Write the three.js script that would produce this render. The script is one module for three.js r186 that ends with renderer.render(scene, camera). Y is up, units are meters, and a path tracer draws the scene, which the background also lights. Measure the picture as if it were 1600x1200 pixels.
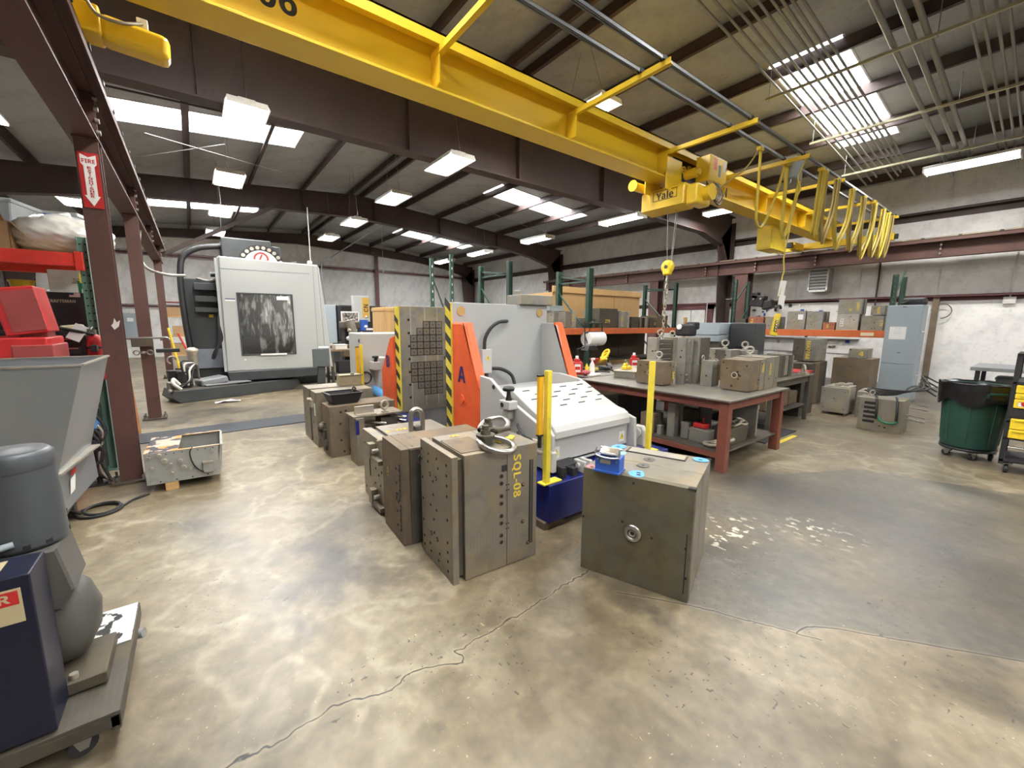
import * as THREE from 'three';
import { mergeGeometries } from 'three/addons/utils/BufferGeometryUtils.js';
import { RoundedBoxGeometry } from 'three/addons/geometries/RoundedBoxGeometry.js';
import { TextGeometry } from 'three/addons/geometries/TextGeometry.js';
import { FontLoader } from 'three/addons/loaders/FontLoader.js';
import { RectAreaLightUniformsLib } from 'three/addons/lights/RectAreaLightUniformsLib.js';

// ---------- camera, sky, exposure ----------
RectAreaLightUniformsLib.init();
const scene = new THREE.Scene();
const camera = new THREE.PerspectiveCamera(85.86, 1600 / 1200, 0.05, 120);
camera.position.set(0, 1.6, 0);
{ const f = new THREE.Vector3(0.601173, -0.147285, -0.785429), r = new THREE.Vector3(0.794604, 0.00584, 0.6071);
  camera.up.copy(new THREE.Vector3().crossVectors(r, f)); camera.lookAt(camera.position.clone().add(f)); }
scene.add(camera);
const SKY = 50, LAMP = 60, GLOW = 5;
scene.background = new THREE.Color(0.93, 0.97, 1.0); scene.backgroundIntensity = SKY;
const renderer = new THREE.WebGLRenderer({ antialias: true });
renderer.toneMapping = THREE.LinearToneMapping; renderer.toneMappingExposure = 1.1;
renderer.shadowMap.enabled = true;

// ---------- helpers ----------
let seed = 7; const rnd = () => { seed = (seed * 1664525 + 1013904223) % 4294967296; return seed / 4294967296; };
const rr = (a, b) => a + (b - a) * rnd();
const V = (x, y, z) => new THREE.Vector3(x, y, z), PI = Math.PI, D = PI / 180;
const font = await new FontLoader().loadAsync('fonts/droid/droid_sans_bold.typeface.json');
const E4 = new THREE.Matrix4(), EU = new THREE.Euler();
function xf(g, x = 0, y = 0, z = 0, rx = 0, ry = 0, rz = 0) { if (rx || ry || rz) g.applyMatrix4(E4.makeRotationFromEuler(EU.set(rx, ry, rz))); return g.translate(x, y, z); }
const box = (w, h, d, x, y, z, rx, ry, rz) => xf(new THREE.BoxGeometry(w, h, d), x, y, z, rx, ry, rz);
const bx = (x0, x1, y0, y1, z0, z1) => box(Math.abs(x1 - x0), Math.abs(y1 - y0), Math.abs(z1 - z0), (x0 + x1) / 2, (y0 + y1) / 2, (z0 + z1) / 2);
const rbox = (w, h, d, r, x, y, z, rx, ry, rz, s = 1) => xf(new RoundedBoxGeometry(w, h, d, s, r), x, y, z, rx, ry, rz);
const rbx = (x0, x1, y0, y1, z0, z1, r = 0.006) => rbox(Math.abs(x1 - x0), Math.abs(y1 - y0), Math.abs(z1 - z0), r, (x0 + x1) / 2, (y0 + y1) / 2, (z0 + z1) / 2);
const cyl = (r1, r2, h, x, y, z, rx, ry, rz, n = 18, open = false) => xf(new THREE.CylinderGeometry(r1, r2, h, n, 1, open), x, y, z, rx, ry, rz);
const sph = (r, x, y, z, n = 12) => new THREE.SphereGeometry(r, n, Math.max(6, n >> 1)).translate(x, y, z);
const tor = (R, r, x, y, z, rx, ry, rz, arc = 2 * PI, n = 20) => xf(new THREE.TorusGeometry(R, r, 8, n, arc), x, y, z, rx, ry, rz);
const lathe = (pts, n = 24, x = 0, y = 0, z = 0, rx, ry, rz) => xf(new THREE.LatheGeometry(pts.map(p => new THREE.Vector2(p[0], p[1])), n), x, y, z, rx, ry, rz);
const tube = (pts, r, seg = 24, rad = 8, closed = false) => new THREE.TubeGeometry(new THREE.CatmullRomCurve3(pts.map(p => V(...p)), closed), seg, r, rad, closed);
function rod(a, b, r, n = 10, r2 = r) { const A = V(...a), B = V(...b), d = B.clone().sub(A), g = new THREE.CylinderGeometry(r2, r, d.length(), n);
  g.applyQuaternion(new THREE.Quaternion().setFromUnitVectors(V(0, 1, 0), d.normalize())); return g.translate((a[0] + b[0]) / 2, (a[1] + b[1]) / 2, (a[2] + b[2]) / 2); }
function bar(a, b, w, h) { const A = V(...a), B = V(...b), d = B.clone().sub(A), g = new THREE.BoxGeometry(w, h, d.length()), m = new THREE.Matrix4().lookAt(V(0, 0, 0), d.clone().negate(), Math.abs(d.clone().normalize().y) > 0.99 ? V(0, 0, 1) : V(0, 1, 0));
  g.applyMatrix4(m); return g.translate((a[0] + b[0]) / 2, (a[1] + b[1]) / 2, (a[2] + b[2]) / 2); }
// polygon in XY swept along z from z0 to z1
function prism(pts, z0, z1, bev = 0, holes = []) { const s = new THREE.Shape(pts.map(p => new THREE.Vector2(p[0], p[1])));
  for (const h of holes) { const p = new THREE.Path(); p.absarc(h[0], h[1], h[2], 0, 2 * PI, true); s.holes.push(p); }
  return new THREE.ExtrudeGeometry(s, { depth: z1 - z0 - 2 * bev, bevelEnabled: bev > 0, bevelThickness: bev, bevelSize: bev, bevelOffset: -bev, bevelSegments: 1, curveSegments: 10, steps: 1 }).translate(0, 0, z0 + bev); }
const onX = g => g.rotateY(PI / 2);                 // prism drawn in (−z, y), swept along x
function quad(a, b, c, d) { const g = new THREE.BufferGeometry(); g.setAttribute('position', new THREE.Float32BufferAttribute([...a, ...b, ...c, ...a, ...c, ...d], 3)); g.computeVertexNormals(); return g; }
function text(s, size, depth = 0.002, { w, center = true } = {}) { const g = new TextGeometry(s, { font, size, depth, curveSegments: 3, bevelEnabled: false }); g.computeBoundingBox(); const b = g.boundingBox;
  if (center) g.translate(-(b.min.x + b.max.x) / 2, -(b.min.y + b.max.y) / 2, 0); if (w) g.scale(w / (b.max.x - b.min.x), 1, 1); return g; }
function boxUV(g) { const p = g.attributes.position, n = g.attributes.normal, uv = new Float32Array(p.count * 2);
  for (let i = 0; i < p.count; i += 3) { let ax = 0, ay = 0, az = 0; for (let k = 0; k < 3; k++) { ax += n.getX(i + k); ay += n.getY(i + k); az += n.getZ(i + k); } ax = Math.abs(ax); ay = Math.abs(ay); az = Math.abs(az);
    for (let k = i; k < i + 3; k++) { const x = p.getX(k), y = p.getY(k), z = p.getZ(k); if (ay >= ax && ay >= az) { uv[2 * k] = x; uv[2 * k + 1] = z; } else if (ax >= az) { uv[2 * k] = z; uv[2 * k + 1] = y; } else { uv[2 * k] = x; uv[2 * k + 1] = y; } } }
  g.setAttribute('uv', new THREE.BufferAttribute(uv, 2)); return g; }
function merged(geos) { const out = (Array.isArray(geos) ? geos.flat(3) : [geos]).map(g => { const t = g.index ? g.toNonIndexed() : g; for (const k of Object.keys(t.attributes)) if (k !== 'position' && k !== 'normal') t.deleteAttribute(k); return t; });
  return boxUV(out.length > 1 ? mergeGeometries(out) : out[0]); }
const used = new Map();
function numbered(name) { const n = used.get(name) ?? 0; used.set(name, n + 1); return n ? name + '_' + String(n).padStart(3, '0') : name; }
function mesh(name, geos, mat, parent, label) { const m = new THREE.Mesh(merged(geos), mat); m.name = parent ? name : numbered(name); m.castShadow = m.receiveShadow = true;
  if (label) m.userData.label = label; (parent ?? scene).add(m); return m; }
function thing(name, label, category, pos = [0, 0, 0], ry = 0, group) { const o = new THREE.Group(); o.name = numbered(name); o.position.set(...pos); o.rotation.y = ry; o.userData = { label, category }; if (group) o.userData.group = group; scene.add(o); return o; }
function single(name, label, category, geos, mat, pos, ry = 0, group) { const m = mesh(name, geos, mat); m.userData = { label, category }; if (group) m.userData.group = group; if (pos) m.position.set(...pos); m.rotation.y = ry; return m; }
function struct(name, geos, mat, label, parent) { const m = mesh(name, geos, mat, parent); if (!parent) m.userData.kind = 'structure'; if (label) m.userData.label = label; return m; }
function sgroup(name, label, pos = [0, 0, 0]) { const o = new THREE.Group(); o.name = name.match(/_\d+$|^(floor|ceiling|wall_|baseboard)/) ? name : numbered(name); o.userData = { kind: 'structure', label }; o.position.set(...pos); scene.add(o); return o; }
function copy(o, label, pos, ry, group) { const c = o.clone(); c.name = numbered(o.name.replace(/_\d\d\d$/, '')); c.userData = { ...o.userData }; if (label) c.userData.label = label; if (group) c.userData.group = group; if (pos) c.position.set(...pos); if (ry !== undefined) c.rotation.y = ry; scene.add(c); return c; }

// ---------- noise and procedural textures ----------
function hash(x, y, s) { let h = Math.imul(x, 374761393) ^ Math.imul(y, 668265263) ^ Math.imul(s, 2147483647 - 1640531527); h = Math.imul(h ^ (h >>> 13), 1274126177); return ((h ^ (h >>> 16)) >>> 0) / 4294967296; }
function vn(x, y, s, per = 0) { let xi = Math.floor(x), yi = Math.floor(y); const fx = x - xi, fy = y - yi, u = fx * fx * (3 - 2 * fx), v = fy * fy * (3 - 2 * fy); let x1 = xi + 1, y1 = yi + 1;
  if (per) { xi = ((xi % per) + per) % per; yi = ((yi % per) + per) % per; x1 = ((x1 % per) + per) % per; y1 = ((y1 % per) + per) % per; }
  const a = hash(xi, yi, s), b = hash(x1, yi, s), c = hash(xi, y1, s), d = hash(x1, y1, s); return a + (b - a) * u + (c - a) * v + (a - b - c + d) * u * v; }
function fbm(x, y, s, oct = 4, per = 0) { let a = 0.5, t = 0, w = 0; for (let i = 0; i < oct; i++) { t += a * vn(x, y, s + i * 17, per); w += a; a *= 0.5; x *= 2; y *= 2; per *= 2; } return t / w; }
const clamp = (v, a = 0, b = 1) => Math.min(b, Math.max(a, v)), sm = (a, b, v) => { v = clamp((v - a) / (b - a)); return v * v * (3 - 2 * v); }, mix = (a, b, t) => a + (b - a) * t;
function tex(w, h, fn, srgb = true, rep = 1, repY = rep) { const d = new Uint8Array(w * h * 4); for (let j = 0; j < h; j++) for (let i = 0; i < w; i++) { const c = fn(i / w, j / h), k = (j * w + i) * 4; if (typeof c === 'number') d[k] = d[k + 1] = d[k + 2] = clamp(c) * 255; else { d[k] = clamp(c[0]) * 255; d[k + 1] = clamp(c[1]) * 255; d[k + 2] = clamp(c[2]) * 255; } d[k + 3] = 255; }
  const t = new THREE.DataTexture(d, w, h); t.wrapS = t.wrapT = THREE.RepeatWrapping; t.magFilter = THREE.LinearFilter; t.minFilter = THREE.LinearMipmapLinearFilter; t.generateMipmaps = true; if (srgb) t.colorSpace = THREE.SRGBColorSpace; t.repeat.set(rep, repY); t.needsUpdate = true; return t; }
const std = (c, rough, metal = 0, extra = {}) => new THREE.MeshStandardMaterial({ color: c, roughness: rough, metalness: metal, side: THREE.DoubleSide, ...extra });
const L = (r, g, b) => new THREE.Color().setRGB(r, g, b);
// grime: white base with a soft multiplier so one set of maps serves many paints
const grimeT = tex(512, 512, (u, v) => { const n = fbm(u * 6, v * 6, 3, 5, 6), m = fbm(u * 24, v * 24, 9, 3, 24); const k = 0.93 + 0.07 * sm(0.25, 0.6, n) - 0.05 * sm(0.62, 0.8, m); return [k, k * 0.995, k * 0.985]; }, true, 0.8);
const roughT = tex(512, 512, (u, v) => 0.62 + 0.45 * (fbm(u * 8, v * 8, 21, 5, 8) - 0.3), false, 1.3);
const fineT = tex(512, 512, (u, v) => fbm(u * 64, v * 64, 5, 3, 64), false, 2);
// machined steel: brushed streaks, tarnish, oil
const steelT = (s, streak) => tex(1024, 1024, (u, v) => { const n = fbm(u * 4, v * 4, s, 6, 4), b = fbm(u * 10, v * 10, s + 40, 4, 10), st = fbm(u * 160, v * 4, s + 3, 2, 4) * streak + fbm(u * 4, v * 220, s + 8, 2, 4) * streak;
  let k = 0.9 + 0.16 * (n - 0.5) + 0.07 * (st - streak); k -= 0.08 * sm(0.45, 0.85, b); const w = sm(0.5, 0.7, fbm(u * 6, v * 6, s + 77, 4, 6)); return [k * (1 + 0.05 * w), k * (0.985 + 0.015 * w), k * (0.95 - 0.06 * w)]; }, true, 1.1);
const steelA = steelT(31, 0.6), steelB = steelT(131, 0.25);
const steelR = tex(512, 512, (u, v) => 0.55 + 0.6 * (fbm(u * 7, v * 7, 61, 5, 7) - 0.45) + 0.1 * fbm(u * 4, v * 120, 62, 2, 4), false, 1.1);
const metal = (c, rough, map = steelA, metalness = 0.5) => std(c, rough, metalness, { map });
const paint = (c, rough = 0.5, extra = {}) => std(c, rough, 0, { map: grimeT, ...extra });
const M = {
  steel: metal(L(0.31, 0.287, 0.25), 0.48), steelDark: metal(L(0.12, 0.11, 0.095), 0.62), steelBright: metal(L(0.5, 0.485, 0.455), 0.46), steelBrown: metal(L(0.22, 0.175, 0.13), 0.7, steelB), steelBrown2: metal(L(0.22, 0.19, 0.165), 0.65, steelB), steelGrey: metal(L(0.33, 0.325, 0.31), 0.6, steelB, 0.6),
  chrome: std(L(0.72, 0.72, 0.7), 0.2, 1), hardware: std(L(0.3, 0.29, 0.27), 0.38, 1), hole: std(L(0.012, 0.011, 0.01), 0.8), black: std(L(0.014, 0.014, 0.015), 0.5), rubber: std(L(0.018, 0.018, 0.018), 0.7), blackGloss: std(L(0.012, 0.012, 0.013), 0.28),
  primer: paint(L(0.085, 0.037, 0.028), 0.62), primerDark: paint(L(0.062, 0.036, 0.031), 0.6), tableRed: paint(L(0.17, 0.052, 0.032), 0.5), maroon: paint(L(0.11, 0.035, 0.036), 0.55),
  craneYellow: std(L(0.78, 0.52, 0.025), 0.34), curtainYellow: paint(L(0.84, 0.68, 0.06), 0.42), sensorYellow: paint(L(0.9, 0.5, 0.02), 0.4), stencil: std(L(0.72, 0.52, 0.06), 0.8), stencilDark: std(L(0.42, 0.33, 0.06), 0.8), ink: std(L(0.02, 0.018, 0.018), 0.7),
  machineWhite: std(L(0.52, 0.52, 0.5), 0.36), machineGrey: std(L(0.4, 0.41, 0.4), 0.4), orangeRed: paint(L(0.82, 0.12, 0.03), 0.42), blue: paint(L(0.008, 0.014, 0.13), 0.3), royal: paint(L(0.02, 0.09, 0.42), 0.35), cartBlue: paint(L(0.004, 0.006, 0.022), 0.42), skyBlue: paint(L(0.09, 0.3, 0.62), 0.35), tape: std(L(0.12, 0.36, 0.85), 0.75), tapePink: std(L(0.6, 0.2, 0.22), 0.8), tapeGreen: std(L(0.25, 0.6, 0.45), 0.8),
  rackGreen: paint(L(0.022, 0.06, 0.042), 0.5), rackTeal: paint(L(0.13, 0.24, 0.2), 0.5), rackOrange: paint(L(0.5, 0.11, 0.025), 0.5), rackRed: paint(L(0.72, 0.045, 0.03), 0.4), red: paint(L(0.5, 0.022, 0.022), 0.38), redDull: paint(L(0.3, 0.05, 0.045), 0.5),
  cncDark: paint(L(0.04, 0.046, 0.048), 0.5), cncLight: std(L(0.42, 0.435, 0.42), 0.4), cabinetGrey: std(L(0.3, 0.345, 0.37), 0.6), galv: std(L(0.42, 0.45, 0.47), 0.34, 0.65), motorGrey: paint(L(0.06, 0.068, 0.076), 0.4), castGrey: paint(L(0.085, 0.082, 0.075), 0.5),  // castGrey lowered so the shade around the dolly sits in its colour
  white: paint(L(0.78, 0.78, 0.76), 0.6), paper: std(L(0.82, 0.82, 0.8), 0.85), wood: std(L(0.55, 0.34, 0.14), 0.7), plywood: null, cardboard: paint(L(0.42, 0.27, 0.14), 0.85), canGreen: paint(L(0.009, 0.05, 0.036), 0.5), bag: std(L(0.009, 0.009, 0.01), 0.26), toolYellow: paint(L(0.85, 0.62, 0.03), 0.4), greyPlastic: paint(L(0.2, 0.21, 0.22), 0.5), green: paint(L(0.01, 0.14, 0.07), 0.4), brass: std(L(0.62, 0.42, 0.16), 0.4, 0.8),
  conduit: std(L(0.3, 0.29, 0.26), 0.5, 0.6), strut: std(L(0.5, 0.47, 0.32), 0.5, 0.4), cableYellow: paint(L(0.62, 0.47, 0.06), 0.6), cableTan: paint(L(0.36, 0.27, 0.08), 0.6), skinWhite: std(L(0.75, 0.74, 0.7), 0.75, 0, { map: grimeT }),
};
{ const g = tex(512, 512, (u, v) => { const r = fbm(u * 24, v * 3, 11, 4, 3), k = 0.9 + 0.14 * (r - 0.5); return [k, k * 0.97, k * 0.9]; }, true, 0.5);
  M.plywood = std(L(0.62, 0.41, 0.2), 0.7, 0, { map: g }); M.wood.map = grimeT; }
// ---------- the building ----------
const XW = 15.2, XL = -5.6, ZB = -24.1, ZF = 10.0, XR = 5.0, RIDGE = 6.2, SL = 1 / 12, roofY = x => RIDGE - Math.abs(x - XR) * SL;
// floor: sealed, worn concrete
const poly = [[2.1, -1.08], [2.24, -0.88], [2.38, -0.63], [2.58, -0.52], [2.8, -0.22], [3.04, 0.1], [3.4, 0.7], [6.4, 0.9], [6.2, 0.2], [5.99, -0.49], [5.77, -1.17], [5.03, -1.54], [4.31, -1.95], [2.9, -2.1], [2.0, -1.9]];
function inPoly(x, z) { let s = false; for (let i = 0, j = poly.length - 1; i < poly.length; j = i++) { const [xi, zi] = poly[i], [xj, zj] = poly[j]; if ((zi > z) !== (zj > z) && x < (xj - xi) * (z - zi) / (zj - zi) + xi) s = !s; } return s; }
function segD(x, z, pts) { let best = 9; for (let i = 0; i < pts.length - 1; i++) { const [ax, az] = pts[i], [bx_, bz] = pts[i + 1], dx = bx_ - ax, dz = bz - az, t = clamp(((x - ax) * dx + (z - az) * dz) / (dx * dx + dz * dz)), d = Math.hypot(x - ax - t * dx, z - az - t * dz); if (d < best) best = d; } return best; }
const crack1 = [[-1.4, -1.62], [-0.4, -1.66], [-0.03, -1.63], [0.16, -1.64], [0.33, -1.65], [0.53, -1.6], [0.68, -1.61], [0.87, -1.535], [0.89, -1.6], [1.11, -1.61], [1.4, -1.64], [1.83, -1.67], [2.1, -1.7]], crack2 = [[1.9, -1.4], [2.12, -1.1], [2.24, -0.88], [2.42, -0.54]], crack3 = [[2.38, -0.63], [2.5, -0.6], [2.58, -0.52], [2.8, -0.22], [3.04, 0.1], [3.4, 0.7]];
function floorAt(x, z, fine) {
  const wx = x + 0.25 * (fbm(x * 2, z * 2, 301, 3) - 0.5), wz = z + 0.25 * (fbm(x * 2, z * 2, 302, 3) - 0.5);
  const big = fbm(x * 0.35, z * 0.35, 303, 3), mid = fbm(wx * 1.5, wz * 1.5, 304, 5), sc = fbm(wx * 4.2, wz * 4.2, 305, 5);
  let r = 0.46, g = 0.405, b = 0.30; const lift = 0.85 + 0.3 * (big - 0.5); r *= lift; g *= lift; b *= lift;
  const sc2 = fbm(wx * 9, wz * 9, 306, 4), pale = sm(0.2, 0.85, mid) * 0.6 + 0.5 * sm(0.3, 0.75, sc) + 0.45 * sm(0.35, 0.72, sc2) - 0.3; r = mix(r, 0.55, pale * 0.6); g = mix(g, 0.51, pale * 0.6); b = mix(b, 0.42, pale * 0.6);
  const brown = sm(0.35, 0.85, fbm(wx * 1.3 + 9, wz * 1.3, 307, 5)) * 0.8; const rid = 1 - Math.abs(2 * fbm(wx * 2.2 + 3, wz * 2.2, 341, 5) - 1), wisp = sm(0.84, 0.99, rid) * sm(0.4, 0.6, big) * 0.5; r = mix(r, 0.62, wisp); g = mix(g, 0.58, wisp); b = mix(b, 0.48, wisp); const scuff = sm(0.5, 0.9, fbm(x * 3.1 + 7, z * 2.3, 343, 5)) * 0.4; r *= 1 - scuff; g *= 1 - scuff; b *= 1 - 0.9 * scuff; r *= 1 - 0.14 * brown; g *= 1 - 0.165 * brown; b *= 1 - 0.2 * brown;
  if (x > 1.8 && z > -2.3 && inPoly(x + 0.05 * (sc - 0.5), z + 0.05 * (mid - 0.5))) { const w = sm(0.45, 0.75, fbm(wx * 2.2, wz * 2.2, 311, 5)); const k = 1 - 0.6 * w; r = mix(r, 0.30, 0.78 * k); g = mix(g, 0.285, 0.78 * k); b = mix(b, 0.245, 0.78 * k); if (fine) { const wh = sm(0.62, 0.72, fbm(x * 26, z * 18, 313, 4)) * Math.max(sm(0.55, 0.1, Math.hypot((x - 3.15) * 0.9, (z + 1.35) * 1.4)), sm(0.4, 0.05, Math.hypot((x - 3.75) * 1.1, z + 0.95))); r = mix(r, 0.78, wh); g = mix(g, 0.75, wh); b = mix(b, 0.65, wh); } }
  const grimeDark = sm(0.35, 0.95, fbm(x * 0.9 + 40, z * 0.9, 317, 5)) * 0.4 + sm(8, 14, x) * 0.22 + sm(0, 1, (z + 1.9) / -3) * sm(3.5, 5, x) * 0.25; r *= 1 - grimeDark; g *= 1 - grimeDark; b *= 1 - 0.95 * grimeDark;  // random grime, grimier near the wall, and darker from the benches back
  if (fine) { const sp = vn(x * 60, z * 60, 321), cl = vn(x * 3, z * 3, 322); if (sp > 0.93 && cl > 0.55) { r *= 0.55; g *= 0.55; b *= 0.55; }
    const sw = vn(x * 120 + z * 40, z * 60 - x * 20, 323), cw = vn(x * 1.7, z * 1.7, 324); if (sw > 0.965 && cw > 0.6) { r = mix(r, 0.75, 0.5); g = mix(g, 0.72, 0.5); b = mix(b, 0.6, 0.5); }
    const n = (fbm(x * 22, z * 22, 325, 4) - 0.5) * 0.3; r += n * r; g += n * g; b += n * b; }
  if (x > -1.6 && x < 3.6 && z > -1.9 && z < 0.9) { const j = 0.03 * (fbm(x * 9, z * 9, 331, 4) - 0.5) * 2 + 0.012 * (vn(x * 40, z * 40, 332) - 0.5), cd = Math.min(segD(x + j, z + j, crack1), segD(x + j, z + j, crack2), segD(x + j, z + j, crack3)); if (cd < 0.0045) { const k = 0.22 + 0.78 * sm(0.0012, 0.0045, cd); r *= k; g *= k; b *= k; } else if (cd < 0.025) { const k = sm(0.025, 0.0045, cd) * 0.2; r = mix(r, 0.66, k); g = mix(g, 0.6, k); b = mix(b, 0.48, k); } }
  return [r * 1.12, g * 1.13, b * 1.17]; }
function floorMap(x0, x1, z0, z1, n, m, fine) { return tex(n, m, (u, v) => floorAt(mix(x0, x1, u), mix(z0, z1, v), fine), true, 1); }
function floorMat(x0, x1, z0, z1, n, m, fine) { const map = floorMap(x0, x1, z0, z1, n, m, fine); map.wrapS = map.wrapT = THREE.ClampToEdgeWrapping; map.repeat.set(1 / (x1 - x0), 1 / (z1 - z0)); map.offset.set(-x0 / (x1 - x0), -z0 / (z1 - z0));
  return new THREE.MeshPhysicalMaterial({ color: 0xffffff, map, roughness: 0.46, bumpMap: floorBump, bumpScale: 0.0011, clearcoat: 0.3, clearcoatRoughness: 0.34, side: THREE.DoubleSide }); }
const floorRough = tex(1024, 1024, (u, v) => 0.45 + 1.1 * (fbm(u * 9, v * 9, 71, 6, 9) - 0.38), false, 0.4), floorBump = tex(1024, 1024, (u, v) => clamp(0.5 + 1.6 * (fbm(u * 36, v * 36, 85, 4, 36) - 0.5)), false, 0.5);
{ const F = sgroup('floor', 'sealed tan concrete shop floor with cracks and worn patches');
  const zones = [[-1.5, 2.5, -4, 0.4, 1792, 1920, true], [2.5, 7, -4, 1.2, 1792, 1920, true], [-1.5, 7, -9, -4, 1536, 1024, true], [-6, -1.5, -24.6, 10.4, 256, 1024, false], [7, 15.6, -24.6, 10.4, 512, 1280, false], [-1.5, 7, -24.6, -9, 768, 1024, false], [-1.5, 2.5, 0.4, 10.4, 128, 256, false], [2.5, 7, 1.2, 10.4, 128, 256, false]];
  for (const z of zones) struct('concrete_slab', bx(z[0], z[1], -0.3, 0, z[2], z[3]), floorMat(...z), undefined, F); }
// walls: metal building lined with white vinyl-faced insulation
const wallMat = std(L(0.86, 0.86, 0.85), 0.5, 0, { map: grimeT }), roofMat = std(L(0.385, 0.395, 0.40), 0.6, 0, { map: grimeT });
function pillow(w, h, bulge, nx = 8, ny = 5, s = 0) { const g = new THREE.PlaneGeometry(w, h, nx, ny), p = g.attributes.position; for (let i = 0; i < p.count; i++) { const u = p.getX(i) / w + 0.5, v = p.getY(i) / h + 0.5; p.setZ(i, bulge * Math.pow(Math.max(0, 4 * u * (1 - u)), 0.35) * Math.pow(Math.max(0, 4 * v * (1 - v)), 0.3) * (0.6 + 0.8 * fbm(u * 3 + s, v * 4, 91, 3))); } g.computeVertexNormals(); return g; }
const shell = [['wall_back', bx(XL - 0.3, XW + 0.3, 0, 6.6, ZB - 0.3, ZB)], ['wall_front', bx(XL - 0.3, XW + 0.3, 0, 6.6, ZF, ZF + 0.3)], ['wall_right', bx(XW, XW + 0.3, 0, 6.6, ZB, ZF)], ['wall_left', bx(XL - 0.3, XL, 0, 6.6, ZB, ZF)]];
const W = {}; for (const [n, g] of shell) { W[n] = sgroup(n, { wall_back: 'far end wall of white quilted insulation and maroon girts', wall_front: 'white end wall behind the camera', wall_right: 'long side wall of white insulation above stained panels', wall_left: 'side wall of white insulation behind the pallet rack' }[n]); struct('metal_sheeting', g, wallMat, undefined, W[n]); }
const bandsB = [[0, 2.15], [2.25, 4.4], [4.5, 6.2]], bandsR = [[0, 2.2], [2.35, 4.25], [4.45, 5.4]];
{ const stripB = (bandsB.map((b, k) => pillow(1.68, b[1] - b[0], 0.05, 8, 5, k * 5))).map(merged), stripR = bandsR.map((b, k) => pillow(1.56, b[1] - b[0], 0.045, 8, 5, k * 7 + 2)).map(merged);
  const put = (g, par, x, y, z, ry) => { const m = new THREE.Mesh(g, wallMat); m.name = 'insulation_panel'; m.castShadow = m.receiveShadow = true; m.position.set(x, y, z); m.rotation.y = ry; par.add(m); };
  bandsB.forEach((b, k) => { for (let x = XL + 0.85; x < XW; x += 1.7) put(stripB[k], W.wall_back, x, (b[0] + b[1]) / 2, ZB + 0.012, 0); });
  bandsR.forEach((b, k) => { for (let z = ZB + 0.8; z < 2; z += 1.58) put(stripR[k], W.wall_right, XW - 0.012, (b[0] + b[1]) / 2, z, -PI / 2); });
  bandsR.forEach((b, k) => { for (let z = ZB + 0.8; z < -3; z += 1.58) put(stripR[k], W.wall_left, XL + 0.012, (b[0] + b[1]) / 2, z, PI / 2); }); }
for (const y of [2.2, 4.45]) { struct('girt', [bx(XL, XW, y - 0.09, y + 0.09, ZB, ZB + 0.012), bx(XL, XW, y + 0.078, y + 0.09, ZB, ZB + 0.09), bx(XL, XW, y - 0.09, y - 0.078, ZB, ZB + 0.09)], M.maroon, 'maroon horizontal girt on the far end wall'); }
for (const [y, h] of [[2.28, 0.07], [4.35, 0.1]]) struct('girt', [bx(XW - 0.02, XW, y - h, y + h, ZB, ZF), bx(XW - 0.2, XW, y + h - 0.012, y + h, ZB, ZF), bx(XW - 0.2, XW - 0.185, y + h - 0.05, y + h, ZB, ZF)], y < 3 ? M.maroon : M.primerDark, 'dark horizontal girt along the long side wall');
for (const x of [1.8, 8.55, XW - 0.25]) struct('end_wall_column', [bx(x - 0.1, x + 0.1, 0, roofY(x) - 0.3, ZB, ZB + 0.015), bx(x - 0.1, x + 0.1, 0, roofY(x) - 0.3, ZB + 0.185, ZB + 0.2), bx(x - 0.006, x + 0.006, 0, roofY(x) - 0.3, ZB, ZB + 0.2)], M.maroon, 'maroon steel column on the far end wall');
// roof with translucent skylight strips
const SKZ = [[-12.4, -11.25], [-20.5, -19.35], [-3.55, -2.5], [4.6, 5.7]], SKX = [[8.2, 12.2], [-2.2 + 1.1, 2.45]];
{ const C = sgroup('ceiling', 'sloping roof lined with pale insulation between dark purlins');
  const slab = (x0, x1, z0, z1) => { const y0 = roofY(x0) + 0, y1 = roofY(x1); return prism([[x0, y0 + 0.02], [x1, y1 + 0.02], [x1, y1 + 0.16], [x0, y0 + 0.16]], z0, z1); };
  const zs = [ZB - 0.3, ...SKZ.flat().sort((a, b) => a - b), ZF + 0.3];
  for (let i = 0; i < zs.length - 1; i++) { const lit = i % 2 === 1, xs = lit ? [[XL - 0.3, SKX[1][0]], [SKX[1][1], XR], [XR, SKX[0][0]], [SKX[0][1], XW + 0.3]] : [[XL - 0.3, XR], [XR, XW + 0.3]]; for (const [a, b] of xs) struct('roof_panel', slab(a, b, zs[i], zs[i + 1]), roofMat, undefined, C); }
  const skyMat = new THREE.MeshPhysicalMaterial({ color: 0xffffff, transmission: 0.75, thickness: 0, roughness: 0.9, side: THREE.DoubleSide }); let n = 1;
  for (const [z0, z1] of SKZ) for (const [x0, x1] of SKX) { const g = sgroup('window_' + n++, 'translucent skylight strip set flush in the sloping roof'); const k = 3; for (let i = 0; i < k; i++) { const a = mix(x0, x1, i / k), b = mix(x0, x1, (i + 1) / k); const ya = roofY(a) + 0.08, yb = roofY(b) + 0.08; struct('pane', quad([a, ya, z1], [b, yb, z1], [b, yb, z0], [a, ya, z0]), skyMat, undefined, g); }
    struct('frame', [bar([x0, roofY(x0) + 0.03, z0], [x1, roofY(x1) + 0.03, z0], 0.03, 0.06), bar([x0, roofY(x0) + 0.03, z1], [x1, roofY(x1) + 0.03, z1], 0.03, 0.06)], M.white, undefined, g); } }
const purX = [4.8, 5.2]; for (let k = 1; k <= 6; k++) { purX.push(5.2 + 1.525 * k, 4.8 - 1.525 * k); } purX.push(4.8 - 1.525 * 6.7);
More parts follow.
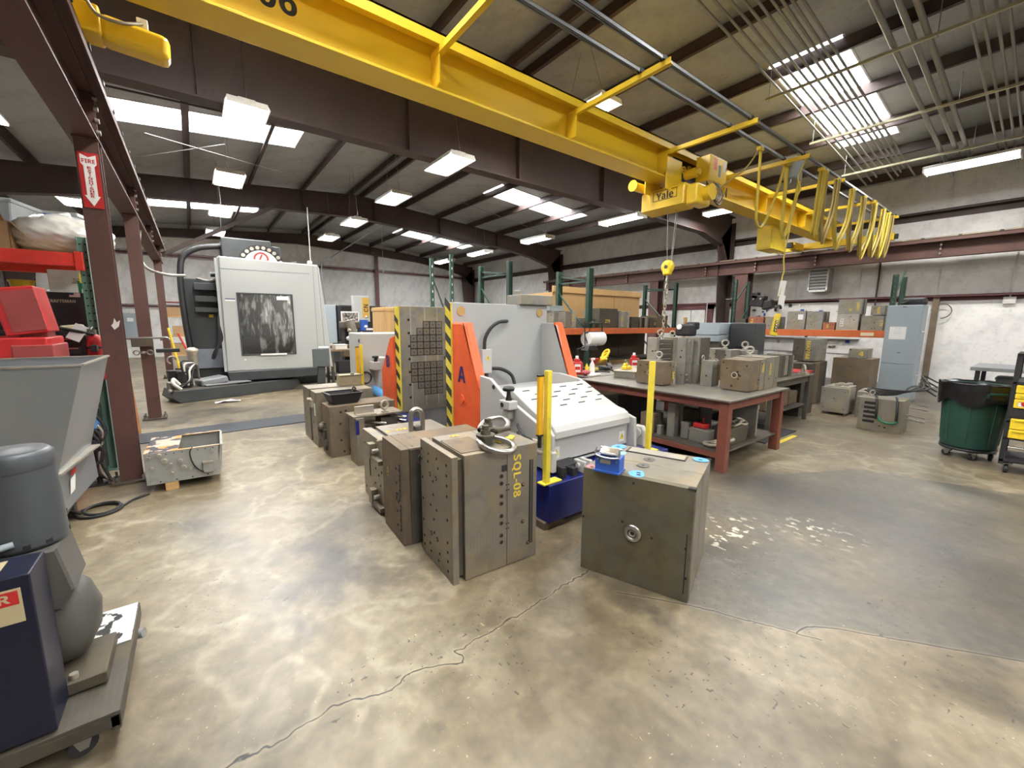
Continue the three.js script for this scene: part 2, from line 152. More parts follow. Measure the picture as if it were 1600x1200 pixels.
for (const x of purX) { const y = roofY(x), s = x > XR ? 1 : -1; struct('roof_purlin', [bx(x - 0.004, x + 0.004, y - 0.21, y, ZB, ZF), bx(x, x + 0.07, y - 0.012, y, ZB, ZF), bx(x - 0.07, x, y - 0.215, y - 0.205, ZB, ZF), bx(x - 0.07, x - 0.063, y - 0.215, y - 0.19, ZB, ZF)], M.primerDark, 'dark brown roof purlin running the length of the shop'); }
// rigid frames
function frame(z, low, label) { const F = sgroup('roof_frame', label); const top = x => roofY(x) - 0.215, pts = low.map(p => [p[0], p[1]]), N = pts.length;
  const up = [[14.95, top(14.95)], [XR, top(XR)], [-5.35, top(-5.35)]]; struct('rafter_web', prism([...pts, ...up], z - 0.008, z + 0.008), M.primerDark, undefined, F);
  struct('bottom_flange', pts.slice(0, N - 1).map((p, i) => bar([p[0], p[1], z], [pts[i + 1][0], pts[i + 1][1], z], 0.26, 0.024)), M.primerDark, undefined, F);
  struct('top_flange', [bar([14.95, top(14.95), z], [XR, top(XR), z], 0.26, 0.02), bar([XR, top(XR), z], [-5.35, top(-5.35), z], 0.26, 0.02)], M.primerDark, undefined, F);
  for (const x of [0.3, 3.2, 5.6, 8.2, 11]) { let yb = pts[0][1]; for (let i = 0; i < N - 1; i++) if ((pts[i][0] - x) * (pts[i + 1][0] - x) <= 0 && pts[i][0] !== pts[i + 1][0]) yb = mix(pts[i][1], pts[i + 1][1], (x - pts[i][0]) / (pts[i + 1][0] - pts[i][0])); const w = x === 5.6 ? 0.02 : 0.006; struct('stiffener', bx(x - w, x + w, yb, top(x), z - 0.12, z + 0.12), M.primerDark, undefined, F); }
  for (const s of [1, -1]) { const xo = s > 0 ? 15.0 : -5.4, xi0 = xo - s * 0.35, xi1 = xo - s * 0.75; struct('column', [prism([[xo, 0], [xi0, 0], [xi1, 4.4], [xo, 5.0]].sort(() => 0), z - 0.008, z + 0.008), bar([xi0, 0, z], [xi1, 4.4, z], 0.26, 0.024), bx(xo - 0.012, xo + 0.012, 0, 5.0, z - 0.13, z + 0.13)], M.primerDark, undefined, F); } return F; }
const low1 = [[-5.35, 4.0], [-4.4, 4.42], [0, 4.46], [5, 4.5], [10, 4.5], [13.0, 4.45], [14.25, 4.2], [14.6, 3.7], [14.95, 3.6]], low2 = [[-5.35, 4.1], [-4.2, 4.45], [-0.9, 4.93], [1.9, 5.12], [4.6, 5.24], [5.6, 5.2], [8, 5.08], [11, 4.92], [13, 4.66], [14.2, 4.35], [14.6, 3.9], [14.95, 3.7]];
frame(-7.2, low1, 'deep dark steel rafter frame passing just behind the yellow crane girder'); frame(-15.6, low2, 'dark steel rafter frame peaking at the ridge midway down the shop'); frame(-23.9, low2.map(p => [p[0], p[1] + 0.25]), 'dark steel end rafter against the far wall'); frame(1.2, low1, 'dark steel rafter frame overhead behind the camera'); frame(9.6, low2, 'dark steel end rafter behind the camera');
// side wall door with roll-up panels and a far exit door
{ const d = sgroup('door_1', 'white sectional door in a maroon frame on the long side wall'); for (let k = 0; k < 4; k++) struct('door_panel', rbx(XW - 0.1, XW - 0.06, 0.02, 2.12, -10.2 + k * 0.56, -9.67 + k * 0.56), M.white, undefined, d); struct('door_frame', [bx(XW - 0.14, XW - 0.02, 0, 2.3, -10.4, -10.22), bx(XW - 0.14, XW - 0.02, 0, 2.3, -7.93, -7.7), bx(XW - 0.14, XW - 0.02, 2.13, 2.33, -10.4, -7.7)], M.maroon, undefined, d);
  const e = sgroup('door_2', 'white personnel door in the far end wall under an exit sign'); struct('door_panel', rbx(-3.4, -2.5, 0.02, 2.05, ZB + 0.03, ZB + 0.07), M.white, undefined, e); struct('door_frame', [bx(-3.5, -3.4, 0, 2.12, ZB, ZB + 0.1), bx(-2.5, -2.4, 0, 2.12, ZB, ZB + 0.1), bx(-3.5, -2.4, 2.06, 2.14, ZB, ZB + 0.1)], M.cabinetGrey, undefined, e); struct('handle', [sph(0.04, -2.6, 1.0, ZB + 0.12)], M.chrome, undefined, e); }
struct('trench_cover', rbox(2.9, 0.012, 0.62, 0.004, 0.3, 0.006, -7.42, 0, 0.03, 0), std(L(0.05, 0.055, 0.066), 0.4, 0.3), 'dark steel trench cover plate running across the floor');

// ---------- lamps ----------
const lensMat = (k = 1) => new THREE.MeshStandardMaterial({ color: 0xffffff, emissive: new THREE.Color(1, 0.985, 0.96), emissiveIntensity: GLOW * k, roughness: 0.4, side: THREE.DoubleSide });
const lens = lensMat();
function areaLight(x, y, z, w, h, power, parent) { const l = new THREE.RectAreaLight(new THREE.Color(1, 0.98, 0.945), power, w, h); l.position.set(x, y, z); l.rotation.x = -PI / 2; l.castShadow = true; parent.add(l); }
function highbay(label, x, z, group, y = 4.8, k = 1) { const t = thing('high_bay_light', label, 'ceiling light', [x, y, z], 0, group), w = 0.46, l = 1.14 * k;
  mesh('housing', [rbx(-w / 2, w / 2, 0.06, 0.075, -l / 2, l / 2, 0.004), rbx(-0.1, 0.1, 0.075, 0.12, -l / 2 + 0.08, l / 2 - 0.08, 0.006), ...[-1, 1].map(s => bx(-w / 2, w / 2, 0.0, 0.06, s * l / 2 - 0.006, s * l / 2 + 0.006)), ...[-1, 1].map(s => prism([[s * w / 2, 0.06], [s * (w / 2 + 0.03), 0.0], [s * (w / 2 + 0.022), 0.0], [s * (w / 2 - 0.01), 0.06]], -l / 2, l / 2))], M.white, t);
  for (let k = 0; k < 6; k++) mesh('tube_lamp', cyl(0.0135, 0.0135, l - 0.06, -w / 2 + 0.045 + k * 0.074, 0.022, 0, PI / 2, 0, 0, 8), lens, t);
  for (let k = 0; k < 6; k++) mesh('reflector', prism([[-0.034, 0.01], [-0.012, 0.05], [0.012, 0.05], [0.034, 0.01], [0.03, 0.01], [0.011, 0.045], [-0.011, 0.045], [-0.03, 0.01]], -l / 2 + 0.01, l / 2 - 0.01).translate(-w / 2 + 0.045 + k * 0.074, 0, 0), lensMatDim, t);
  const ry = roofY(x) - y - 0.2; for (const s of [-1, 1]) mesh('hanger_wire', [rod([0, 0.1, s * 0.42], [0, ry, s * 0.1], 0.004, 5)], M.hardware, t);
  areaLight(0, -0.02, 0, w, l, LAMP, t); return t; }
const lensMatDim = lensMat(0.8);
function vaporTight(label, x, z, group, y = 4.8) { const t = thing('wraparound_light', label, 'ceiling light', [x, y, z], 0, group), l = 1.32, w = 0.42;
  mesh('housing', [rbx(-w / 2 - 0.02, w / 2 + 0.02, 0.05, 0.1, -l / 2 - 0.02, l / 2 + 0.02, 0.02)], M.white, t);
  const sh = new THREE.Shape(); sh.absellipse(0, 0.05, w / 2, 0.085, PI, 2 * PI, false); mesh('diffuser', new THREE.ExtrudeGeometry(sh, { depth: l - 0.08, bevelEnabled: true, bevelThickness: 0.04, bevelSize: 0.03, bevelOffset: -0.03, bevelSegments: 3, curveSegments: 10 }).translate(0, 0, -l / 2 + 0.04), lens, t);
  for (const e of [-1, 1]) mesh('end_cap', rbx(-w / 2, w / 2, -0.03, 0.05, e * l / 2 - 0.015, e * l / 2 + 0.015, 0.006), M.white, t);
  const ry = roofY(x) - y - 0.2; for (const s of [-1, 1]) mesh('hanger_wire', rod([0, 0.1, s * 0.5], [0, ry, s * 0.2], 0.004, 5), M.hardware, t);
  areaLight(0, -0.06, 0, w, l, LAMP, t); return t; }
const rowA = 'open tube lights over the aisle past the vertical mill', rowB = 'open tube lights under the roof ridge', rowC = 'wraparound lights over the racks';
[-7.27, -10.42, -13.62, -16.8].forEach((z, i) => highbay(['square tube light nearest the deep rafter above the milling machine', 'tube light second from the deep rafter above the milling machine', 'small tube light beyond the middle rafter above the milling machine', 'smallest farthest tube light in the row above the milling machine'][i], 0.81, z, rowA, 4.38, 0.9));
[-7.05, -9.7, -12.68, -15.5].forEach((z, i) => highbay(['tube light half hidden under the deep rafter at the ridge', 'open tube light hanging before the middle rafter at the ridge', 'tube light just past the middle rafter at the ridge', 'small farthest tube light at the ridge near the end wall'][i], 3.92, z, rowB, 4.4, 0.9));
[-7.67, -11.25, -14.88, -17.9].forEach((z, i) => vaporTight(['wraparound light hanging close to the hoist beyond the girder', 'wraparound light hanging past the middle skylight strip', 'wraparound light beyond the middle rafter over the rack posts', 'small farthest wraparound light between the two dark rack posts'][i], 9.66, z, rowC, 4.4));
highbay('tube light above the girder lighting its yellow web', 5.4, -5.15, 'tube lights on the camera side of the deep rafter', 5.0); highbay('tube light whose edge shows at the top of the view', 4.75, -1.25, 'tube lights on the camera side of the deep rafter');
vaporTight('wraparound light seen just under the crane girder near the wall column', 12.5, -6.15, 'wraparound lights on the camera side'); vaporTight('long bright wraparound light below the conduit racks by the wall', 12.75, -1.46, 'wraparound lights on the camera side');
highbay('tube light above the pallet rack of bags and boxes', -2.35, -16.9, rowA);
let li = 0; for (const [x, z, k] of [[0.93, -4.6, 0], [0.93, -1.0, 0], [0.93, 2.4, 0], [4.6, 2.2, 0], [4.6, 5.6, 0], [12.6, 2.6, 1], [8.6, 3.4, 1], [-2.4, -10.5, 0]]) (k ? vaporTight : highbay)(['first','second','third','fourth','fifth','sixth','seventh','eighth'][li++] + ' ceiling light of the rows continuing overhead out of view', x, z, 'lights continuing out of view');
// ---------- crane runways, bridge crane, hoist, festoon ----------
function ibeamZ(x, y0, y1, wb, wt, z0, z1, t = 0.018) { return [bx(x - wb / 2, x + wb / 2, y0, y0 + t, z0, z1), bx(x - 0.007, x + 0.007, y0 + t - 0.002, y1 - t + 0.002, z0 + 0.001, z1 - 0.001), bx(x - wt / 2, x + wt / 2, y1 - t, y1, z0, z1)]; }
function runway(name, label, x, z0, z1, cap, plates) { const t = sgroup(name, label);
  mesh('beam', ibeamZ(x, 3.2, 3.62, 0.2, 0.2, z0, z1), M.primer, t);
  mesh('cap_channel', [bx(x - cap / 2, x + cap / 2, 3.62, 3.635, z0, z1), bx(x - cap / 2, x - cap / 2 + 0.012, 3.55, 3.635, z0, z1), bx(x + cap / 2 - 0.012, x + cap / 2, 3.55, 3.635, z0, z1)], M.primer, t);
  mesh('crane_rail', [bx(x - 0.02, x + 0.02, 3.635, 3.69, z0, z1), bx(x - 0.04, x + 0.04, 3.635, 3.645, z0, z1)], M.steel, t);
  for (const z of plates) { mesh('stiffener', bx(x - 0.1, x + 0.1, 3.22, 3.6, z - 0.006, z + 0.006), M.primer, t); const s = x > 0 ? -1 : 1; for (const y of [3.28, 3.38, 3.48, 3.57]) mesh('bolt', cyl(0.022, 0.022, 0.03, x + s * 0.105, y, z, 0, 0, PI / 2, 6), M.conduit, t); }
  for (let z = z1 - 0.3; z > z0; z -= 0.62) mesh('rail_clip', rbx(x + (x > 0 ? -1 : 1) * (cap / 2 + 0.004) - 0.006, x + (x > 0 ? -1 : 1) * (cap / 2 + 0.004) + 0.006, 3.625, 3.665, z - 0.03, z + 0.03, 0.003), M.black, t); return t; }
runway('crane_runway_beam', 'brown crane runway beam carried on floor columns beside the pallet rack', -0.64, -15.8, 8, 0.38, [-5.5, -8.8, -12, -15]);
runway('crane_runway_beam', 'maroon crane runway beam with bolted plates along the long side wall', 14.3, -15.9, 8, 0.4, [-14.2, -12.6, -10.9, -9.2, -7.6, -6.0, -4.4, -1.9, 0.6]);
function wcol(label, x, z, h, w = 0.25, base = true, faceX = false) { const t = thing('steel_column', label, 'column', [x, 0, z], faceX ? PI / 2 : 0);
  mesh('shaft', [bx(-w / 2, w / 2, 0.025, h, w / 2 - 0.014, w / 2), bx(-w / 2, w / 2, 0.025, h, -w / 2, -w / 2 + 0.014), bx(-0.006, 0.006, 0.025, h, -w / 2 + 0.013, w / 2 - 0.013)], M.primer, t);
  mesh('base_plate', rbx(-w * 0.95, w * 0.95, 0, 0.025, -w * 0.85, w * 0.85, 0.003), M.steelDark, t); mesh('cap_plate', rbx(-w * 0.55, w * 0.55, h - 0.015, h, -w * 0.6, w * 0.6, 0.003), M.primer, t);
  if (base) for (const [a, b] of [[1, 1], [1, -1], [-1, 1], [-1, -1]]) mesh('anchor_bolt', [cyl(0.012, 0.012, 0.075, a * w * 0.78, 0.05, b * w * 0.62), cyl(0.024, 0.024, 0.02, a * w * 0.78, 0.035, b * w * 0.62, 0, 0, 0, 6)], M.hardware, t); return t; }
const colA = wcol('brown steel column bearing the red fire extinguisher arrow sign', -0.62, -5.5, 3.2, 0.16), colB = wcol('brown steel column behind the orange stepladder with a bracket clamped to it', -0.625, -8.85, 3.2, 0.16), colC = wcol('brown steel column next to the dark side of the milling machine', -0.632, -15.0, 3.2, 0.16);
wcol('brown wall-side column under the runway beside the pendant control', 14.3, -6.35, 3.2, 0.4, false, true); wcol('brown wall-side column behind the hanging hoist chain', 14.3, -9.55, 3.2, 0.36, false, true); wcol('brown column at the far end of the wall-side runway', 14.3, -15.4, 3.2, 0.3, false, true);
{ const m = new THREE.Mesh(merged([prism([[-0.012, -0.04], [0.02, -0.01], [0.035, 0.05], [0.01, 0.03], [-0.004, 0.07], [-0.016, 0.02], [-0.032, 0.0]], 0, 0.001)]), M.white); m.name = 'paint_chip'; m.position.set(0.035, 1.55, 0.081); m.castShadow = m.receiveShadow = true; colA.add(m); }
{ const t = thing('fire_extinguisher_sign', 'red sign with a white downward arrow fixed high on the brown column', 'sign', [-0.62, 2.6, -5.416], 0); mesh('board', rbx(-0.067, 0.067, 0, 0.47, -0.002, 0.003, 0.001), M.red, t);
  mesh('arrow', prism([[-0.044, 0.455], [0, 0.43], [0.044, 0.455], [0.044, 0.375], [0.03, 0.355], [0.03, 0.105], [0.044, 0.105], [0, 0.015], [-0.044, 0.105], [-0.03, 0.105], [-0.03, 0.355], [-0.044, 0.375]], 0.003, 0.0045).scale(1.18, 1, 1), M.paper, t);
  mesh('lettering', [text('FIRE', 0.034, 0.001, { w: 0.086 }).translate(0, 0.398, 0.0045), ...[...'EXTINGUISHER'].map((c, i) => text(c, 0.019, 0.001, { w: c === 'I' ? 0.008 : 0.026 }).translate(0, 0.343 - i * 0.0222, 0.0045))], M.red, t); }
single('diagonal_brace', 'brown angle brace rising from the runway end to the middle rafter', 'brace', bar([-0.55, 3.45, -15.75], [2.3, 5.15, -15.5], 0.1, 0.1), M.primerDark);
// bridge crane
const crane = thing('bridge_crane', 'yellow single girder bridge crane spanning the shop overhead', 'crane', [0, 3.72, -4.23]);
{ const c = crane, X0 = -0.95, X1 = 14.55;
  mesh('girder_web', bx(X0, X1, 0.2, 0.68, -0.008, 0.008), M.craneYellow, c); mesh('bottom_flange', rbx(X0, X1, 0.18, 0.205, -0.17, 0.17, 0.004), M.craneYellow, c);
  mesh('top_channel', [bx(X0, X1, 0.67, 0.69, -0.21, 0.21), bx(X0, X1, 0.585, 0.69, 0.196, 0.21), bx(X0, X1, 0.585, 0.69, -0.21, -0.196)], M.craneYellow, c);
  for (const [x, k] of [[-0.68, 0], [14.3, 1]]) { const e = mesh('end_truck', [rbx(x - 0.09, x + 0.09, 0.0, 0.18, -1.25, 1.45, 0.012)], M.craneYellow, c); for (const s of [-1.05, 1.25]) mesh('wheel', cyl(0.09, 0.09, 0.06, x, 0.06, s, 0, 0, PI / 2, 16), M.steelDark, e); for (const s of [-1.28, 1.49]) mesh('bumper', rbox(0.1, 0.12, 0.06, 0.01, x, 0.09, s), M.rubber, e); }
  const dm = mesh('drive_motor', [rbx(-0.52, -0.36, 0.0, 0.2, -0.62, -0.38, 0.02), rbox(0.42, 0.19, 0.2, 0.05, -0.17, 0.07, -0.5, 0, 0, -0.06)], M.craneYellow, c); mesh('junction_box', rbox(0.07, 0.07, 0.07, 0.006, -0.12, 0.2, -0.48), M.white, dm); mesh('conduit_whip', tube([[-0.12, 0.19, -0.44], [-0.25, 0.12, -0.38], [-0.38, 0.13, -0.37], [-0.45, 0.28, -0.3]], 0.012, 16, 6), M.conduit, dm);
  const dr = mesh('drive_motor', [rbox(0.5, 0.2, 0.2, 0.04, 13.85, 0.04, -0.55), cyl(0.11, 0.11, 0.2, 13.5, 0.04, -0.55, 0, 0, PI / 2, 18), cyl(0.06, 0.06, 0.06, 13.38, 0.04, -0.55, 0, 0, PI / 2, 12)], M.craneYellow, c); mesh('brake_cap', rbox(0.05, 0.16, 0.16, 0.02, 13.33, 0.04, -0.55), M.black, dr);
  const pb = mesh('panel_box', [rbx(10.95, 11.75, -0.36, 0.18, -0.42, -0.08, 0.01)], M.toolYellow, c); mesh('panel_door', rbx(10.93, 10.955, -0.33, 0.15, -0.4, -0.1, 0.004), M.toolYellow, pb);
  [2.16, 4.11, 6.15, 8.04, 9.87, 12.1, 14.2].forEach(x => { const a = mesh('bracket_arm', [bx(x - 0.004, x + 0.004, 0.52, 0.58, 0.01, 1.5), bx(x, x + 0.05, 0.52, 0.528, 0.01, 1.5)], M.craneYellow, c); mesh('gusset', prism([[0, 0.25], [0.012, 0.25], [0.012, 0.57], [0, 0.57]], 0.01, 0.18).translate(x, 0, 0), M.craneYellow, a); for (const z of [1.13, 1.41]) mesh('rail_clamp', rbox(0.07, 0.05, 0.06, 0.006, x, 0.6, z), M.black, a); });
  for (const z of [1.13, 1.41]) mesh('festoon_rail', [bx(X0 + 0.2, X1, 0.575, 0.615, z - 0.022, z - 0.016), bx(X0 + 0.2, X1, 0.575, 0.615, z + 0.016, z + 0.022), bx(X0 + 0.2, X1, 0.61, 0.615, z - 0.022, z + 0.022), bx(X0 + 0.2, X1, 0.575, 0.58, z - 0.022, z - 0.01), bx(X0 + 0.2, X1, 0.575, 0.58, z + 0.01, z + 0.022)], M.galv, c);
  mesh('serial_lettering', text('006', 0.2, 0.002).translate(0.7, 0.515, 0.0085), M.ink, c); const pl = mesh('maker_plate', rbx(6.58, 7.7, 0.27, 0.63, 0.0085, 0.012, 0.001), M.ink, c); mesh('maker_lettering', [text('DeSH', 0.17, 0.002, { w: 0.7 }).translate(7.0, 0.5, 0.0125), text('CL', 0.12, 0.002).translate(6.76, 0.335, 0.0125)], M.craneYellow, pl);
  mesh('capacity_lettering', text('5 TON', 0.17, 0.002, { w: 0.62 }).translate(8.16, 0.4, 0.0085), M.ink, c); }
// hoist
{ const t = thing('wire_rope_hoist', 'yellow wire rope hoist hanging under the girder with hook block', 'hoist', [6.45, 3.6, -4.23]);
  const body = mesh('drum_housing', [prism([[-0.17, -0.12], [0.14, -0.16], [0.2, -0.1], [0.2, 0.14], [0.12, 0.2], [-0.12, 0.2], [-0.17, 0.15]], -0.36, 0.42, 0.015)], M.craneYellow, t);
  mesh('end_cover', [rbx(-0.13, 0.3, -0.15, 0.16, 0.42, 0.62, 0.04), cyl(0.12, 0.1, 0.14, 0.1, 0.02, 0.68, PI / 2, 0, 0, 18)], M.craneYellow, t);
  mesh('name_frame', [bx(-0.176, -0.171, 0.0, 0.006, -0.12, 0.3), bx(-0.176, -0.171, 0.14, 0.146, -0.12, 0.3), bx(-0.176, -0.171, 0.0, 0.146, -0.126, -0.12), bx(-0.176, -0.171, 0.0, 0.146, 0.3, 0.306)], M.ink, body); mesh('lettering', text('Yale', 0.11, 0.002).rotateY(-PI / 2).translate(-0.172, 0.07, 0.09), M.ink, body);
  mesh('trolley_plate', [rbx(-0.32, 0.1, 0.12, 0.6, 0.18, 0.2, 0.004)], M.craneYellow, t); mesh('trolley_plate', [rbx(-0.32, 0.1, 0.12, 0.6, -0.2, -0.18, 0.004)], M.craneYellow, t);
  for (const s of [-1, 1]) for (const x of [-0.22, 0.02]) mesh('trolley_wheel', [cyl(0.07, 0.07, 0.05, x, 0.4, s * 0.1, PI / 2, 0, 0, 18), cyl(0.085, 0.085, 0.012, x, 0.4, s * 0.125, PI / 2, 0, 0, 18)], M.craneYellow, t);
  mesh('gear_motor', [cyl(0.075, 0.075, 0.2, 0.22, 0.42, 0.3, PI / 2, 0, 0, 18), cyl(0.05, 0.05, 0.05, 0.22, 0.42, 0.42, PI / 2, 0, 0, 14)], M.craneYellow, t); mesh('trolley_motor', [cyl(0.07, 0.07, 0.26, -0.25, 0.27, -0.36, 0, 0, PI / 2, 16), cyl(0.09, 0.07, 0.05, -0.4, 0.27, -0.36, 0, 0, PI / 2, 16)], M.craneYellow, t);
  const cb = mesh('control_box', rbx(0.42, 0.98, 0.32, 0.72, 0.26, 0.5, 0.012), M.craneYellow, t); mesh('warning_label', rbx(0.55, 0.64, 0.5, 0.68, 0.5, 0.502, 0.0005), M.orangeRed, cb); mesh('warning_label', rbx(0.86, 0.94, 0.52, 0.68, 0.5, 0.502, 0.0005), M.paper, cb); mesh('warning_label', rbx(0.7, 0.78, 0.42, 0.6, 0.5, 0.502, 0.0005), M.ink, cb);
  for (let k = 0; k < 4; k++) mesh('wiring', tube([[0.25, 0.25 - k * 0.03, 0.55], [0.4 + k * 0.06, 0.08 - k * 0.05, 0.6], [0.62 + k * 0.05, 0.05 + k * 0.03, 0.56], [0.6 + k * 0.05, 0.33, 0.48]], 0.009, 18, 6), M.black, t);
  const wr = [[-0.02, 0.06], [0.13, 0.16], [0.02, 0.2]]; for (const [x, z] of wr) mesh('wire_rope', rod([x, -0.12, z], [x * 0.5 + 0.04, -0.95, z * 0.4 + 0.05], 0.006, 6), M.conduit, t);
  const hb = mesh('hook_block', [lathe([[0, 0.05], [0.07, 0.045], [0.115, 0.02], [0.115, -0.02], [0.07, -0.045], [0, -0.05]], 22, 0.05, -1.05, 0.08, 0, 0, PI / 2), rbox(0.11, 0.24, 0.15, 0.04, 0.05, -1.07, 0.08)], M.toolYellow, t); mesh('sheave_pin', cyl(0.03, 0.03, 0.13, 0.05, -1.05, 0.08, 0, 0, PI / 2, 12), M.steelDark, hb); mesh('hook', [tor(0.055, 0.016, 0.05, -1.29, 0.08, 0, 0.4, 0, PI * 1.5, 18), rod([0.05, -1.17, 0.08], [0.05, -1.24, 0.08], 0.018)], M.steelBright, hb); }
{ const t = thing('lifting_chain', 'steel chain sling hanging from the hoist hook onto a mold plate', 'chain', [6.5, 2.18, -4.15]); const link = merged(tor(0.03, 0.0085, 0, 0, 0, 0, 0, 0, 2 * PI, 12).scale(0.75, 1.35, 1)); let i = 0; for (let y = -0.05; y > -0.72; y -= 0.062) { const m = new THREE.Mesh(link, M.steelBright); m.name = 'link'; m.castShadow = m.receiveShadow = true; m.position.set(Math.sin(i * 0.7) * 0.008 - 0.002 * i, y, Math.cos(i) * 0.008); m.rotation.y = i % 2 ? 0.3 : PI / 2 + 0.3; t.add(m); i++; }
  mesh('master_ring', tor(0.1, 0.012, 0, 0.0, 0, 0, 0.4, 0), M.steelBright, t); mesh('lower_hook', [tor(0.045, 0.012, -0.03, -0.78, 0, 0, 0.3, 0, PI * 1.5), rod([-0.03, -0.72, 0], [-0.03, -0.76, 0], 0.012)], M.steelBright, t); }
// festoon cable
{ const t = thing('festoon_cable', 'yellow flat festoon cable looped from trolleys along the crane rails', 'cable', [0, 4.25, -2.82]); const ribbon = (pts, w, dz) => { const c = new THREE.CatmullRomCurve3(pts.map(p => V(...p))), n = 28, P = c.getPoints(n), g = []; for (let i = 0; i < n; i++) { const a = P[i], b = P[i + 1]; g.push(bar([a.x, a.y, a.z], [b.x, b.y, b.z + 1e-4], w, 0.012)); } return g; };
  const xs = [8.85, 9.05, 9.72, 10.66, 11.46, 12.31, 13.05, 13.55, 13.98]; const drop = [1.05, 1.1, 1.13, 1.08, 1.15, 1.05, 1.0, 0.95];
  for (let i = 0; i < xs.length - 1; i++) { const a = xs[i] + 0.03, b = xs[i + 1] - 0.03, d = drop[i], m = (a + b) / 2, s = Math.min(0.14, (b - a) * 0.4); mesh('cable_loop', tube([[a, 0, 0], [a + s * 0.1, -d * 0.5, -0.02], [m - s * 0.45, -d * 0.93, -0.05], [m, -d, -0.06], [m + s * 0.45, -d * 0.93, -0.05], [b - s * 0.1, -d * 0.5, -0.02], [b, 0, 0]], 0.024, 30, 8), i % 3 === 1 ? M.cableTan : M.cableYellow, t);
    mesh('cable_loop', tube([[a, 0, 0.045], [a + s * 0.2, -d * 0.55, 0.03], [m - s * 0.4, -d * 1.0, -0.01], [m + 0.02, -d * 1.06, -0.02], [m + s * 0.5, -d * 0.96, 0], [b - s * 0.2, -d * 0.5, 0.03], [b, 0, 0.045]], 0.022, 30, 8), i % 2 ? M.cableTan : M.cableYellow, t); }
  for (const x of xs) { const k = mesh('cable_trolley', [rbox(0.07, 0.05, 0.1, 0.01, x, 0.0, 0.02)], M.toolYellow, t); mesh('roller', [cyl(0.018, 0.018, 0.012, x, 0.05, 0.0, PI / 2, 0, 0, 10)], M.hardware, k); } }
{ const t = thing('hoist_power_cable', 'thin yellow cable swagged between rail trolleys and the hoist control box', 'cable', [0, 4.25, -3.1]); const xs = [7.1, 7.17, 8.17, 8.62];
  mesh('cable_loop', tube([[7.17, 0, 0], [7.19, -0.5, 0], [7.3, -1.02, -0.03], [7.55, -1.08, -0.06], [7.85, -0.7, -0.04], [8.13, 0, 0]], 0.022, 36, 8), M.cableYellow, t); mesh('cable_loop', tube([[8.2, 0, 0], [8.22, -0.5, 0], [8.32, -1.05, -0.03], [8.5, -1.12, -0.06], [8.72, -0.7, -0.04], [8.82, 0, 0]], 0.03, 36, 8), M.cableYellow, t);
  mesh('cable_loop', tube([[7.12, 0, 0], [6.95, -0.28, -0.1], [6.8, -0.5, -0.35], [6.95, -0.62, -0.6], [7.2, -0.5, -0.68]], 0.012, 30, 6), M.cableTan, t); for (const x of [7.15, 8.17]) mesh('cable_trolley', rbox(0.12, 0.06, 0.07, 0.01, x, 0.01, 0), M.toolYellow, t);
  const jb = mesh('junction_box', rbox(0.34, 0.34, 0.2, 0.012, 8.42, -0.02, 0.0), M.cabinetGrey, t); mesh('cord_grip', [cyl(0.02, 0.02, 0.06, 8.4, -0.22, 0.0), cyl(0.02, 0.02, 0.06, 8.34, -0.22, 0.03)], M.hardware, jb); }
{ const t = thing('pendant_control', 'yellow push button pendant hanging on a yellow cord with white tags', 'controller', [7.98, 0, -2.95], 0); mesh('cord', tube([[0.25, 4.3, 0.12], [0.25, 4.0, 0.02], [0.3, 3.85, 0.06], [0.2, 3.6, 0], [0.12, 3.2, 0.02], [0.08, 2.7, -0.01], [0.11, 2.5, 0], [0.06, 2.38, 0], [0.02, 1.85, 0]], 0.011, 40, 6), M.cableYellow, t);
  const tilt = 0.16, b = mesh('pendant_body', [rbox(0.085, 0.36, 0.095, 0.02, -0.03, 1.6, 0, 0, -0.9, -tilt), rbox(0.1, 0.06, 0.11, 0.02, -0.06, 1.43, 0, 0, -0.9, -tilt)], M.toolYellow, t); const lv = (u, v) => { const p = V(0, v, 0.05 + u).applyAxisAngle(V(0, 1, 0), -0.9).applyAxisAngle(V(0, 0, 1), -tilt); return p; };
  for (let k = 0; k < 6; k++) { const p = lv(0, 0.13 - k * 0.048); const q = mesh('button', rbox(0.05, 0.036, 0.012, 0.003, -0.03 + p.x, 1.6 + p.y, p.z, 0, -0.9, -tilt), M.ink, b); mesh('button_face', rbox(0.026, 0.018, 0.012, 0.003, -0.03 + p.x * 1.08, 1.6 + p.y, p.z * 1.12, 0, -0.9, -tilt), M.paper, q); }
  mesh('tag', rbox(0.1, 0.26, 0.004, 0.001, 0.05, 2.2, 0.02, 0, -0.75, -0.12), M.paper, t); mesh('tag', rbox(0.1, 0.24, 0.004, 0.001, 0.02, 1.96, 0.04, 0, -0.7, -0.1), M.paper, t); mesh('tag', rbox(0.105, 0.02, 0.006, 0.001, 0.04, 2.08, 0.03, 0, -0.75, -0.1), M.paper, t); mesh('cord_wrap', tor(0.05, 0.02, -0.06, 1.86, 0.03, 0.3, -0.4, 0, PI * 1.3), M.black, t); }
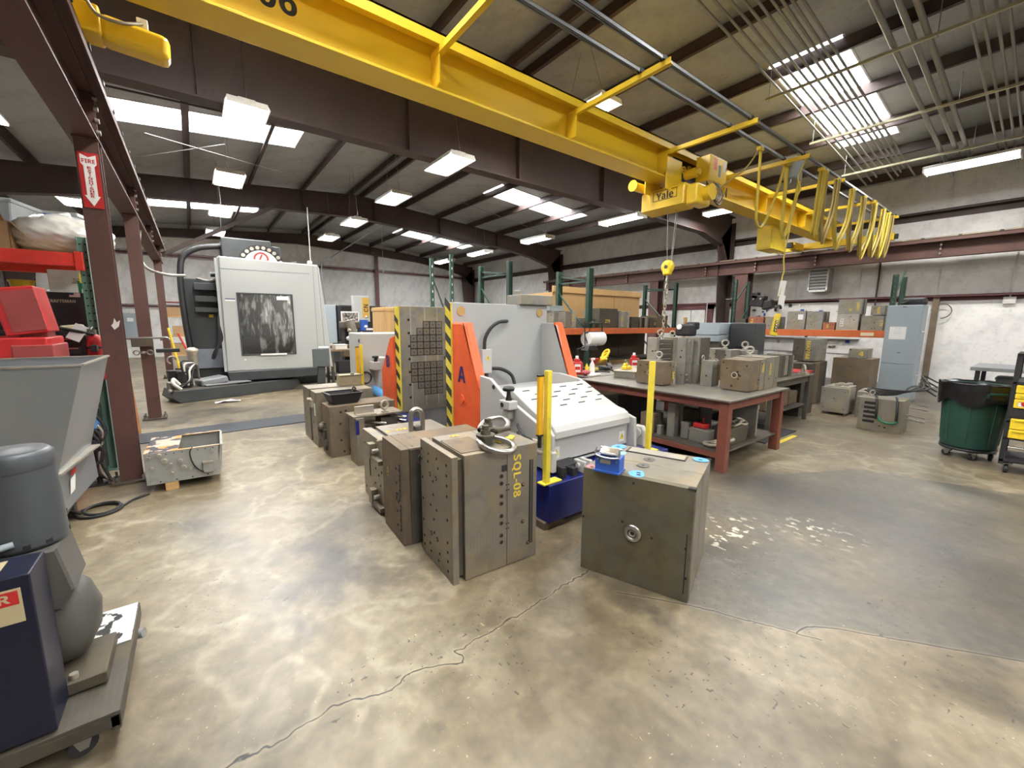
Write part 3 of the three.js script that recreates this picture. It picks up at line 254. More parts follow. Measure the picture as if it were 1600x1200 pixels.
// conduits hung below the purlins on strut trapezes, roof tie rods, air lines
{ const zs = [-3.24, -3.1, -2.97, -2.86, -2.75, -2.63, -2.55, -2.47, -2.38, -1.84, -1.64, -1.5, -1.12, -1.02, -0.91, -0.81, -0.3, 0.0]; const big = [-1.84, -1.64, -1.5];
  zs.forEach((z, i) => { const b = big.includes(z), x0 = 5.3 + (i % 3) * 0.12, x1 = i < 9 ? 13.3 - (i % 4) * 0.2 : 12.6 + (i % 5) * 0.3, dy = 0.55; single('conduit', ['first', 'second', 'third', 'fourth', 'fifth', 'sixth', 'seventh', 'eighth', 'ninth'][i < 9 ? i : i < 12 ? i - 9 : i - 12] + [' slim grey conduit from the crane rails, crossing the bright skylight', ' of three thick grey conduits beside the bright skylight', ' slim conduit past the three thick ones, away from the skylight'][i < 9 ? 0 : b ? 1 : 2], 'conduit', rod([x0, roofY(x0) - dy, z], [x1, roofY(x1) - dy, z], b ? 0.036 : 0.018, 10), M.conduit, undefined, 0, ['slim conduits under the skylight', 'thick conduits under the roof', 'spaced conduits under the roof'][i < 9 ? 0 : b ? 1 : 2]); });
  [[8.0, 'nearest to the camera'], [10.1, 'at the middle of the conduit run'], [12.2, 'at the wall end of the conduit run']].forEach(([x, w]) => { const y = roofY(x) - 0.59, t = thing('strut_trapeze', 'pale strut bar carrying the conduits, ' + w, 'bracket', [x, y, 0]); mesh('strut', rbx(-0.02, 0.02, -0.04, 0, -3.45, 0.2, 0.003), M.strut, t); for (const z of [-3.4, -1.4, 0.1]) mesh('threaded_rod', rod([0, -0.06, z], [0, 0.42, z], 0.006, 6), M.conduit, t); }); }
const tie = (label, a, b, r = 0.008, m = M.conduit) => single('tie_rod', label, 'rod', rod(a, b, r, 6), m);
tie('thin bright cross rod below the roof by the bright skylight strip', [-0.75, 5.35, -13.5], [0.9, 5.5, -11.78]); tie('thin cross rod crossing the first below the skylight strip', [-0.46, 5.4, -11.84], [2.27, 5.6, -13.31]); tie('thin rod running under the purlins before the deep rafter', [-0.9, 5.38, -9.9], [5.6, 5.83, -10.44], 0.018, M.primerDark); tie('thin cross rod under the roof past the ridge lights', [7.6, 5.79, -13.2], [12.85, 5.36, -13.9]);
single('air_pipe', 'thin dark pipe dropping down the end wall behind the milling machine', 'pipe', [tube([[1.2, 5.68, -20.5], [1.2, 4.6, -20.6], [1.25, 4.35, -20.65], [2.1, 4.3, -20.7], [2.15, 4.2, -20.7], [2.15, 2.6, -20.7]], 0.022, 40, 6)], M.black); single('air_pipe', 'pale pipe dropping to the far machines beside the milling machine', 'pipe', [tube([[6.9, 5.84, -16.5], [5.2, 4.45, -20.8], [4.9, 4.25, -20.6], [4.9, 2.2, -20.6]], 0.025, 40, 6)], M.galv);
single('cord_drop', 'thin white cord with a plug hanging from the rafter past the machines', 'cord', [rod([7.1, 5.85, -19], [7.1, 1.7, -19], 0.008, 6), cyl(0.04, 0.04, 0.1, 7.1, 3.9, -19)], M.white);
single('machine_conduit', 'grey flexible conduit looping from the runway to the milling machine', 'conduit', tube([[-0.62, 3.2, -10.2], [-0.66, 2.75, -10.1], [-0.55, 2.5, -9.9], [-0.3, 2.42, -9.9], [-0.05, 2.44, -10.1]], 0.025, 40, 8), M.conduit);
// ---------- mold blocks in the middle of the floor ----------
const holeGeo = {}; function hole(par, x, y, z, ax, r = 0.012, name = 'bolt_hole', mat = M.hole) { const k = ax + r; const g = holeGeo[k] ??= merged(cyl(r, r, 0.003, 0, 0, 0, ax === 'z' ? PI / 2 : 0, 0, ax === 'x' ? PI / 2 : 0, 12)); const m = new THREE.Mesh(g, mat); m.name = name; m.position.set(x, y, z); m.castShadow = m.receiveShadow = true; par.add(m); return m; }
const ringAt = (par, x, y, z, ax, R, mat = M.steelBright) => mesh('locating_ring', xf(new THREE.TorusGeometry(R, R * 0.16, 8, 26), x, y, z, ax === 'y' ? PI / 2 : 0, ax === 'x' ? PI / 2 : 0, 0), mat, par);
function eyebolt(par, x, y, z, s = 1, ry = -1.0) { const e = mesh('eyebolt', [tor(0.032 * s, 0.01 * s, x, y + 0.06 * s, z, 0, ry, 0), cyl(0.014 * s, 0.016 * s, 0.02 * s, x, y + 0.02 * s, z), cyl(0.028 * s, 0.028 * s, 0.012 * s, x, y + 0.006 * s, z)], M.steelBright, par); return e; }
const stencil = (par, s, h, x, y, z, face, rot = 0, mat = M.stencil, w) => { const g = text(s, h, 0.0012, { w }); g.rotateZ(rot); if (face === '-x') g.rotateY(-PI / 2); else if (face === 'y') g.rotateX(-PI / 2); else if (face === '+x') g.rotateY(PI / 2); g.translate(x, y, z); return mesh('stencil_lettering', g, mat, par); };
// plates stacked along x or z: list of [from, to, inset, material?]
function stack(par, axis, plates, h, w, y0 = 0, mat = M.steel, other0 = 0) { return plates.map(([a, b, ins = 0, m = mat, lo = 0, hi = 0]) => axis === 'x' ? mesh('mold_plate', rbx(a, b, y0 + ins + lo, y0 + h - ins - hi, other0 - w + ins, other0 - ins, 0.004), m, par) : mesh('mold_plate', rbx(other0 + ins, other0 + w - ins, y0 + ins + lo, y0 + h - ins - hi, a, b, 0.004), m, par)); }
function hoistRing(par, x, y, z, ry, down) { const g = mesh('hoist_ring', [cyl(0.05, 0.05, 0.05, x, y + 0.03, z), cyl(0.062, 0.062, 0.014, x, y + 0.06, z), cyl(0.03, 0.034, 0.03, x, y + 0.08, z), cyl(0.024, 0.024, 0.05, x, y + 0.1, z, 0, 0, 0, 6)], M.steelDark, par); const c = Math.cos(ry), s = Math.sin(ry), P = (u, v, w) => [x + u * c + w * s, y + v, z - u * s + w * c]; mesh('bail', [tube([P(-0.062, 0.035, 0), P(-0.095, 0.03 + down * 0.2, 0.08), P(-0.085, 0.03 + down * 0.7, 0.17), P(0, 0.03 + down, 0.225), P(0.085, 0.03 + down * 0.7, 0.17), P(0.095, 0.03 + down * 0.2, 0.08), P(0.062, 0.035, 0)], 0.018, 40, 10)], M.chrome2, g); }
M.chrome2 = std(L(0.42, 0.41, 0.39), 0.3, 1);
// large block with stencilled lettering
{ const t = thing('mold_block', 'large steel mold block stencilled SQL-08 with swivel hoist rings on top', 'mold', [1.13, 0, -2.055], -4 * D), h = 0.815, d = 0.5;
  stack(t, 'x', [[0, 0.042], [0.042, 0.085, 0.03, M.steelDark], [0.085, 0.39, 0.004], [0.392, 0.63, 0.004]], h, d);
  mesh('slot', rbx(0.566, 0.596, 0.11, 0.7, -0.012, 0.0003, 0.001), M.hole, t); mesh('slot', rbx(0.572, 0.59, 0.11, 0.7, -0.004, 0.0006, 0.0001), M.steelDark, t); mesh('logo_plate', rbx(0.35, 0.39, 0.662, 0.702, -0.004, 0.001, 0.0005), M.ink, t);
  for (const y of [0.631, 0.583, 0.497, 0.447, 0.362, 0.313, 0.227, 0.181]) { ringAt(t, 0.348, y, -0.003, 'z', 0.0125, M.steelDark); hole(t, 0.348, y, -0.003, 'z', 0.011); }
  for (const [x, y] of [[0.515, 0.54], [0.515, 0.28], [0.56, 0.115]]) { hole(t, x, y, -0.003, 'z', 0.013); hole(t, x + 0.002, y + 0.003, -0.0015, 'z', 0.006, 'fitting', M.brass); }
  for (const x of [0.385, 0.402]) for (const y of [0.565, 0.53, 0.3, 0.265]) hole(t, x, y, -0.003, 'z', 0.0045);
  stencil(t, 'SQL-08', 0.058, 0.462, 0.61, -0.0035, '+z', -PI / 2, M.stencil, 0.29);
  const Q = [[83, 262], [83, 328], [86, 447], [86, 590], [86, 733], [90, 845], [90, 905], [133, 300], [128, 350], [140, 435, 1], [160, 485], [180, 465, 1], [187, 335], [195, 400], [247, 377], [247, 445], [247, 512], [247, 583], [247, 742], [247, 897], [247, 965], [247, 1028], [247, 1097], [160, 573], [141, 640], [181, 680], [161, 741], [141, 835, 1], [162, 833], [181, 880, 1], [131, 903], [196, 980], [137, 960], [188, 1028]];
  for (const [u, p, k] of Q) { const s = (275 - u) / 200, top = 325 - 130 * s, bot = 1195 - 250 * s, y = (bot - p) / (bot - top) * h, z = -s * 0.49 - 0.004; hole(t, -0.0005, y, z, 'x', k ? 0.016 : 0.0095); if (k) hole(t, -0.0018, y, z, 'x', 0.009, 'screw', M.steel); }
  hoistRing(t, 0.31, h, -0.14, 0.25, -0.03); hoistRing(t, 0.42, h, -0.3, 2.2, 0.05); mesh('latch_bar', rbox(0.16, 0.03, 0.05, 0.012, 0.5, h + 0.05, -0.24, 0, 0.35, -0.1), M.steelDark, t); stencil(t, 'SQ', 0.04, 0.22, h + 0.001, -0.42, 'y', 0.4, M.stencil); hole(t, 0.25, h, -0.03, 'y', 0.006); hole(t, 0.1, h, -0.36, 'y', 0.006); mesh('inset_panel', rbx(0.09, 0.3, h - 0.006, h + 0.001, -0.36, -0.05, 0.001), M.steelBrown, t);
  single('yellow_rag', 'small crumpled yellow rag lying on the largest stencilled block', 'rag', [rbox(0.15, 0.012, 0.055, 0.005, 0, 0.006, 0, 0, 0.2, 0), rbox(0.06, 0.016, 0.04, 0.005, 0.05, 0.012, 0.005, 0.1, 0.6, 0.1)], M.stencil, [1.6, h, -2.17]); }
// second block
{ const t = thing('mold_block', 'steel mold block with dark end face squeezed behind the largest block', 'mold', [1.07, 0, -2.66], -3 * D), h = 0.72, d = 0.43;
  stack(t, 'x', [[0, 0.06, 0.002], [0.06, 0.3, 0], [0.3, 0.74, 0.003]], h, d, 0, M.steelBrown); mesh('end_plate', rbx(0.06, 0.74, 0.01, h - 0.01, 0, 0.006, 0.002), M.steelDark, t); ringAt(t, 0.16, h - 0.09, 0.006, 'z', 0.042, M.steelDark); ringAt(t, 0.16, 0.06, 0.006, 'z', 0.042, M.steelDark); hole(t, 0.16, h - 0.09, 0.006, 'z', 0.03); hole(t, 0.16, 0.06, 0.006, 'z', 0.03);
  for (let k = 0; k < 14; k++) { hole(t, -0.001, 0.1 + k * 0.038, -0.06 + (k % 2) * 0.012, 'x', 0.008); if (k % 3 === 0) hole(t, -0.001, 0.12 + k * 0.036, -0.12, 'x', 0.011); } mesh('slot', rbx(-0.002, 0.01, 0.36, 0.6, -0.052, -0.036, 0.0005), M.hole, t); mesh('slot', rbx(-0.002, 0.01, 0.1, 0.3, -0.052, -0.036, 0.0005), M.hole, t);
  for (let k = 0; k < 5; k++) { const a = k * 1.25; hole(t, -0.001, 0.34 + 0.03 * Math.sin(a), -0.1 + 0.035 * Math.cos(a), 'x', 0.012); } stencil(t, '4BT', 0.035, -0.001, 0.47, -0.31, '-x', -PI / 2, M.stencilDark); mesh('inset_panel', rbx(0.16, 0.42, h - 0.004, h + 0.001, -0.38, -0.16, 0.001), M.steelBrown, t); hole(t, 0.1, h, -0.05, 'y', 0.008); hole(t, 0.12, h, -0.4, 'y', 0.006); mesh('slot', rbx(0.2, 0.28, h - 0.002, h + 0.001, -0.06, -0.04, 0.0005), M.hole, t); }
// third block with ejector bars and a standing shackle
{ const t = thing('mold_block', 'steel mold block with protruding side bars and an upright lifting shackle', 'mold', [1.145, 0, -3.17], -2 * D), h = 0.62, d = 0.64;
  stack(t, 'x', [[0, 0.08, 0], [0.08, 0.12, 0.02, M.steelDark], [0.12, 0.36, 0], [0.362, 0.68, 0.002]], h, d, 0, M.steel); mesh('thin_plate', rbx(-0.03, 0.5, 0.02, h + 0.04, 0.012, 0.03, 0.002), M.steelDark, t); mesh('top_pin', cyl(0.012, 0.012, 0.11, -0.02, h + 0.045, 0.02, 0, 0, PI / 2), M.steel, t);
  for (const y of [0.47, 0.06]) { mesh('latch_bar', rbx(-0.055, 0.0, y - 0.03, y + 0.1, -0.33, -0.25, 0.004), M.steel, t); mesh('latch_bar', rbx(-0.045, -0.001, y - 0.04, y - 0.0, -0.25, -0.06, 0.004), M.steel, t); mesh('latch_pin', cyl(0.02, 0.02, 0.05, -0.025, y + 0.05, -0.2, 0, 0, PI / 2, 12), M.steelBright, t); }
  mesh('slot', rbx(-0.002, 0.01, 0.22, 0.54, -0.46, -0.43, 0.0005), M.hole, t); for (const [z, y] of [[-0.12, 0.35], [-0.2, 0.3], [-0.16, 0.22], [-0.05, 0.2], [-0.1, 0.44], [-0.28, 0.34], [-0.3, 0.2], [-0.58, 0.5], [-0.58, 0.08]]) hole(t, -0.001, y, z, 'x', 0.011); stencil(t, '7C-DE M', 0.035, -0.002, 0.3, -0.36, '-x', -PI / 2, M.stencilDark, 0.3); stencil(t, 'C-DE M', 0.05, 0.3, h + 0.001, -0.4, 'y', 0.1, M.stencil, 0.34);
  mesh('shackle', [tube([[0.42, h - 0.01, -0.28], [0.42, h + 0.12, -0.28], [0.43, h + 0.175, -0.28], [0.475, h + 0.2, -0.28], [0.52, h + 0.175, -0.28], [0.53, h + 0.12, -0.28], [0.53, h - 0.01, -0.28]].map(p => [p[0] - 0.09, p[1], p[2]]), 0.022, 36, 10)], M.chrome2, t); mesh('shackle_block', rbx(0.36, 0.42, h, h + 0.045, -0.31, -0.25, 0.006), M.steelDark, t); }
// fourth: open mold half with pins
{ const t = thing('mold_half', 'small open mold half with guide pins, an eyebolt and blue edge marks', 'mold', [1.33, 0, -4.6], 0), h = 0.54; mesh('mold_plate', rbx(0, 0.09, 0, h, -0.22, 0.05, 0.003), M.steel, t); mesh('mold_plate', rbx(0.09, 0.62, 0, 0.36, -0.3, 0.0, 0.003), M.steelDark, t); mesh('top_plate', rbx(-0.02, 0.55, h, h + 0.02, -0.28, 0.02, 0.002), M.steel, t); mesh('blue_mark', rbx(-0.004, 0.03, 0.36, h - 0.02, 0.0, 0.053, 0.001), M.blue, t); mesh('angle_plate', rbx(0.03, 0.25, h + 0.02, h + 0.11, -0.12, -0.09, 0.003), M.steelBright, t); mesh('angle_plate', rbx(0.03, 0.25, h + 0.02, h + 0.03, -0.12, 0, 0.002), M.steelBright, t); eyebolt(t, 0.36, h + 0.02, -0.05, 1.4, 0.2);
  for (const [x, z, y] of [[0.2, 0.05, 0.46], [0.45, 0.03, 0.5], [0.5, -0.1, 0.42], [0.3, 0.1, 0.4]]) mesh('guide_pin', rod([x, y, z - 0.12], [x + 0.14, y - 0.015, z], 0.018), M.chrome, t); mesh('mold_plate', rbx(0.3, 0.5, 0.36, 0.5, -0.2, -0.02, 0.003), M.steelDark, t); }
// fifth pair
const big5 = thing('mold_half', 'heavy brown mold half with rows of holes under the black bin', 'mold', [1.165, 0, -5.02], 0); { const t = big5, h = 0.615; stack(t, 'z', [[-0.34, -0.06, 0.0], [-0.06, 0, 0.002]], h, 0.8, 0, M.steelBrown); for (const [x, y] of [[0.13, 0.54], [0.19, 0.55], [0.3, 0.55], [0.48, 0.55], [0.6, 0.55], [0.12, 0.4], [0.26, 0.33], [0.38, 0.3], [0.12, 0.2], [0.26, 0.22], [0.15, 0.06], [0.22, 0.07], [0.4, 0.06], [0.5, 0.3], [0.6, 0.2], [0.66, 0.4]]) hole(t, x, y, 0.0005, 'z', 0.014);
  mesh('lift_strap', rbx(-0.03, 0.02, 0.12, 0.2, -0.3, -0.1, 0.006), M.steelDark, t); mesh('hanging_hook', [tor(0.05, 0.018, -0.03, 0.34, -0.2, 0, 0.3, 0), rod([-0.03, 0.29, -0.2], [-0.02, 0.06, -0.16], 0.022), sph(0.04, -0.06, 0.36, -0.14, 10)], M.steelDark, t); mesh('eyebolt', [tube([[0.36, h, -0.3], [0.36, h + 0.12, -0.3], [0.385, h + 0.17, -0.3], [0.41, h + 0.12, -0.3], [0.41, h, -0.3]], 0.012, 24, 8), cyl(0.06, 0.07, 0.03, 0.385, h + 0.015, -0.3, 0, 0, 0, 10), sph(0.03, 0.33, h + 0.04, -0.28, 8), sph(0.03, 0.44, h + 0.04, -0.3, 8)], M.steelDark, t); }
{ const t = thing('mold_half', 'tall grey mold half standing farthest behind the black bin', 'mold', [1.145, 0, -5.56], 0), h = 0.71; stack(t, 'z', [[-0.78, -0.4, 0], [-0.4, -0.3, 0.015, M.steelDark], [-0.3, 0, 0]], h, 0.72, 0, M.steel); mesh('latch', [rbx(-0.035, 0.0, 0.5, 0.6, -0.22, -0.14, 0.005), cyl(0.025, 0.025, 0.05, -0.04, 0.6, -0.2, 0, 0, PI / 2)], M.steelBright, t); mesh('name_label', rbx(-0.003, 0.001, 0.4, 0.56, -0.13, -0.06, 0.0005), M.paper, t); for (const [y, z] of [[0.1, -0.1], [0.3, -0.2], [0.62, -0.05], [0.1, -0.6], [0.4, -0.65]]) hole(t, -0.0005, y, z, 'x', 0.011); }
{ const t = thing('plastic_bin', 'black tapered plastic bin resting on the brown mold half', 'bin', [1.38, 0.615, -5.22], 0.06); const s = 0.2, o = []; const wall = (a, b) => o.push(quad(...a), quad(...b)); const T = [[-0.19, 0.13, 0.15], [0.19, 0.13, 0.15], [0.19, 0.13, -0.15], [-0.19, 0.13, -0.15]], B = [[-0.14, 0, 0.11], [0.14, 0, 0.11], [0.14, 0, -0.11], [-0.14, 0, -0.11]]; const sides = []; for (let i = 0; i < 4; i++) { const j = (i + 1) % 4; sides.push(quad(B[i], B[j], T[j], T[i])); const k = 0.965, Ti = T[i].map((v, q) => q === 1 ? v : v * k), Tj = T[j].map((v, q) => q === 1 ? v : v * k), Bi = B[i].map((v, q) => q === 1 ? 0.006 : v * 0.96), Bj = B[j].map((v, q) => q === 1 ? 0.006 : v * 0.96); sides.push(quad(Bj, Bi, Ti, Tj)); } sides.push(quad(B[3], B[2], B[1], B[0]), quad([-0.13, 0.006, 0.1], [0.13, 0.006, 0.1], [0.13, 0.006, -0.1], [-0.13, 0.006, -0.1])); mesh('tub', sides, M.black, t); mesh('rim', [0, 1, 2, 3].map(i => bar(T[i], T[(i + 1) % 4], 0.018, 0.012)), M.blackGloss, t); }
{ const t = thing('wooden_block', 'tan block lying on the tall grey mold half', 'block', [1.7, 0.71, -6.05], 0); mesh('body', rbox(0.3, 0.15, 0.16, 0.008, 0, 0.075, 0), paint(L(0.36, 0.31, 0.2), 0.6), t); mesh('latch_tab', rbox(0.05, 0.02, 0.03, 0.004, 0.03, 0.16, 0.06), M.hardware, t); mesh('bolt', rod([-0.15, 0.14, 0.1], [0.16, 0.14, 0.1], 0.008), M.steelDark, t); }
// sixth: cube mold with ring facing the aisle
{ const t = thing('mold_block', 'dark cube shaped mold block with a bright locating ring on its front face', 'mold', [2.13, 0, -1.105], 20 * D), h = 0.69, d = 0.665, w = 0.635; const dk = metal(L(0.21, 0.195, 0.15), 0.7, steelB, 0.7);
  mesh('clamp_plate', rbx(0, 0.05, 0, h, -d, 0, 0.004), dk, t); stack(t, 'x', [[0.05, 0.3, 0.004], [0.302, 0.44, 0.002], [0.442, w, 0.004]], h, d, 0, M.steel); const ring = mesh('locating_ring', lathe([[0.028, 0], [0.028, 0.012], [0.036, 0.014], [0.05, 0.01], [0.054, 0.0]], 30, -0.001, 0.335, -0.335, 0, 0, PI / 2), M.chrome2, t); hole(t, -0.002, 0.335, -0.335, 'x', 0.029); mesh('sprue_bushing', tor(0.018, 0.006, -0.003, 0.335, -0.335, 0, PI / 2, 0), M.steelBright, t);
  for (const [z, y] of [[-0.343, 0.653], [-0.4, 0.393], [-0.22, 0.338], [-0.655, 0.36], [-0.03, 0.33], [-0.02, 0.15]]) hole(t, -0.001, y, z, 'x', 0.008); mesh('edge_groove', rbx(-0.001, 0.003, 0.05, 0.42, -0.03, -0.024, 0.0003), M.hole, t);
  mesh('slot', rbx(0.485, 0.6, h - 0.03, h + 0.0006, -0.545, -0.14, 0.0005), M.steelDark, t); mesh('slot_wall', rbx(0.485, 0.495, h - 0.02, h + 0.0012, -0.545, -0.14, 0.0005), M.hole, t); mesh('slot_key', rbx(0.5, 0.61, h - 0.02, h + 0.001, -0.53, -0.15, 0.002), M.steelBright, t);
  const blob = (x, z, rx, rz, mat, k) => { const p = []; for (let i = 0; i < 16; i++) { const a = i / 16 * 2 * PI, f = 0.85 + 0.25 * vn(i * 0.9, k, 401); p.push([x + rx * f * Math.cos(a), -(z + rz * f * Math.sin(a))]); } mesh('layout_dye_patch', prism(p, 0, 0.0008).rotateX(-PI / 2).translate(0, h, 0), mat, t); };
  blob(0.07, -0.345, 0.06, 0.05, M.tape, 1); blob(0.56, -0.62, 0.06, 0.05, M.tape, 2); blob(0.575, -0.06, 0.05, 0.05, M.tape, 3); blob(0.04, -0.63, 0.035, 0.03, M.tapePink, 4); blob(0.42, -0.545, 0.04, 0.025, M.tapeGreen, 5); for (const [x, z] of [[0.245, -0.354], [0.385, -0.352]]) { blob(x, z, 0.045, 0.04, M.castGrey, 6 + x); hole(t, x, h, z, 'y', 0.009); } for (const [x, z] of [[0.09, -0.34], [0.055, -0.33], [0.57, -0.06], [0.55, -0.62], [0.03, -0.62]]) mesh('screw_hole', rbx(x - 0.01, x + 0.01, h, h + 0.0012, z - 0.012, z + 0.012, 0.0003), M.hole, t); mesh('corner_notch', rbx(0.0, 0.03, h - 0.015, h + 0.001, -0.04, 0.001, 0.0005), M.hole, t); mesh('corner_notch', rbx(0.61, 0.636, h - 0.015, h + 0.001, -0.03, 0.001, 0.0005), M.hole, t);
  const b = thing('latch_box', 'small blue steel box with a silver wire handle on the cube mold', 'box', [2.13 + 0.03 * 0.94 - 0.505 * 0.342, h, -1.105 - 0.03 * 0.342 - 0.505 * 0.94], 20 * D); mesh('body', rbox(0.1, 0.1, 0.155, 0.005, 0, 0.05, 0), M.royal, b); mesh('base_lip', rbox(0.115, 0.012, 0.165, 0.002, 0.0, 0.006, 0), M.royal, b); mesh('name_plate', rbox(0.002, 0.025, 0.065, 0.0005, -0.051, 0.07, -0.01), M.steelBright, b); for (const s of [-0.06, 0.06]) hole(b, -0.05, 0.08, s, 'x', 0.005, 'screw', M.steelBright);
  mesh('top_plate', rbox(0.06, 0.02, 0.11, 0.004, 0.01, 0.11, 0), M.steelBright, b); mesh('toggle_lever', rbox(0.07, 0.014, 0.11, 0.004, -0.01, 0.128, 0, 0, 0, 0.25), M.chrome, b); mesh('wire_handle', tube([[-0.04, 0.15, -0.07], [-0.05, 0.11, -0.075], [-0.058, 0.1, -0.04], [-0.058, 0.1, 0.04], [-0.05, 0.11, 0.075], [-0.04, 0.15, 0.07]], 0.006, 30, 8), M.chrome, b); mesh('pivot_pin', cyl(0.007, 0.007, 0.14, 0.03, 0.135, 0, PI / 2, 0, 0), M.chrome, b); }

// ---------- mold spotting press with two tilting platens ----------
{ const t = thing('mold_spotting_press', 'large white and orange mold opening press with striped platens on a blue base', 'press', [2.85, 0, -2.2], 0), Z = z => z + 2.2, X = x => x - 2.85;
  mesh('blue_base', [rbx(-0.8, 0.8, 0.06, 0.37, -0.5, 0, 0.01), rbx(-0.8, -0.62, 0.06, 0.36, -5.2, -0.5, 0.01), rbx(0.62, 0.8, 0.06, 0.36, -5.2, -0.5, 0.01), rbx(-0.8, 0.8, 0.06, 0.36, -5.4, -5.2, 0.01)], M.blue, t); mesh('sump_pan', rbx(-0.62, 0.62, 0.07, 0.14, -5.2, -0.5, 0.004), M.black, t); for (const [x, z] of [[-0.72, -0.1], [0.72, -0.1], [-0.72, -5.2], [0.72, -5.2]]) mesh('levelling_pad', rbx(x - 0.1, x + 0.1, 0, 0.06, z - 0.07, z + 0.07, 0.004), M.steelBrown, t); for (const [y, z] of [[0.13, -0.03], [0.24, -0.03]]) hole(t, -0.802, y, z - 0.05, 'x', 0.012);
  mesh('valve_manifold', [rbx(-0.6, -0.35, 0.37, 0.45, -0.42, -0.1, 0.01)], M.black, t); mesh('valve', rbx(-0.62, -0.58, 0.37, 0.46, -0.1, -0.04, 0.006), M.black, t); mesh('valve', rbx(-0.52, -0.46, 0.37, 0.44, -0.1, -0.03, 0.006), M.black, t);  // valves coloured black to paint the shade of the gap under the front plate
  // platen A
  const A0 = Z(-3.92); const pa = mesh('platen', rbx(-0.67, 0.7, 0.34, 1.81, A0 - 0.13, A0, 0.008), M.machineGrey, t, 'grey painted platen seen from its back'); for (const x of [-0.55, 0.57]) mesh('guide_disc', cyl(0.05, 0.05, 0.012, x, 1.72, A0 + 0.003, PI / 2, 0, 0, 24), paint(L(0.42, 0.28, 0.1), 0.6), pa);
  const B0 = Z(-5.35); const pb = mesh('platen', rbx(-0.67, 0.7, 0.36, 1.81, B0 - 0.16, B0, 0.006), M.steel, t, 'steel magnetic platen with rows of square poles'); for (let k = 0; k < 7; k++) hole(pb, -0.53, 0.56 + k * 0.178, B0, 'z', 0.018); hole(pb, 0.03, 1.09, B0, 'z', 0.026); for (const x of [-0.5, -0.29, -0.1, 0.07, 0.25, 0.43]) mesh('seam_strip', rbx(x - 0.006, x + 0.006, 0.42, 1.8, B0 - 0.002, B0 + 0.001, 0.0005), M.steelBright, pb);
  const rows = [[3, 1.563], [4, 1.469], [5, 1.375], [5, 1.281], [5, 1.187], [5, 1.0], [5, 0.906], [5, 0.812], [4, 0.718], [3, 0.624]]; for (const s of [-1, 1]) for (const [n, y] of rows) for (let k = 0; k < n; k++) { const x = 0.015 + s * (0.09 + k * 0.097); mesh('pole_gap', rbx(x - 0.051, x + 0.051, y - 0.05, y + 0.05, B0, B0 + 0.0015, 0.0003), M.hole, pb); const q = mesh('magnet_pole', rbx(x - 0.042, x + 0.042, y - 0.041, y + 0.041, B0, B0 + 0.004, 0.001), M.steelBrown2, pb); hole(pb, x, y, B0 + 0.0035, 'z', 0.009); }
  for (const [z0, z1, lo] of [[A0 - 0.125, A0 - 0.005, 0.36], [B0 - 0.125, B0 - 0.005, 0.38]]) { const st = mesh('hazard_strip', rbx(-0.6745, -0.67, lo, 1.8, z0, z1, 0.001), M.curtainYellow, t); for (let y = lo + 0.05; y < 1.72; y += 0.185) mesh('hazard_stripe', onX(prism([[-z1, y], [-z0, y + 0.08], [-z0, y + 0.165], [-z1, y + 0.085]], 0, 0.0015)).translate(-0.676, 0, 0), M.ink, st); const st2 = mesh('hazard_strip', rbx(-0.67, -0.655, lo, 1.8, z1, z1 + 0.0065, 0.001), M.curtainYellow, t); }
  // gussets
  const gus = (pts, x0, x1, mat, par = t, b = 0.008) => mesh('gusset', onX(prism(pts.map(p => [-p[0], p[1]]), x0, x1, b)), mat, par);
  const ga = [[A0, 0.38], [A0 + 0.52, 0.38], [A0 + 0.52, 0.95], [A0 + 0.28, 1.57], [A0 + 0.2, 1.6], [A0, 1.6]]; const g1 = gus(ga, -0.665, -0.56, M.orangeRed, t, 0.02); stencil(g1, 'A', 0.17, -0.667, 1.06, A0 + 0.2, '-x', 0, M.blue); mesh('boss', cyl(0.05, 0.05, 0.03, -0.667, 0.8, A0 + 0.2, 0, 0, PI / 2, 20), M.orangeRed, g1);
  const g2 = gus(ga.map(p => [p[0], p[1]]), 0.6, 0.62, M.machineGrey); mesh('gusset_flange', [bar([0.66, 1.6, A0 + 0.24], [0.66, 0.95, A0 + 0.52], 0.12, 0.03), bar([0.66, 0.95, A0 + 0.52], [0.66, 0.4, A0 + 0.52], 0.12, 0.03)], M.orangeRed, t); mesh('gusset_flange', [bar([-0.615, 1.59, A0 + 0.24], [-0.615, 0.95, A0 + 0.515], 0.1, 0.03)], M.orangeRed, t);
  const gb = [[B0 - 0.16, 0.3], [B0 - 0.16, 1.4], [B0 - 0.26, 1.38], [B0 - 0.62, 0.9], [B0 - 0.62, 0.3]]; const g3 = gus([...gb].reverse(), -0.7, -0.6, M.orangeRed); stencil(g3, 'B', 0.17, -0.71, 1.05, B0 - 0.34, '-x', 0, M.blue); gus([...gb].reverse(), 0.6, 0.7, M.orangeRed);
  // hose and connection box on platen A
  const jb = mesh('connection_box', rbx(-0.32, -0.19, 1.03, 1.3, A0, A0 + 0.07, 0.006), M.machineWhite, t); mesh('warning_triangle', prism([[-0.03, 0], [0.03, 0], [0, 0.055]], 0, 0.001).translate(-0.245, 1.18, A0 + 0.07), M.curtainYellow, jb); mesh('bolt_mark', prism([[-0.004, 0.01], [0.008, 0.025], [0.002, 0.025], [0.006, 0.04], [-0.008, 0.024], [-0.001, 0.024]], 0, 0.0006).translate(-0.245, 1.18, A0 + 0.071), M.ink, jb);
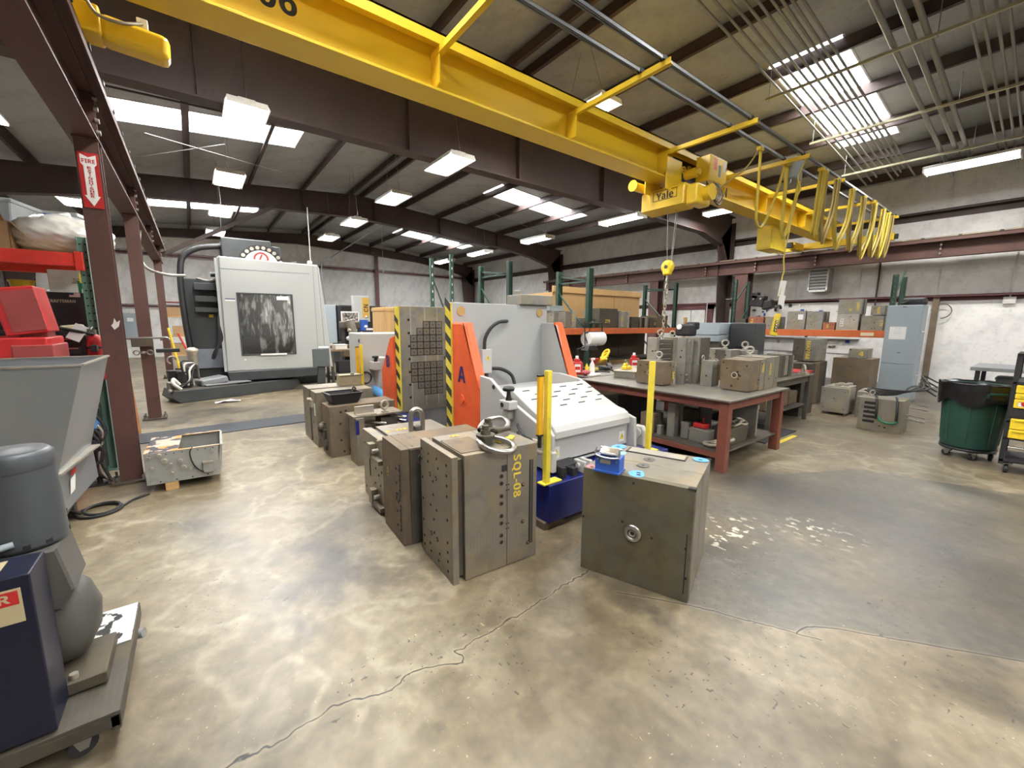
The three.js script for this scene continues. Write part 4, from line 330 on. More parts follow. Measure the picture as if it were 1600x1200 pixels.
  mesh('hose', tube([[-0.27, 1.3, A0 + 0.035], [-0.27, 1.42, A0 + 0.05], [-0.22, 1.53, A0 + 0.08], [-0.12, 1.6, A0 + 0.09], [0.03, 1.615, A0 + 0.05], [0.06, 1.615, A0]], 0.02, 36, 8), M.rubber, t); mesh('hose', tube([[-0.19, 1.08, A0 + 0.05], [-0.08, 1.07, A0 + 0.1], [0.02, 1.0, A0 + 0.16], [0.05, 0.85, A0 + 0.2]], 0.02, 24, 8), M.rubber, t); mesh('hose', tube([[-0.25, 1.03, A0 + 0.04], [-0.26, 0.95, A0 + 0.06], [-0.28, 0.85, A0 + 0.1]], 0.024, 16, 8), M.rubber, t);
  // hinge housing
  const zz = Z; const side = (pts, x0, x1) => mesh('side_plate', onX(prism(pts.map(p => [-zz(p[0]), p[1]]).reverse(), x0, x1, 0.006)), M.machineWhite, t); side([[-3.4, 0.4], [-3.4, 1.08], [-3.22, 1.07], [-3.0, 0.94], [-2.5, 0.76], [-2.4, 0.76], [-2.34, 0.7], [-2.34, 0.42], [-2.5, 0.4]], -0.65, -0.615); side([[-3.6, 0.4], [-3.6, 1.02], [-3.4, 1.03], [-3.1, 1.0], [-2.95, 0.93], [-2.5, 0.74], [-2.36, 0.7], [-2.34, 0.42], [-2.5, 0.4]], 0.44, 0.475);
  const prof = [[-3.02, 0.99], [-2.98, 0.99], [-2.6, 0.815], [-2.52, 0.79], [-2.46, 0.78], [-2.41, 0.755], [-2.385, 0.71], [-2.385, 0.655], [-2.42, 0.655], [-2.43, 0.6], [-2.6, 0.7], [-3.02, 0.93]]; const cov = mesh('hinge_cover', onX(prism(prof.map(p => [-zz(p[0]), p[1]]).reverse(), -0.575, 0.41, 0.008)), M.machineWhite, t); mesh('front_plate', rbx(-0.61, 0.43, 0.42, 0.675, zz(-2.46), zz(-2.43), 0.006), M.machineWhite, t); mesh('front_plate', onX(prism([[-zz(-2.43), 0.44], [-zz(-2.43), 0.405], [-zz(-2.7), 0.36], [-zz(-2.7), 0.4]].reverse(), -0.61, 0.43)), M.machineWhite, t);
  for (let r = 0; r < 5; r++) for (let k = 0; k < 4; k++) { const u = 0.12 + r * 0.17, z = mix(-2.98, -2.6, u), y = mix(0.99, 0.815, u) + 0.003; const x = -0.44 + k * 0.24 + (r % 2) * 0.1; mesh('vent_slot', box(0.085, 0.004, 0.008, x, y, zz(z), 0.43), M.hole, cov); }
  mesh('floor_tray', rbx(-0.6, 0.43, 0.86, 0.9, zz(-3.75), zz(-3.02), 0.004), M.machineGrey, t); for (const [z, y] of [[-2.42, 0.69], [-3.15, 1.0]]) { hole(t, -0.658, y, zz(z), 'x', 0.022); } hole(t, 0.43, 0.96, zz(-3.1), 'x', 0.02);
  for (const x of [-0.66, 0.56]) mesh('pivot_lug', [onX(prism([[-0.07, 0.4], [0.07, 0.4], [0.07, 0.56], [0.04, 0.6], [-0.04, 0.6], [-0.07, 0.56]], 0, 0.06, 0.01)).translate(x, 0, zz(-2.4)), cyl(0.045, 0.045, 0.1, x + 0.03, 0.53, zz(-2.4), 0, 0, PI / 2, 20)], M.machineWhite, t);
  mesh('clevis', [rbx(-0.4, -0.37, 0.37, 0.47, -0.14, -0.02, 0.008), rbx(-0.33, -0.3, 0.37, 0.47, -0.14, -0.02, 0.008), cyl(0.02, 0.02, 0.14, -0.35, 0.43, -0.08, 0, 0, PI / 2)], M.machineWhite, t); mesh('clevis_pin', cyl(0.024, 0.024, 0.05, -0.28, 0.43, -0.08, 0, 0, PI / 2, 12), M.steelBright, t);
  for (const x of [-0.52, 0.35]) { mesh('warning_label', rbx(x - 0.04, x + 0.04, 0.47, 0.57, zz(-2.43), zz(-2.43) + 0.001, 0.0003), M.paper, t); const w = mesh('warning_triangle', prism([[-0.034, 0], [0.034, 0], [0, 0.06]], 0, 0.0008).translate(x, 0.495, zz(-2.43) + 0.001), M.curtainYellow, t); mesh('bolt_mark', prism([[-0.005, 0.01], [0.009, 0.028], [0.002, 0.028], [0.007, 0.045], [-0.009, 0.026], [-0.001, 0.026]], 0, 0.0006).translate(x, 0.495, zz(-2.43) + 0.0018), M.ink, w); }
  const lk = mesh('lock_block', [rbx(-0.74, -0.64, 0.84, 0.92, zz(-2.95), zz(-2.8), 0.01), rbx(-0.72, -0.64, 0.74, 0.84, zz(-2.92), zz(-2.84), 0.02)], M.machineWhite, t); mesh('lock_knob', lathe([[0, 0.92], [0.03, 0.92], [0.018, 0.97], [0.018, 1.0], [0.05, 1.005], [0.055, 1.025], [0.045, 1.04], [0, 1.04]], 18, -0.69, 0, zz(-2.87)), M.black, lk); hole(lk, -0.742, 0.88, zz(-2.9), 'x', 0.022);
  for (const dy of [0, 0.07]) mesh('hydraulic_hose', tube([[-0.68, 0.72 - dy, zz(-2.75)], [-0.78, 0.73 - dy, zz(-2.6)], [-0.86, 0.72 - dy, zz(-2.42)], [-0.82, 0.68 - dy, zz(-2.3)]], 0.013, 24, 8), M.rubber, t); mesh('hose_fitting', [rod([-0.84, 0.7, zz(-2.36)], [-0.81, 0.69, zz(-2.28)], 0.017), rod([-0.86, 0.63, zz(-2.36)], [-0.81, 0.61, zz(-2.28)], 0.017)], M.steelBright, t);
  // light curtains
  const post = (x, z, y0, sx, k) => { const p = mesh('light_curtain_post', [rbx(x - 0.022, x + 0.022, y0, 1.25, z - 0.022, z + 0.022, 0.004), rbx(x - 0.05, x + 0.14, y0, y0 + 0.012, z - 0.05, z + 0.03, 0.002)], M.curtainYellow, t); const s = mesh('light_curtain', rbx(x + sx - 0.022, x + sx + 0.022, 0.76, 1.21, z - 0.045, z - 0.012, 0.006), M.sensorYellow, p); mesh('end_cap', rbx(x + sx - 0.024, x + sx + 0.024, 1.205, 1.22, z - 0.047, z - 0.01, 0.004), M.black, s); mesh('end_cap', rbx(x + sx - 0.024, x + sx + 0.024, 0.75, 0.765, z - 0.047, z - 0.01, 0.004), M.black, s); mesh('sensor_plug', [rbx(x + sx - 0.012, x + sx + 0.012, 0.66, 0.76, z - 0.04, z - 0.016, 0.004)], M.black, s); };
  post(-0.79, -0.05, 0.37, -0.05); post(0.52, -0.05, 0.37, 0.045); post(-0.83, -4.28, 0.36, -0.05); post(0.75, -4.28, 0.36, 0.05);
  // platen B drive side
  const cab = mesh('rear_housing', [rbx(-0.8, 0.6, 0.36, 1.42, -5.0, -4.4, 0.02)], M.machineWhite, t, 'white rear housing behind the magnetic platen'); hole(cab, -0.802, 1.3, -4.45, 'x', 0.03, 'cable_gland', M.ink); mesh('knob', lathe([[0, 1.0], [0.03, 1.0], [0.02, 1.05], [0.05, 1.06], [0.05, 1.09], [0, 1.09]], 14, -0.62, -0.02, -4.25), M.black, cab); mesh('lock_block', [rbx(-0.68, -0.56, 0.85, 0.98, -4.4, -4.18, 0.01), rbx(-0.6, -0.45, 0.4, 1.05, -4.4, -4.2, 0.03)], M.machineWhite, cab); mesh('cable_coil', tor(0.09, 0.012, -0.75, 0.72, -4.36, 0, 0, 0.3), M.black, cab);
  mesh('hydraulic_cylinder', [rod([-0.62, 0.52, -4.35], [-0.58, 0.42, -3.75], 0.07, 18)], M.skyBlue, t); mesh('cylinder_head', cyl(0.085, 0.085, 0.08, -0.6, 0.45, -3.78, PI / 2 - 0.15, 0, 0, 18), M.orangeRed, t); }
// ---------- near corner: gearbox cart, hopper, toolbox, pallet rack ----------
function caster(par, x, y, z, r = 0.045, ry = 0) { const c = mesh('caster', [rbox(0.09, 0.008, 0.09, 0.002, x, y, z), prism([[-0.035, 0], [0.035, 0], [0.012, -y * 0.62 - 0.01], [-0.012, -y * 0.62 - 0.01]], -0.024, -0.02).rotateY(ry).translate(x, y, z), prism([[-0.035, 0], [0.035, 0], [0.012, -y * 0.62 - 0.01], [-0.012, -y * 0.62 - 0.01]], 0.02, 0.024).rotateY(ry).translate(x, y, z)], M.hardware, par); const g = cyl(r, r, 0.032, 0, 0, 0, PI / 2, 0, 0, 18).rotateY(ry).translate(x, r, z); mesh('wheel', g, M.rubber, c); return c; }
{ const t = thing('machine_dolly', 'low steel dolly with scuffed white deck and casters under the blue gearbox', 'dolly', [-0.66, 0, -2.32]); mesh('deck', rbx(-0.4, 0.32, 0.15, 0.165, -0.38, 0.37, 0.003), M.steelDark, t); mesh('painted_deck_plate', rbx(-0.1, 0.315, 0.165, 0.171, -0.375, -0.06, 0.002), M.scuff ??= std(L(0.62, 0.62, 0.6), 0.6, 0, { map: tex(512, 512, (u, v) => { const k = fbm(u * 5, v * 5, 501, 5, 5) > 0.5 + 0.25 * v ? 0.16 : 1; return [k, k, k * 1.02]; }, true, 2) }), t); mesh('deck_frame', [rbx(0.29, 0.32, 0.09, 0.15, -0.38, 0.37, 0.004), rbx(-0.4, 0.32, 0.1, 0.15, 0.34, 0.37, 0.004), rbx(-0.4, 0.32, 0.1, 0.15, -0.38, -0.35, 0.004)], M.steelDark, t); for (const [x, z, a] of [[0.25, -0.29, 0.7], [0.2, 0.3, 0.3], [-0.32, 0.3, 0], [-0.32, -0.29, 0]]) caster(t, x, 0.1, z, 0.042, a); mesh('caster_guard', rod([0.26, 0.075, -0.25], [0.34, 0.085, -0.22], 0.022), M.galv, t); }
{ const t = thing('gearbox_pump', 'blue cabinet gearbox with grey upright motor standing on the dolly', 'motor', [-0.56, 0.171, -2.2]); mesh('cabinet', rbx(-0.5, 0.06, 0, 0.6, 0.06, 0.235, 0.006), M.cartBlue, t); mesh('rating_plate', rbx(-0.25, -0.02, 0.6, 0.6025, 0.09, 0.2, 0.0005), M.castTan ??= std(L(0.5, 0.42, 0.25), 0.6), t); const w = mesh('danger_label', rbx(-0.26, 0.035, 0.44, 0.56, 0.235, 0.2365, 0.0004), M.castTan, t); mesh('label_band', rbx(-0.25, 0.028, 0.505, 0.553, 0.2365, 0.2372, 0.0002), M.red, w); mesh('label_lettering', text('DANSER', 0.03, 0.0006, { w: 0.19 }).translate(-0.085, 0.53, 0.2373), M.castTan, w); mesh('label_lettering', [...[0.49, 0.474, 0.458].map((y, i) => text(['DO NOT OPERATE', 'WITHOUT GUARDS', 'IN PLACE'][i], 0.009, 0.0004).translate(-0.1, y, 0.2366))], M.ink, w);
  const mo = mesh('motor_housing', [lathe([[0, 0.58], [0.107, 0.58], [0.112, 0.6], [0.11, 0.66], [0.102, 0.9], [0.1, 0.91]], 32, -0.015, 0, -0.1)], M.motorGrey, t); mesh('motor_cap', lathe([[0.105, 0.88], [0.108, 0.89], [0.108, 0.935], [0.09, 0.952], [0, 0.955]], 32, -0.018, 0, -0.1), M.motorGrey, t); for (let k = 0; k < 12; k++) { const a = k / 12 * 2 * PI + 0.2; if (k % 3 !== 2) mesh('vent', rbox(0.02, 0.016, 0.006, 0.002, -0.015 + 0.111 * Math.sin(a), 0.605, -0.1 + 0.111 * Math.cos(a), 0, a, 0), M.hole, mo); }
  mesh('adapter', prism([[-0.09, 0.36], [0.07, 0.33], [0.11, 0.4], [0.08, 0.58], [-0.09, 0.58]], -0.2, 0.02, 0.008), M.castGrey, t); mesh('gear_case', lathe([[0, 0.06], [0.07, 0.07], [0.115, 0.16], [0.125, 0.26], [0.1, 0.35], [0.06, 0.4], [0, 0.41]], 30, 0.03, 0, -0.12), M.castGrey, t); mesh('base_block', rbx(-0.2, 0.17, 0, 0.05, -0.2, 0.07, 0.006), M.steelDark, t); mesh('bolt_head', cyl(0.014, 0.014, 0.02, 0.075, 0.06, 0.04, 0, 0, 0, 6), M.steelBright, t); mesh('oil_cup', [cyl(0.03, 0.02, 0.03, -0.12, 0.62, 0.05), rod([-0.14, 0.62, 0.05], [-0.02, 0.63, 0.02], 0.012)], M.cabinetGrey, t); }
{ const t = thing('loading_hopper', 'large galvanized sheet metal hopper on a feed chute beside the brown column', 'hopper', [-1.2, 0, -4.4]); const T = [[-0.9, 1.3, 0.45], [0.58, 1.3, 0.45], [0.6, 1.3, -0.48], [-0.9, 1.3, -0.48]], B = [[-0.6, 0.5, 0.36], [0.37, 0.53, 0.36], [0.42, 0.53, -0.44], [-0.6, 0.5, -0.42]];
  for (let i = 0; i < 4; i++) { const j = (i + 1) % 4; const q = quad(B[i], B[j], T[j], T[i]); mesh('hopper_wall', q, M.galv, t); } mesh('rim', [0, 1, 2, 3].map(i => bar(T[i], T[(i + 1) % 4], 0.02, 0.012)), M.steelBright, t);
  mesh('chute', [quad([-0.6, 0.25, 0.36], [0.34, 0.22, 0.36], [0.36, 0.53, 0.36], [-0.6, 0.5, 0.36]), quad([0.34, 0.22, 0.36], [0.44, 0.27, -0.46], [0.43, 0.53, -0.46], [0.36, 0.53, 0.36]), quad([-0.6, 0.25, 0.36], [-0.6, 0.25, -0.44], [0.44, 0.27, -0.46], [0.34, 0.22, 0.36])], M.galv, t); mesh('chute_flange', [bar([0.36, 0.545, 0.36], [0.45, 0.545, -0.46], 0.06, 0.014)], M.steelBright, t); mesh('rating_label', quad([0.372, 0.32, 0.12], [0.382, 0.33, 0.02], [0.395, 0.45, 0.02], [0.385, 0.44, 0.12]), M.paper, t); mesh('label_band', quad([0.388, 0.46, 0.12], [0.398, 0.465, 0.02], [0.405, 0.51, 0.02], [0.395, 0.5, 0.12]), M.red, t);
  mesh('stand', [rbx(-0.6, 0.3, 0, 0.24, -0.4, -0.3, 0.01), rbx(-0.6, 0.28, 0, 0.24, 0.2, 0.3, 0.01), rbx(-0.6, 0.36, 0.2, 0.26, -0.4, 0.3, 0.01)], M.steelDark, t); }
single('cable_coil', 'black cable coiled on the floor in front of the hopper chute', 'cable', [tor(0.14, 0.011, 0, 0.012, 0, PI / 2, 0, 0, 2 * PI, 28), tor(0.11, 0.011, 0.02, 0.03, 0.01, PI / 2 + 0.08, 0, 0, 2 * PI, 28), tube([[0.14, 0.012, 0], [0.2, 0.012, -0.12], [0.3, 0.012, -0.2]], 0.01, 16, 6), tube([[-0.1, 0.03, 0.05], [-0.25, 0.08, 0], [-0.3, 0.02, 0.12]], 0.012, 16, 6)], M.rubber, [-0.76, 0, -4.72]);
{ const t = thing('hose_valve_stack', 'tangle of black hoses and a blue valve standing between hopper and column', 'hose', [-0.86, 0, -5.55]); mesh('stand', [rod([0, 0, 0], [-0.02, 0.75, 0], 0.022), rbx(-0.1, 0.06, 0, 0.015, -0.08, 0.08, 0.003)], M.black, t); mesh('valve', [rbox(0.1, 0.12, 0.1, 0.02, 0, 0.62, 0.04), cyl(0.03, 0.03, 0.14, 0.0, 0.62, 0.05, 0, 0, PI / 2)], M.skyBlue, t); mesh('regulator', [cyl(0.05, 0.05, 0.04, 0.03, 0.8, 0.03, PI / 2), rbox(0.08, 0.05, 0.06, 0.01, 0.03, 0.74, 0.02)], M.black, t); for (let k = 0; k < 5; k++) mesh('hose', tube([[0.03 - k * 0.02, 0.72 - k * 0.06, 0.05], [0.1 - k * 0.02, 0.55 - k * 0.03, 0.09], [0.02 + k * 0.015, 0.32, 0.1], [0.06 - k * 0.03, 0.14, 0.06], [0.1, 0.02, 0.1 - k * 0.03]], 0.013, 30, 6), k === 1 ? M.steelBright : M.rubber, t); mesh('lower_valve', rbox(0.07, 0.1, 0.07, 0.02, 0.02, 0.4, 0.1, 0.4, 0, 0.3), M.black, t); }
{ const t = thing('safety_station', 'tall narrow green safety board with white labels and an orange sign behind the column', 'board', [-0.85, 0, -6.25]); mesh('board', rbx(-0.07, 0.06, 0.35, 2.0, -0.02, 0.02, 0.006), M.green, t); mesh('foot', rbx(-0.12, 0.1, 0, 0.36, -0.06, 0.06, 0.01), M.green, t); mesh('notice', rbx(-0.05, 0.05, 1.98, 2.08, 0.02, 0.024, 0.001), M.toolYellow, t); mesh('notice', rbx(-0.045, 0.055, 1.68, 1.92, 0.02, 0.023, 0.001), M.paper, t); mesh('notice', rbx(-0.03, 0.05, 1.5, 1.64, 0.02, 0.023, 0.001), M.paper, t); mesh('valve_body', rbox(0.07, 0.06, 0.06, 0.02, 0.03, 1.42, 0.05), M.hardware, t); }
{ const t = thing('fire_extinguisher', 'red fire extinguisher with a white tag hung behind the brown column', 'extinguisher', [-0.79, 1.0, -5.78]); mesh('cylinder', lathe([[0, 0], [0.06, 0.01], [0.065, 0.03], [0.065, 0.38], [0.05, 0.44], [0.02, 0.46]], 22), M.red, t); mesh('valve_head', [cyl(0.02, 0.02, 0.05, 0, 0.48, 0), rbox(0.03, 0.012, 0.12, 0.004, -0.02, 0.52, 0.02, 0.2)], M.hardware, t); mesh('band', cyl(0.0665, 0.0665, 0.02, 0, 0.33, 0), M.black, t); mesh('label', lathe([[0.0658, 0.06], [0.0658, 0.24]], 10).applyMatrix4(new THREE.Matrix4().makeScale(1.004, 1, 1.004)), M.paper, t); mesh('inspection_tag', rbox(0.1, 0.16, 0.003, 0.001, -0.1, 0.48, 0.08, -0.2, 0.1, -0.5), M.paper, t); mesh('hose', tube([[0, 0.46, 0.03], [-0.12, 0.5, 0.1], [-0.25, 0.52, 0.05], [-0.3, 0.48, 0.0]], 0.014, 24, 8), M.rubber, t); mesh('wall_bracket', rbx(-0.02, 0.03, 0.3, 0.36, 0.06, 0.16, 0.003), M.black, t); }
// red machine lid
{ const t = thing('red_granulator', 'red sheet metal machine with a tilted lid behind the hopper', 'machine', [-1.2, 0, -5.25]); mesh('body', rbx(-0.5, 0.25, 0, 1.46, -0.25, 0.3, 0.015), M.red, t); mesh('side_cover', rbx(0.05, 0.28, 0.2, 1.4, -0.2, 0.31, 0.01), M.redDull, t); const lid = [rbox(0.24, 0.37, 0.34, 0.012, 0.12, 1.67, 0.1, 0, 0, 0.14)]; mesh('lid', lid, M.red, t); mesh('lid_face', rbox(0.19, 0.32, 0.006, 0.002, 0.14, 1.67, 0.273, 0, 0, 0.14), M.redDull, t); mesh('lid_hinge', rbx(0.08, 0.24, 1.44, 1.52, -0.05, 0.2, 0.01), M.redDull, t); }
{ const t = thing('tool_chest', 'black tool chest with open lid, flag sticker and rows of bright drawer pulls', 'tool chest', [-1.35, 0, -5.95]); mesh('cabinet', rbx(-0.7, 0.5, 0.05, 1.46, -0.3, 0.16, 0.01), M.blackGloss, t); mesh('lid', rbx(-0.7, 0.5, 1.5, 1.88, -0.3, -0.26, 0.01), M.blackGloss, t); mesh('tray', rbx(-0.68, 0.48, 1.46, 1.5, -0.28, 0.14, 0.006), M.black, t); mesh('brand_lettering', text('CRAFTSMAN', 0.03, 0.002, { w: 0.2 }).translate(0.3, 1.79, -0.26), M.steelBright, t); const fl = mesh('flag_sticker', rbx(0.36, 0.44, 1.835, 1.875, -0.26, -0.258, 0.0005), M.paper, t); for (let k = 0; k < 4; k++) mesh('stripe', bx(0.36, 0.44, 1.838 + k * 0.01, 1.843 + k * 0.01, -0.258, -0.2575), M.red, fl); mesh('canton', bx(0.36, 0.395, 1.855, 1.875, -0.2575, -0.257), M.blue, fl); for (let k = 0; k < 9; k++) { const d = mesh('drawer', rbx(-0.66, 0.46, 1.36 - k * 0.09, 1.43 - k * 0.09, 0.16, 0.175, 0.004), M.black, t); mesh('drawer_pull', rbx(0.12, 0.44, 1.41 - k * 0.09, 1.422 - k * 0.09, 0.175, 0.19, 0.003), M.chrome, d); } for (const x of [-0.6, 0.4]) for (const z of [-0.22, 0.1]) mesh('caster', cyl(0.05, 0.05, 0.04, x, 0.05, z, PI / 2), M.rubber, t); }
single('shop_rag', 'cream shop towel folded in the open tool chest', 'towel', [rbox(0.3, 0.03, 0.14, 0.012, 0, 0.015, 0), rbox(0.16, 0.03, 0.1, 0.012, 0.05, 0.035, 0.01, 0.05, 0.3, 0.08)], paint(L(0.62, 0.56, 0.38), 0.9), [-1.0, 1.5, -5.9]); single('shop_rag', 'cream shop towel draped on the edge of the chest beside the red lid', 'towel', [rbox(0.3, 0.03, 0.12, 0.012, 0, 0.03, 0, 0, 0.1, 0.12)], paint(L(0.6, 0.54, 0.38), 0.9), [-1.6, 1.5, -5.87]);
// pallet rack with red beams
function rackFrame(par, x, z0, z1, h, mat, w = 0.075, axis = 'z') { const u = mesh('upright', [z0, z1].map(z => [bx(x - w / 2, x + w / 2, 0, h, z - 0.003, z + 0.003), bx(x - w / 2, x - w / 2 + 0.005, 0, h, z - 0.035, z + 0.035), bx(x + w / 2 - 0.005, x + w / 2, 0, h, z - 0.035, z + 0.035)]), mat, par); for (let y = 0.4; y < h; y += 1.0) mesh('brace', [bar([x, y, z0], [x, Math.min(h - 0.1, y + 0.8), z1], 0.03, 0.03), bar([x, y, z0], [x, y, z1], 0.03, 0.03)], mat, par); for (const z of [z0, z1]) mesh('foot_plate', rbx(x - 0.07, x + 0.07, 0, 0.01, z - 0.06, z + 0.06, 0.002), mat, par); return u; }
{ const t = thing('pallet_rack', 'teal pallet rack with red beams holding boxes and a bag', 'rack', [-0.82, 0, -6.05]); rackFrame(t, 0, 0, -0.95, 2.42, M.rackTeal); rackFrame(t, -2.6, 0, -0.95, 2.42, M.rackTeal); for (let y = 0.3; y < 2.4; y += 0.076) for (const x of [-0.018, 0.018]) if (y > 1.2) { hole(t, x, y, 0.0045, 'z', 0.008, 'slot_hole'); }
  for (const [z, y] of [[0.04, 2.19], [-0.99, 2.19]]) mesh('beam', [rbx(-2.56, -0.04, y - 0.065, y + 0.065, z - 0.025, z + 0.025, 0.006), rbx(-0.06, 0.0, y - 0.1, y + 0.08, z - 0.02, z + 0.035, 0.004)], M.rackRed, t); mesh('shelf_deck', rbx(-2.56, -0.04, 2.24, 2.255, -0.97, 0.02, 0.003), M.plywood, t); mesh('shelf_deck', rbx(-2.56, -0.04, 1.75, 1.78, -0.97, -0.35, 0.003), M.plywood, t); }
{ const t = thing('cardboard_box', 'open tan cardboard box with a raised flap on the rack top', 'box', [-1.62, 2.255, -6.3]); mesh('carton', [bx(-0.3, 0.32, 0, 0.01, -0.25, 0.22), bx(-0.3, 0.32, 0, 0.26, 0.215, 0.22), bx(-0.3, 0.32, 0, 0.26, -0.25, -0.245), bx(0.315, 0.32, 0, 0.26, -0.25, 0.22), bx(-0.3, -0.295, 0, 0.26, -0.25, 0.22)], M.cardboard, t); mesh('flap', [box(0.6, 0.006, 0.2, 0.0, 0.3, 0.28, -0.5), box(0.2, 0.006, 0.46, 0.39, 0.18, -0.02, 0, 0, -0.9)], M.cardboard, t); }
{ const g = new THREE.SphereGeometry(1, 72, 48), p = g.attributes.position; for (let i = 0; i < p.count; i++) { const v = V(p.getX(i), p.getY(i), p.getZ(i)).normalize(); const k = 0.86 + 0.22 * fbm(v.x * 3 + 5, v.y * 3 + v.z * 2.2, 601, 3) + 0.09 * Math.abs(fbm(v.x * 7 + 9, v.y * 7 + v.z * 5, 611, 3) - 0.5); const y = Math.max(v.y * k * 0.22, -0.19); p.setXYZ(i, v.x * k * 0.4, y + 0.19, v.z * k * 0.3); } g.computeVertexNormals(); const t = thing('plastic_bag', 'large clear crinkled plastic bag of packing lying on the rack top', 'bag', [-0.98, 2.255, -6.35]); const m = mesh('bag_body', g, new THREE.MeshPhysicalMaterial({ color: L(0.72, 0.71, 0.66), roughness: 0.22, clearcoat: 0.6, side: THREE.DoubleSide }), t); mesh('twist_neck', rbox(0.14, 0.05, 0.05, 0.02, 0.0, 0.4, 0.0, 0, 0.4, 0.4), M.paper, t); mesh('seam_print', rbox(0.12, 0.012, 0.01, 0.003, -0.05, 0.385, 0.12, 0, 0.1, 0), M.royal, t); }
for (const [i, x, z] of [[0, -1.55, -6.8], [1, -1.15, -7.2]]) { const t = thing('storage_tote', ['pale blue tote with a card slot at the edge of the view', 'pale blue tote with card slot behind the clear bag'][i], 'tote', [x, 2.255, z], -0.25, 'pale totes on the rack top'); mesh('tub', prism([[-0.24, 0], [0.24, 0], [0.27, 0.52], [-0.27, 0.52]], -0.25, 0.25, 0.01), paint(L(0.62, 0.68, 0.74), 0.5), t); mesh('rim', rbx(-0.29, 0.29, 0.5, 0.54, -0.27, 0.27, 0.01), paint(L(0.62, 0.68, 0.74), 0.5), t); mesh('card_slot', rbx(-0.12, 0.12, 0.2, 0.36, 0.25, 0.27, 0.005), M.greyPlastic, t); }
{ const t = thing('carton', 'white carton with printed lines under the red beam', 'box', [-1.0, 1.78, -6.55]); mesh('carton_body', rbox(0.32, 0.34, 0.26, 0.005, 0, 0.17, 0), M.white, t); mesh('print', [0.2, 0.18, 0.16].map((y, i) => text(['ROTARY', 'SURFACE', 'ABRASIVES'][i], 0.014, 0.0006).translate(0.06, y + 0.05, 0.1305)), M.ink, t); }
{ const t = thing('plastic_tub', 'small yellow tapered tub under the red beam', 'tub', [-1.36, 1.78, -6.5]); mesh('tub_body', lathe([[0, 0], [0.07, 0], [0.09, 0.2], [0.1, 0.205], [0.1, 0.22], [0.085, 0.22], [0, 0.21]], 8), M.toolYellow, t); const u = thing('grease_pail', 'grey lidded pail under the red beam at the edge of view', 'pail', [-1.62, 1.78, -6.5]); mesh('pail_body', lathe([[0, 0], [0.1, 0], [0.115, 0.24], [0.125, 0.245], [0.125, 0.27], [0, 0.275]], 22), M.cabinetGrey, u); const v = thing('clear_dome', 'clear plastic dome cover with a yellow base under the beam', 'cover', [-1.2, 1.78, -6.4]); mesh('dome', new THREE.SphereGeometry(0.11, 22, 10, 0, 2 * PI, 0, PI / 2).translate(0, 0.02, 0), new THREE.MeshPhysicalMaterial({ color: L(0.6, 0.62, 0.66), roughness: 0.15, clearcoat: 0.5 }), v); mesh('base', cyl(0.115, 0.115, 0.02, 0, 0.01, 0), M.toolYellow, v); }
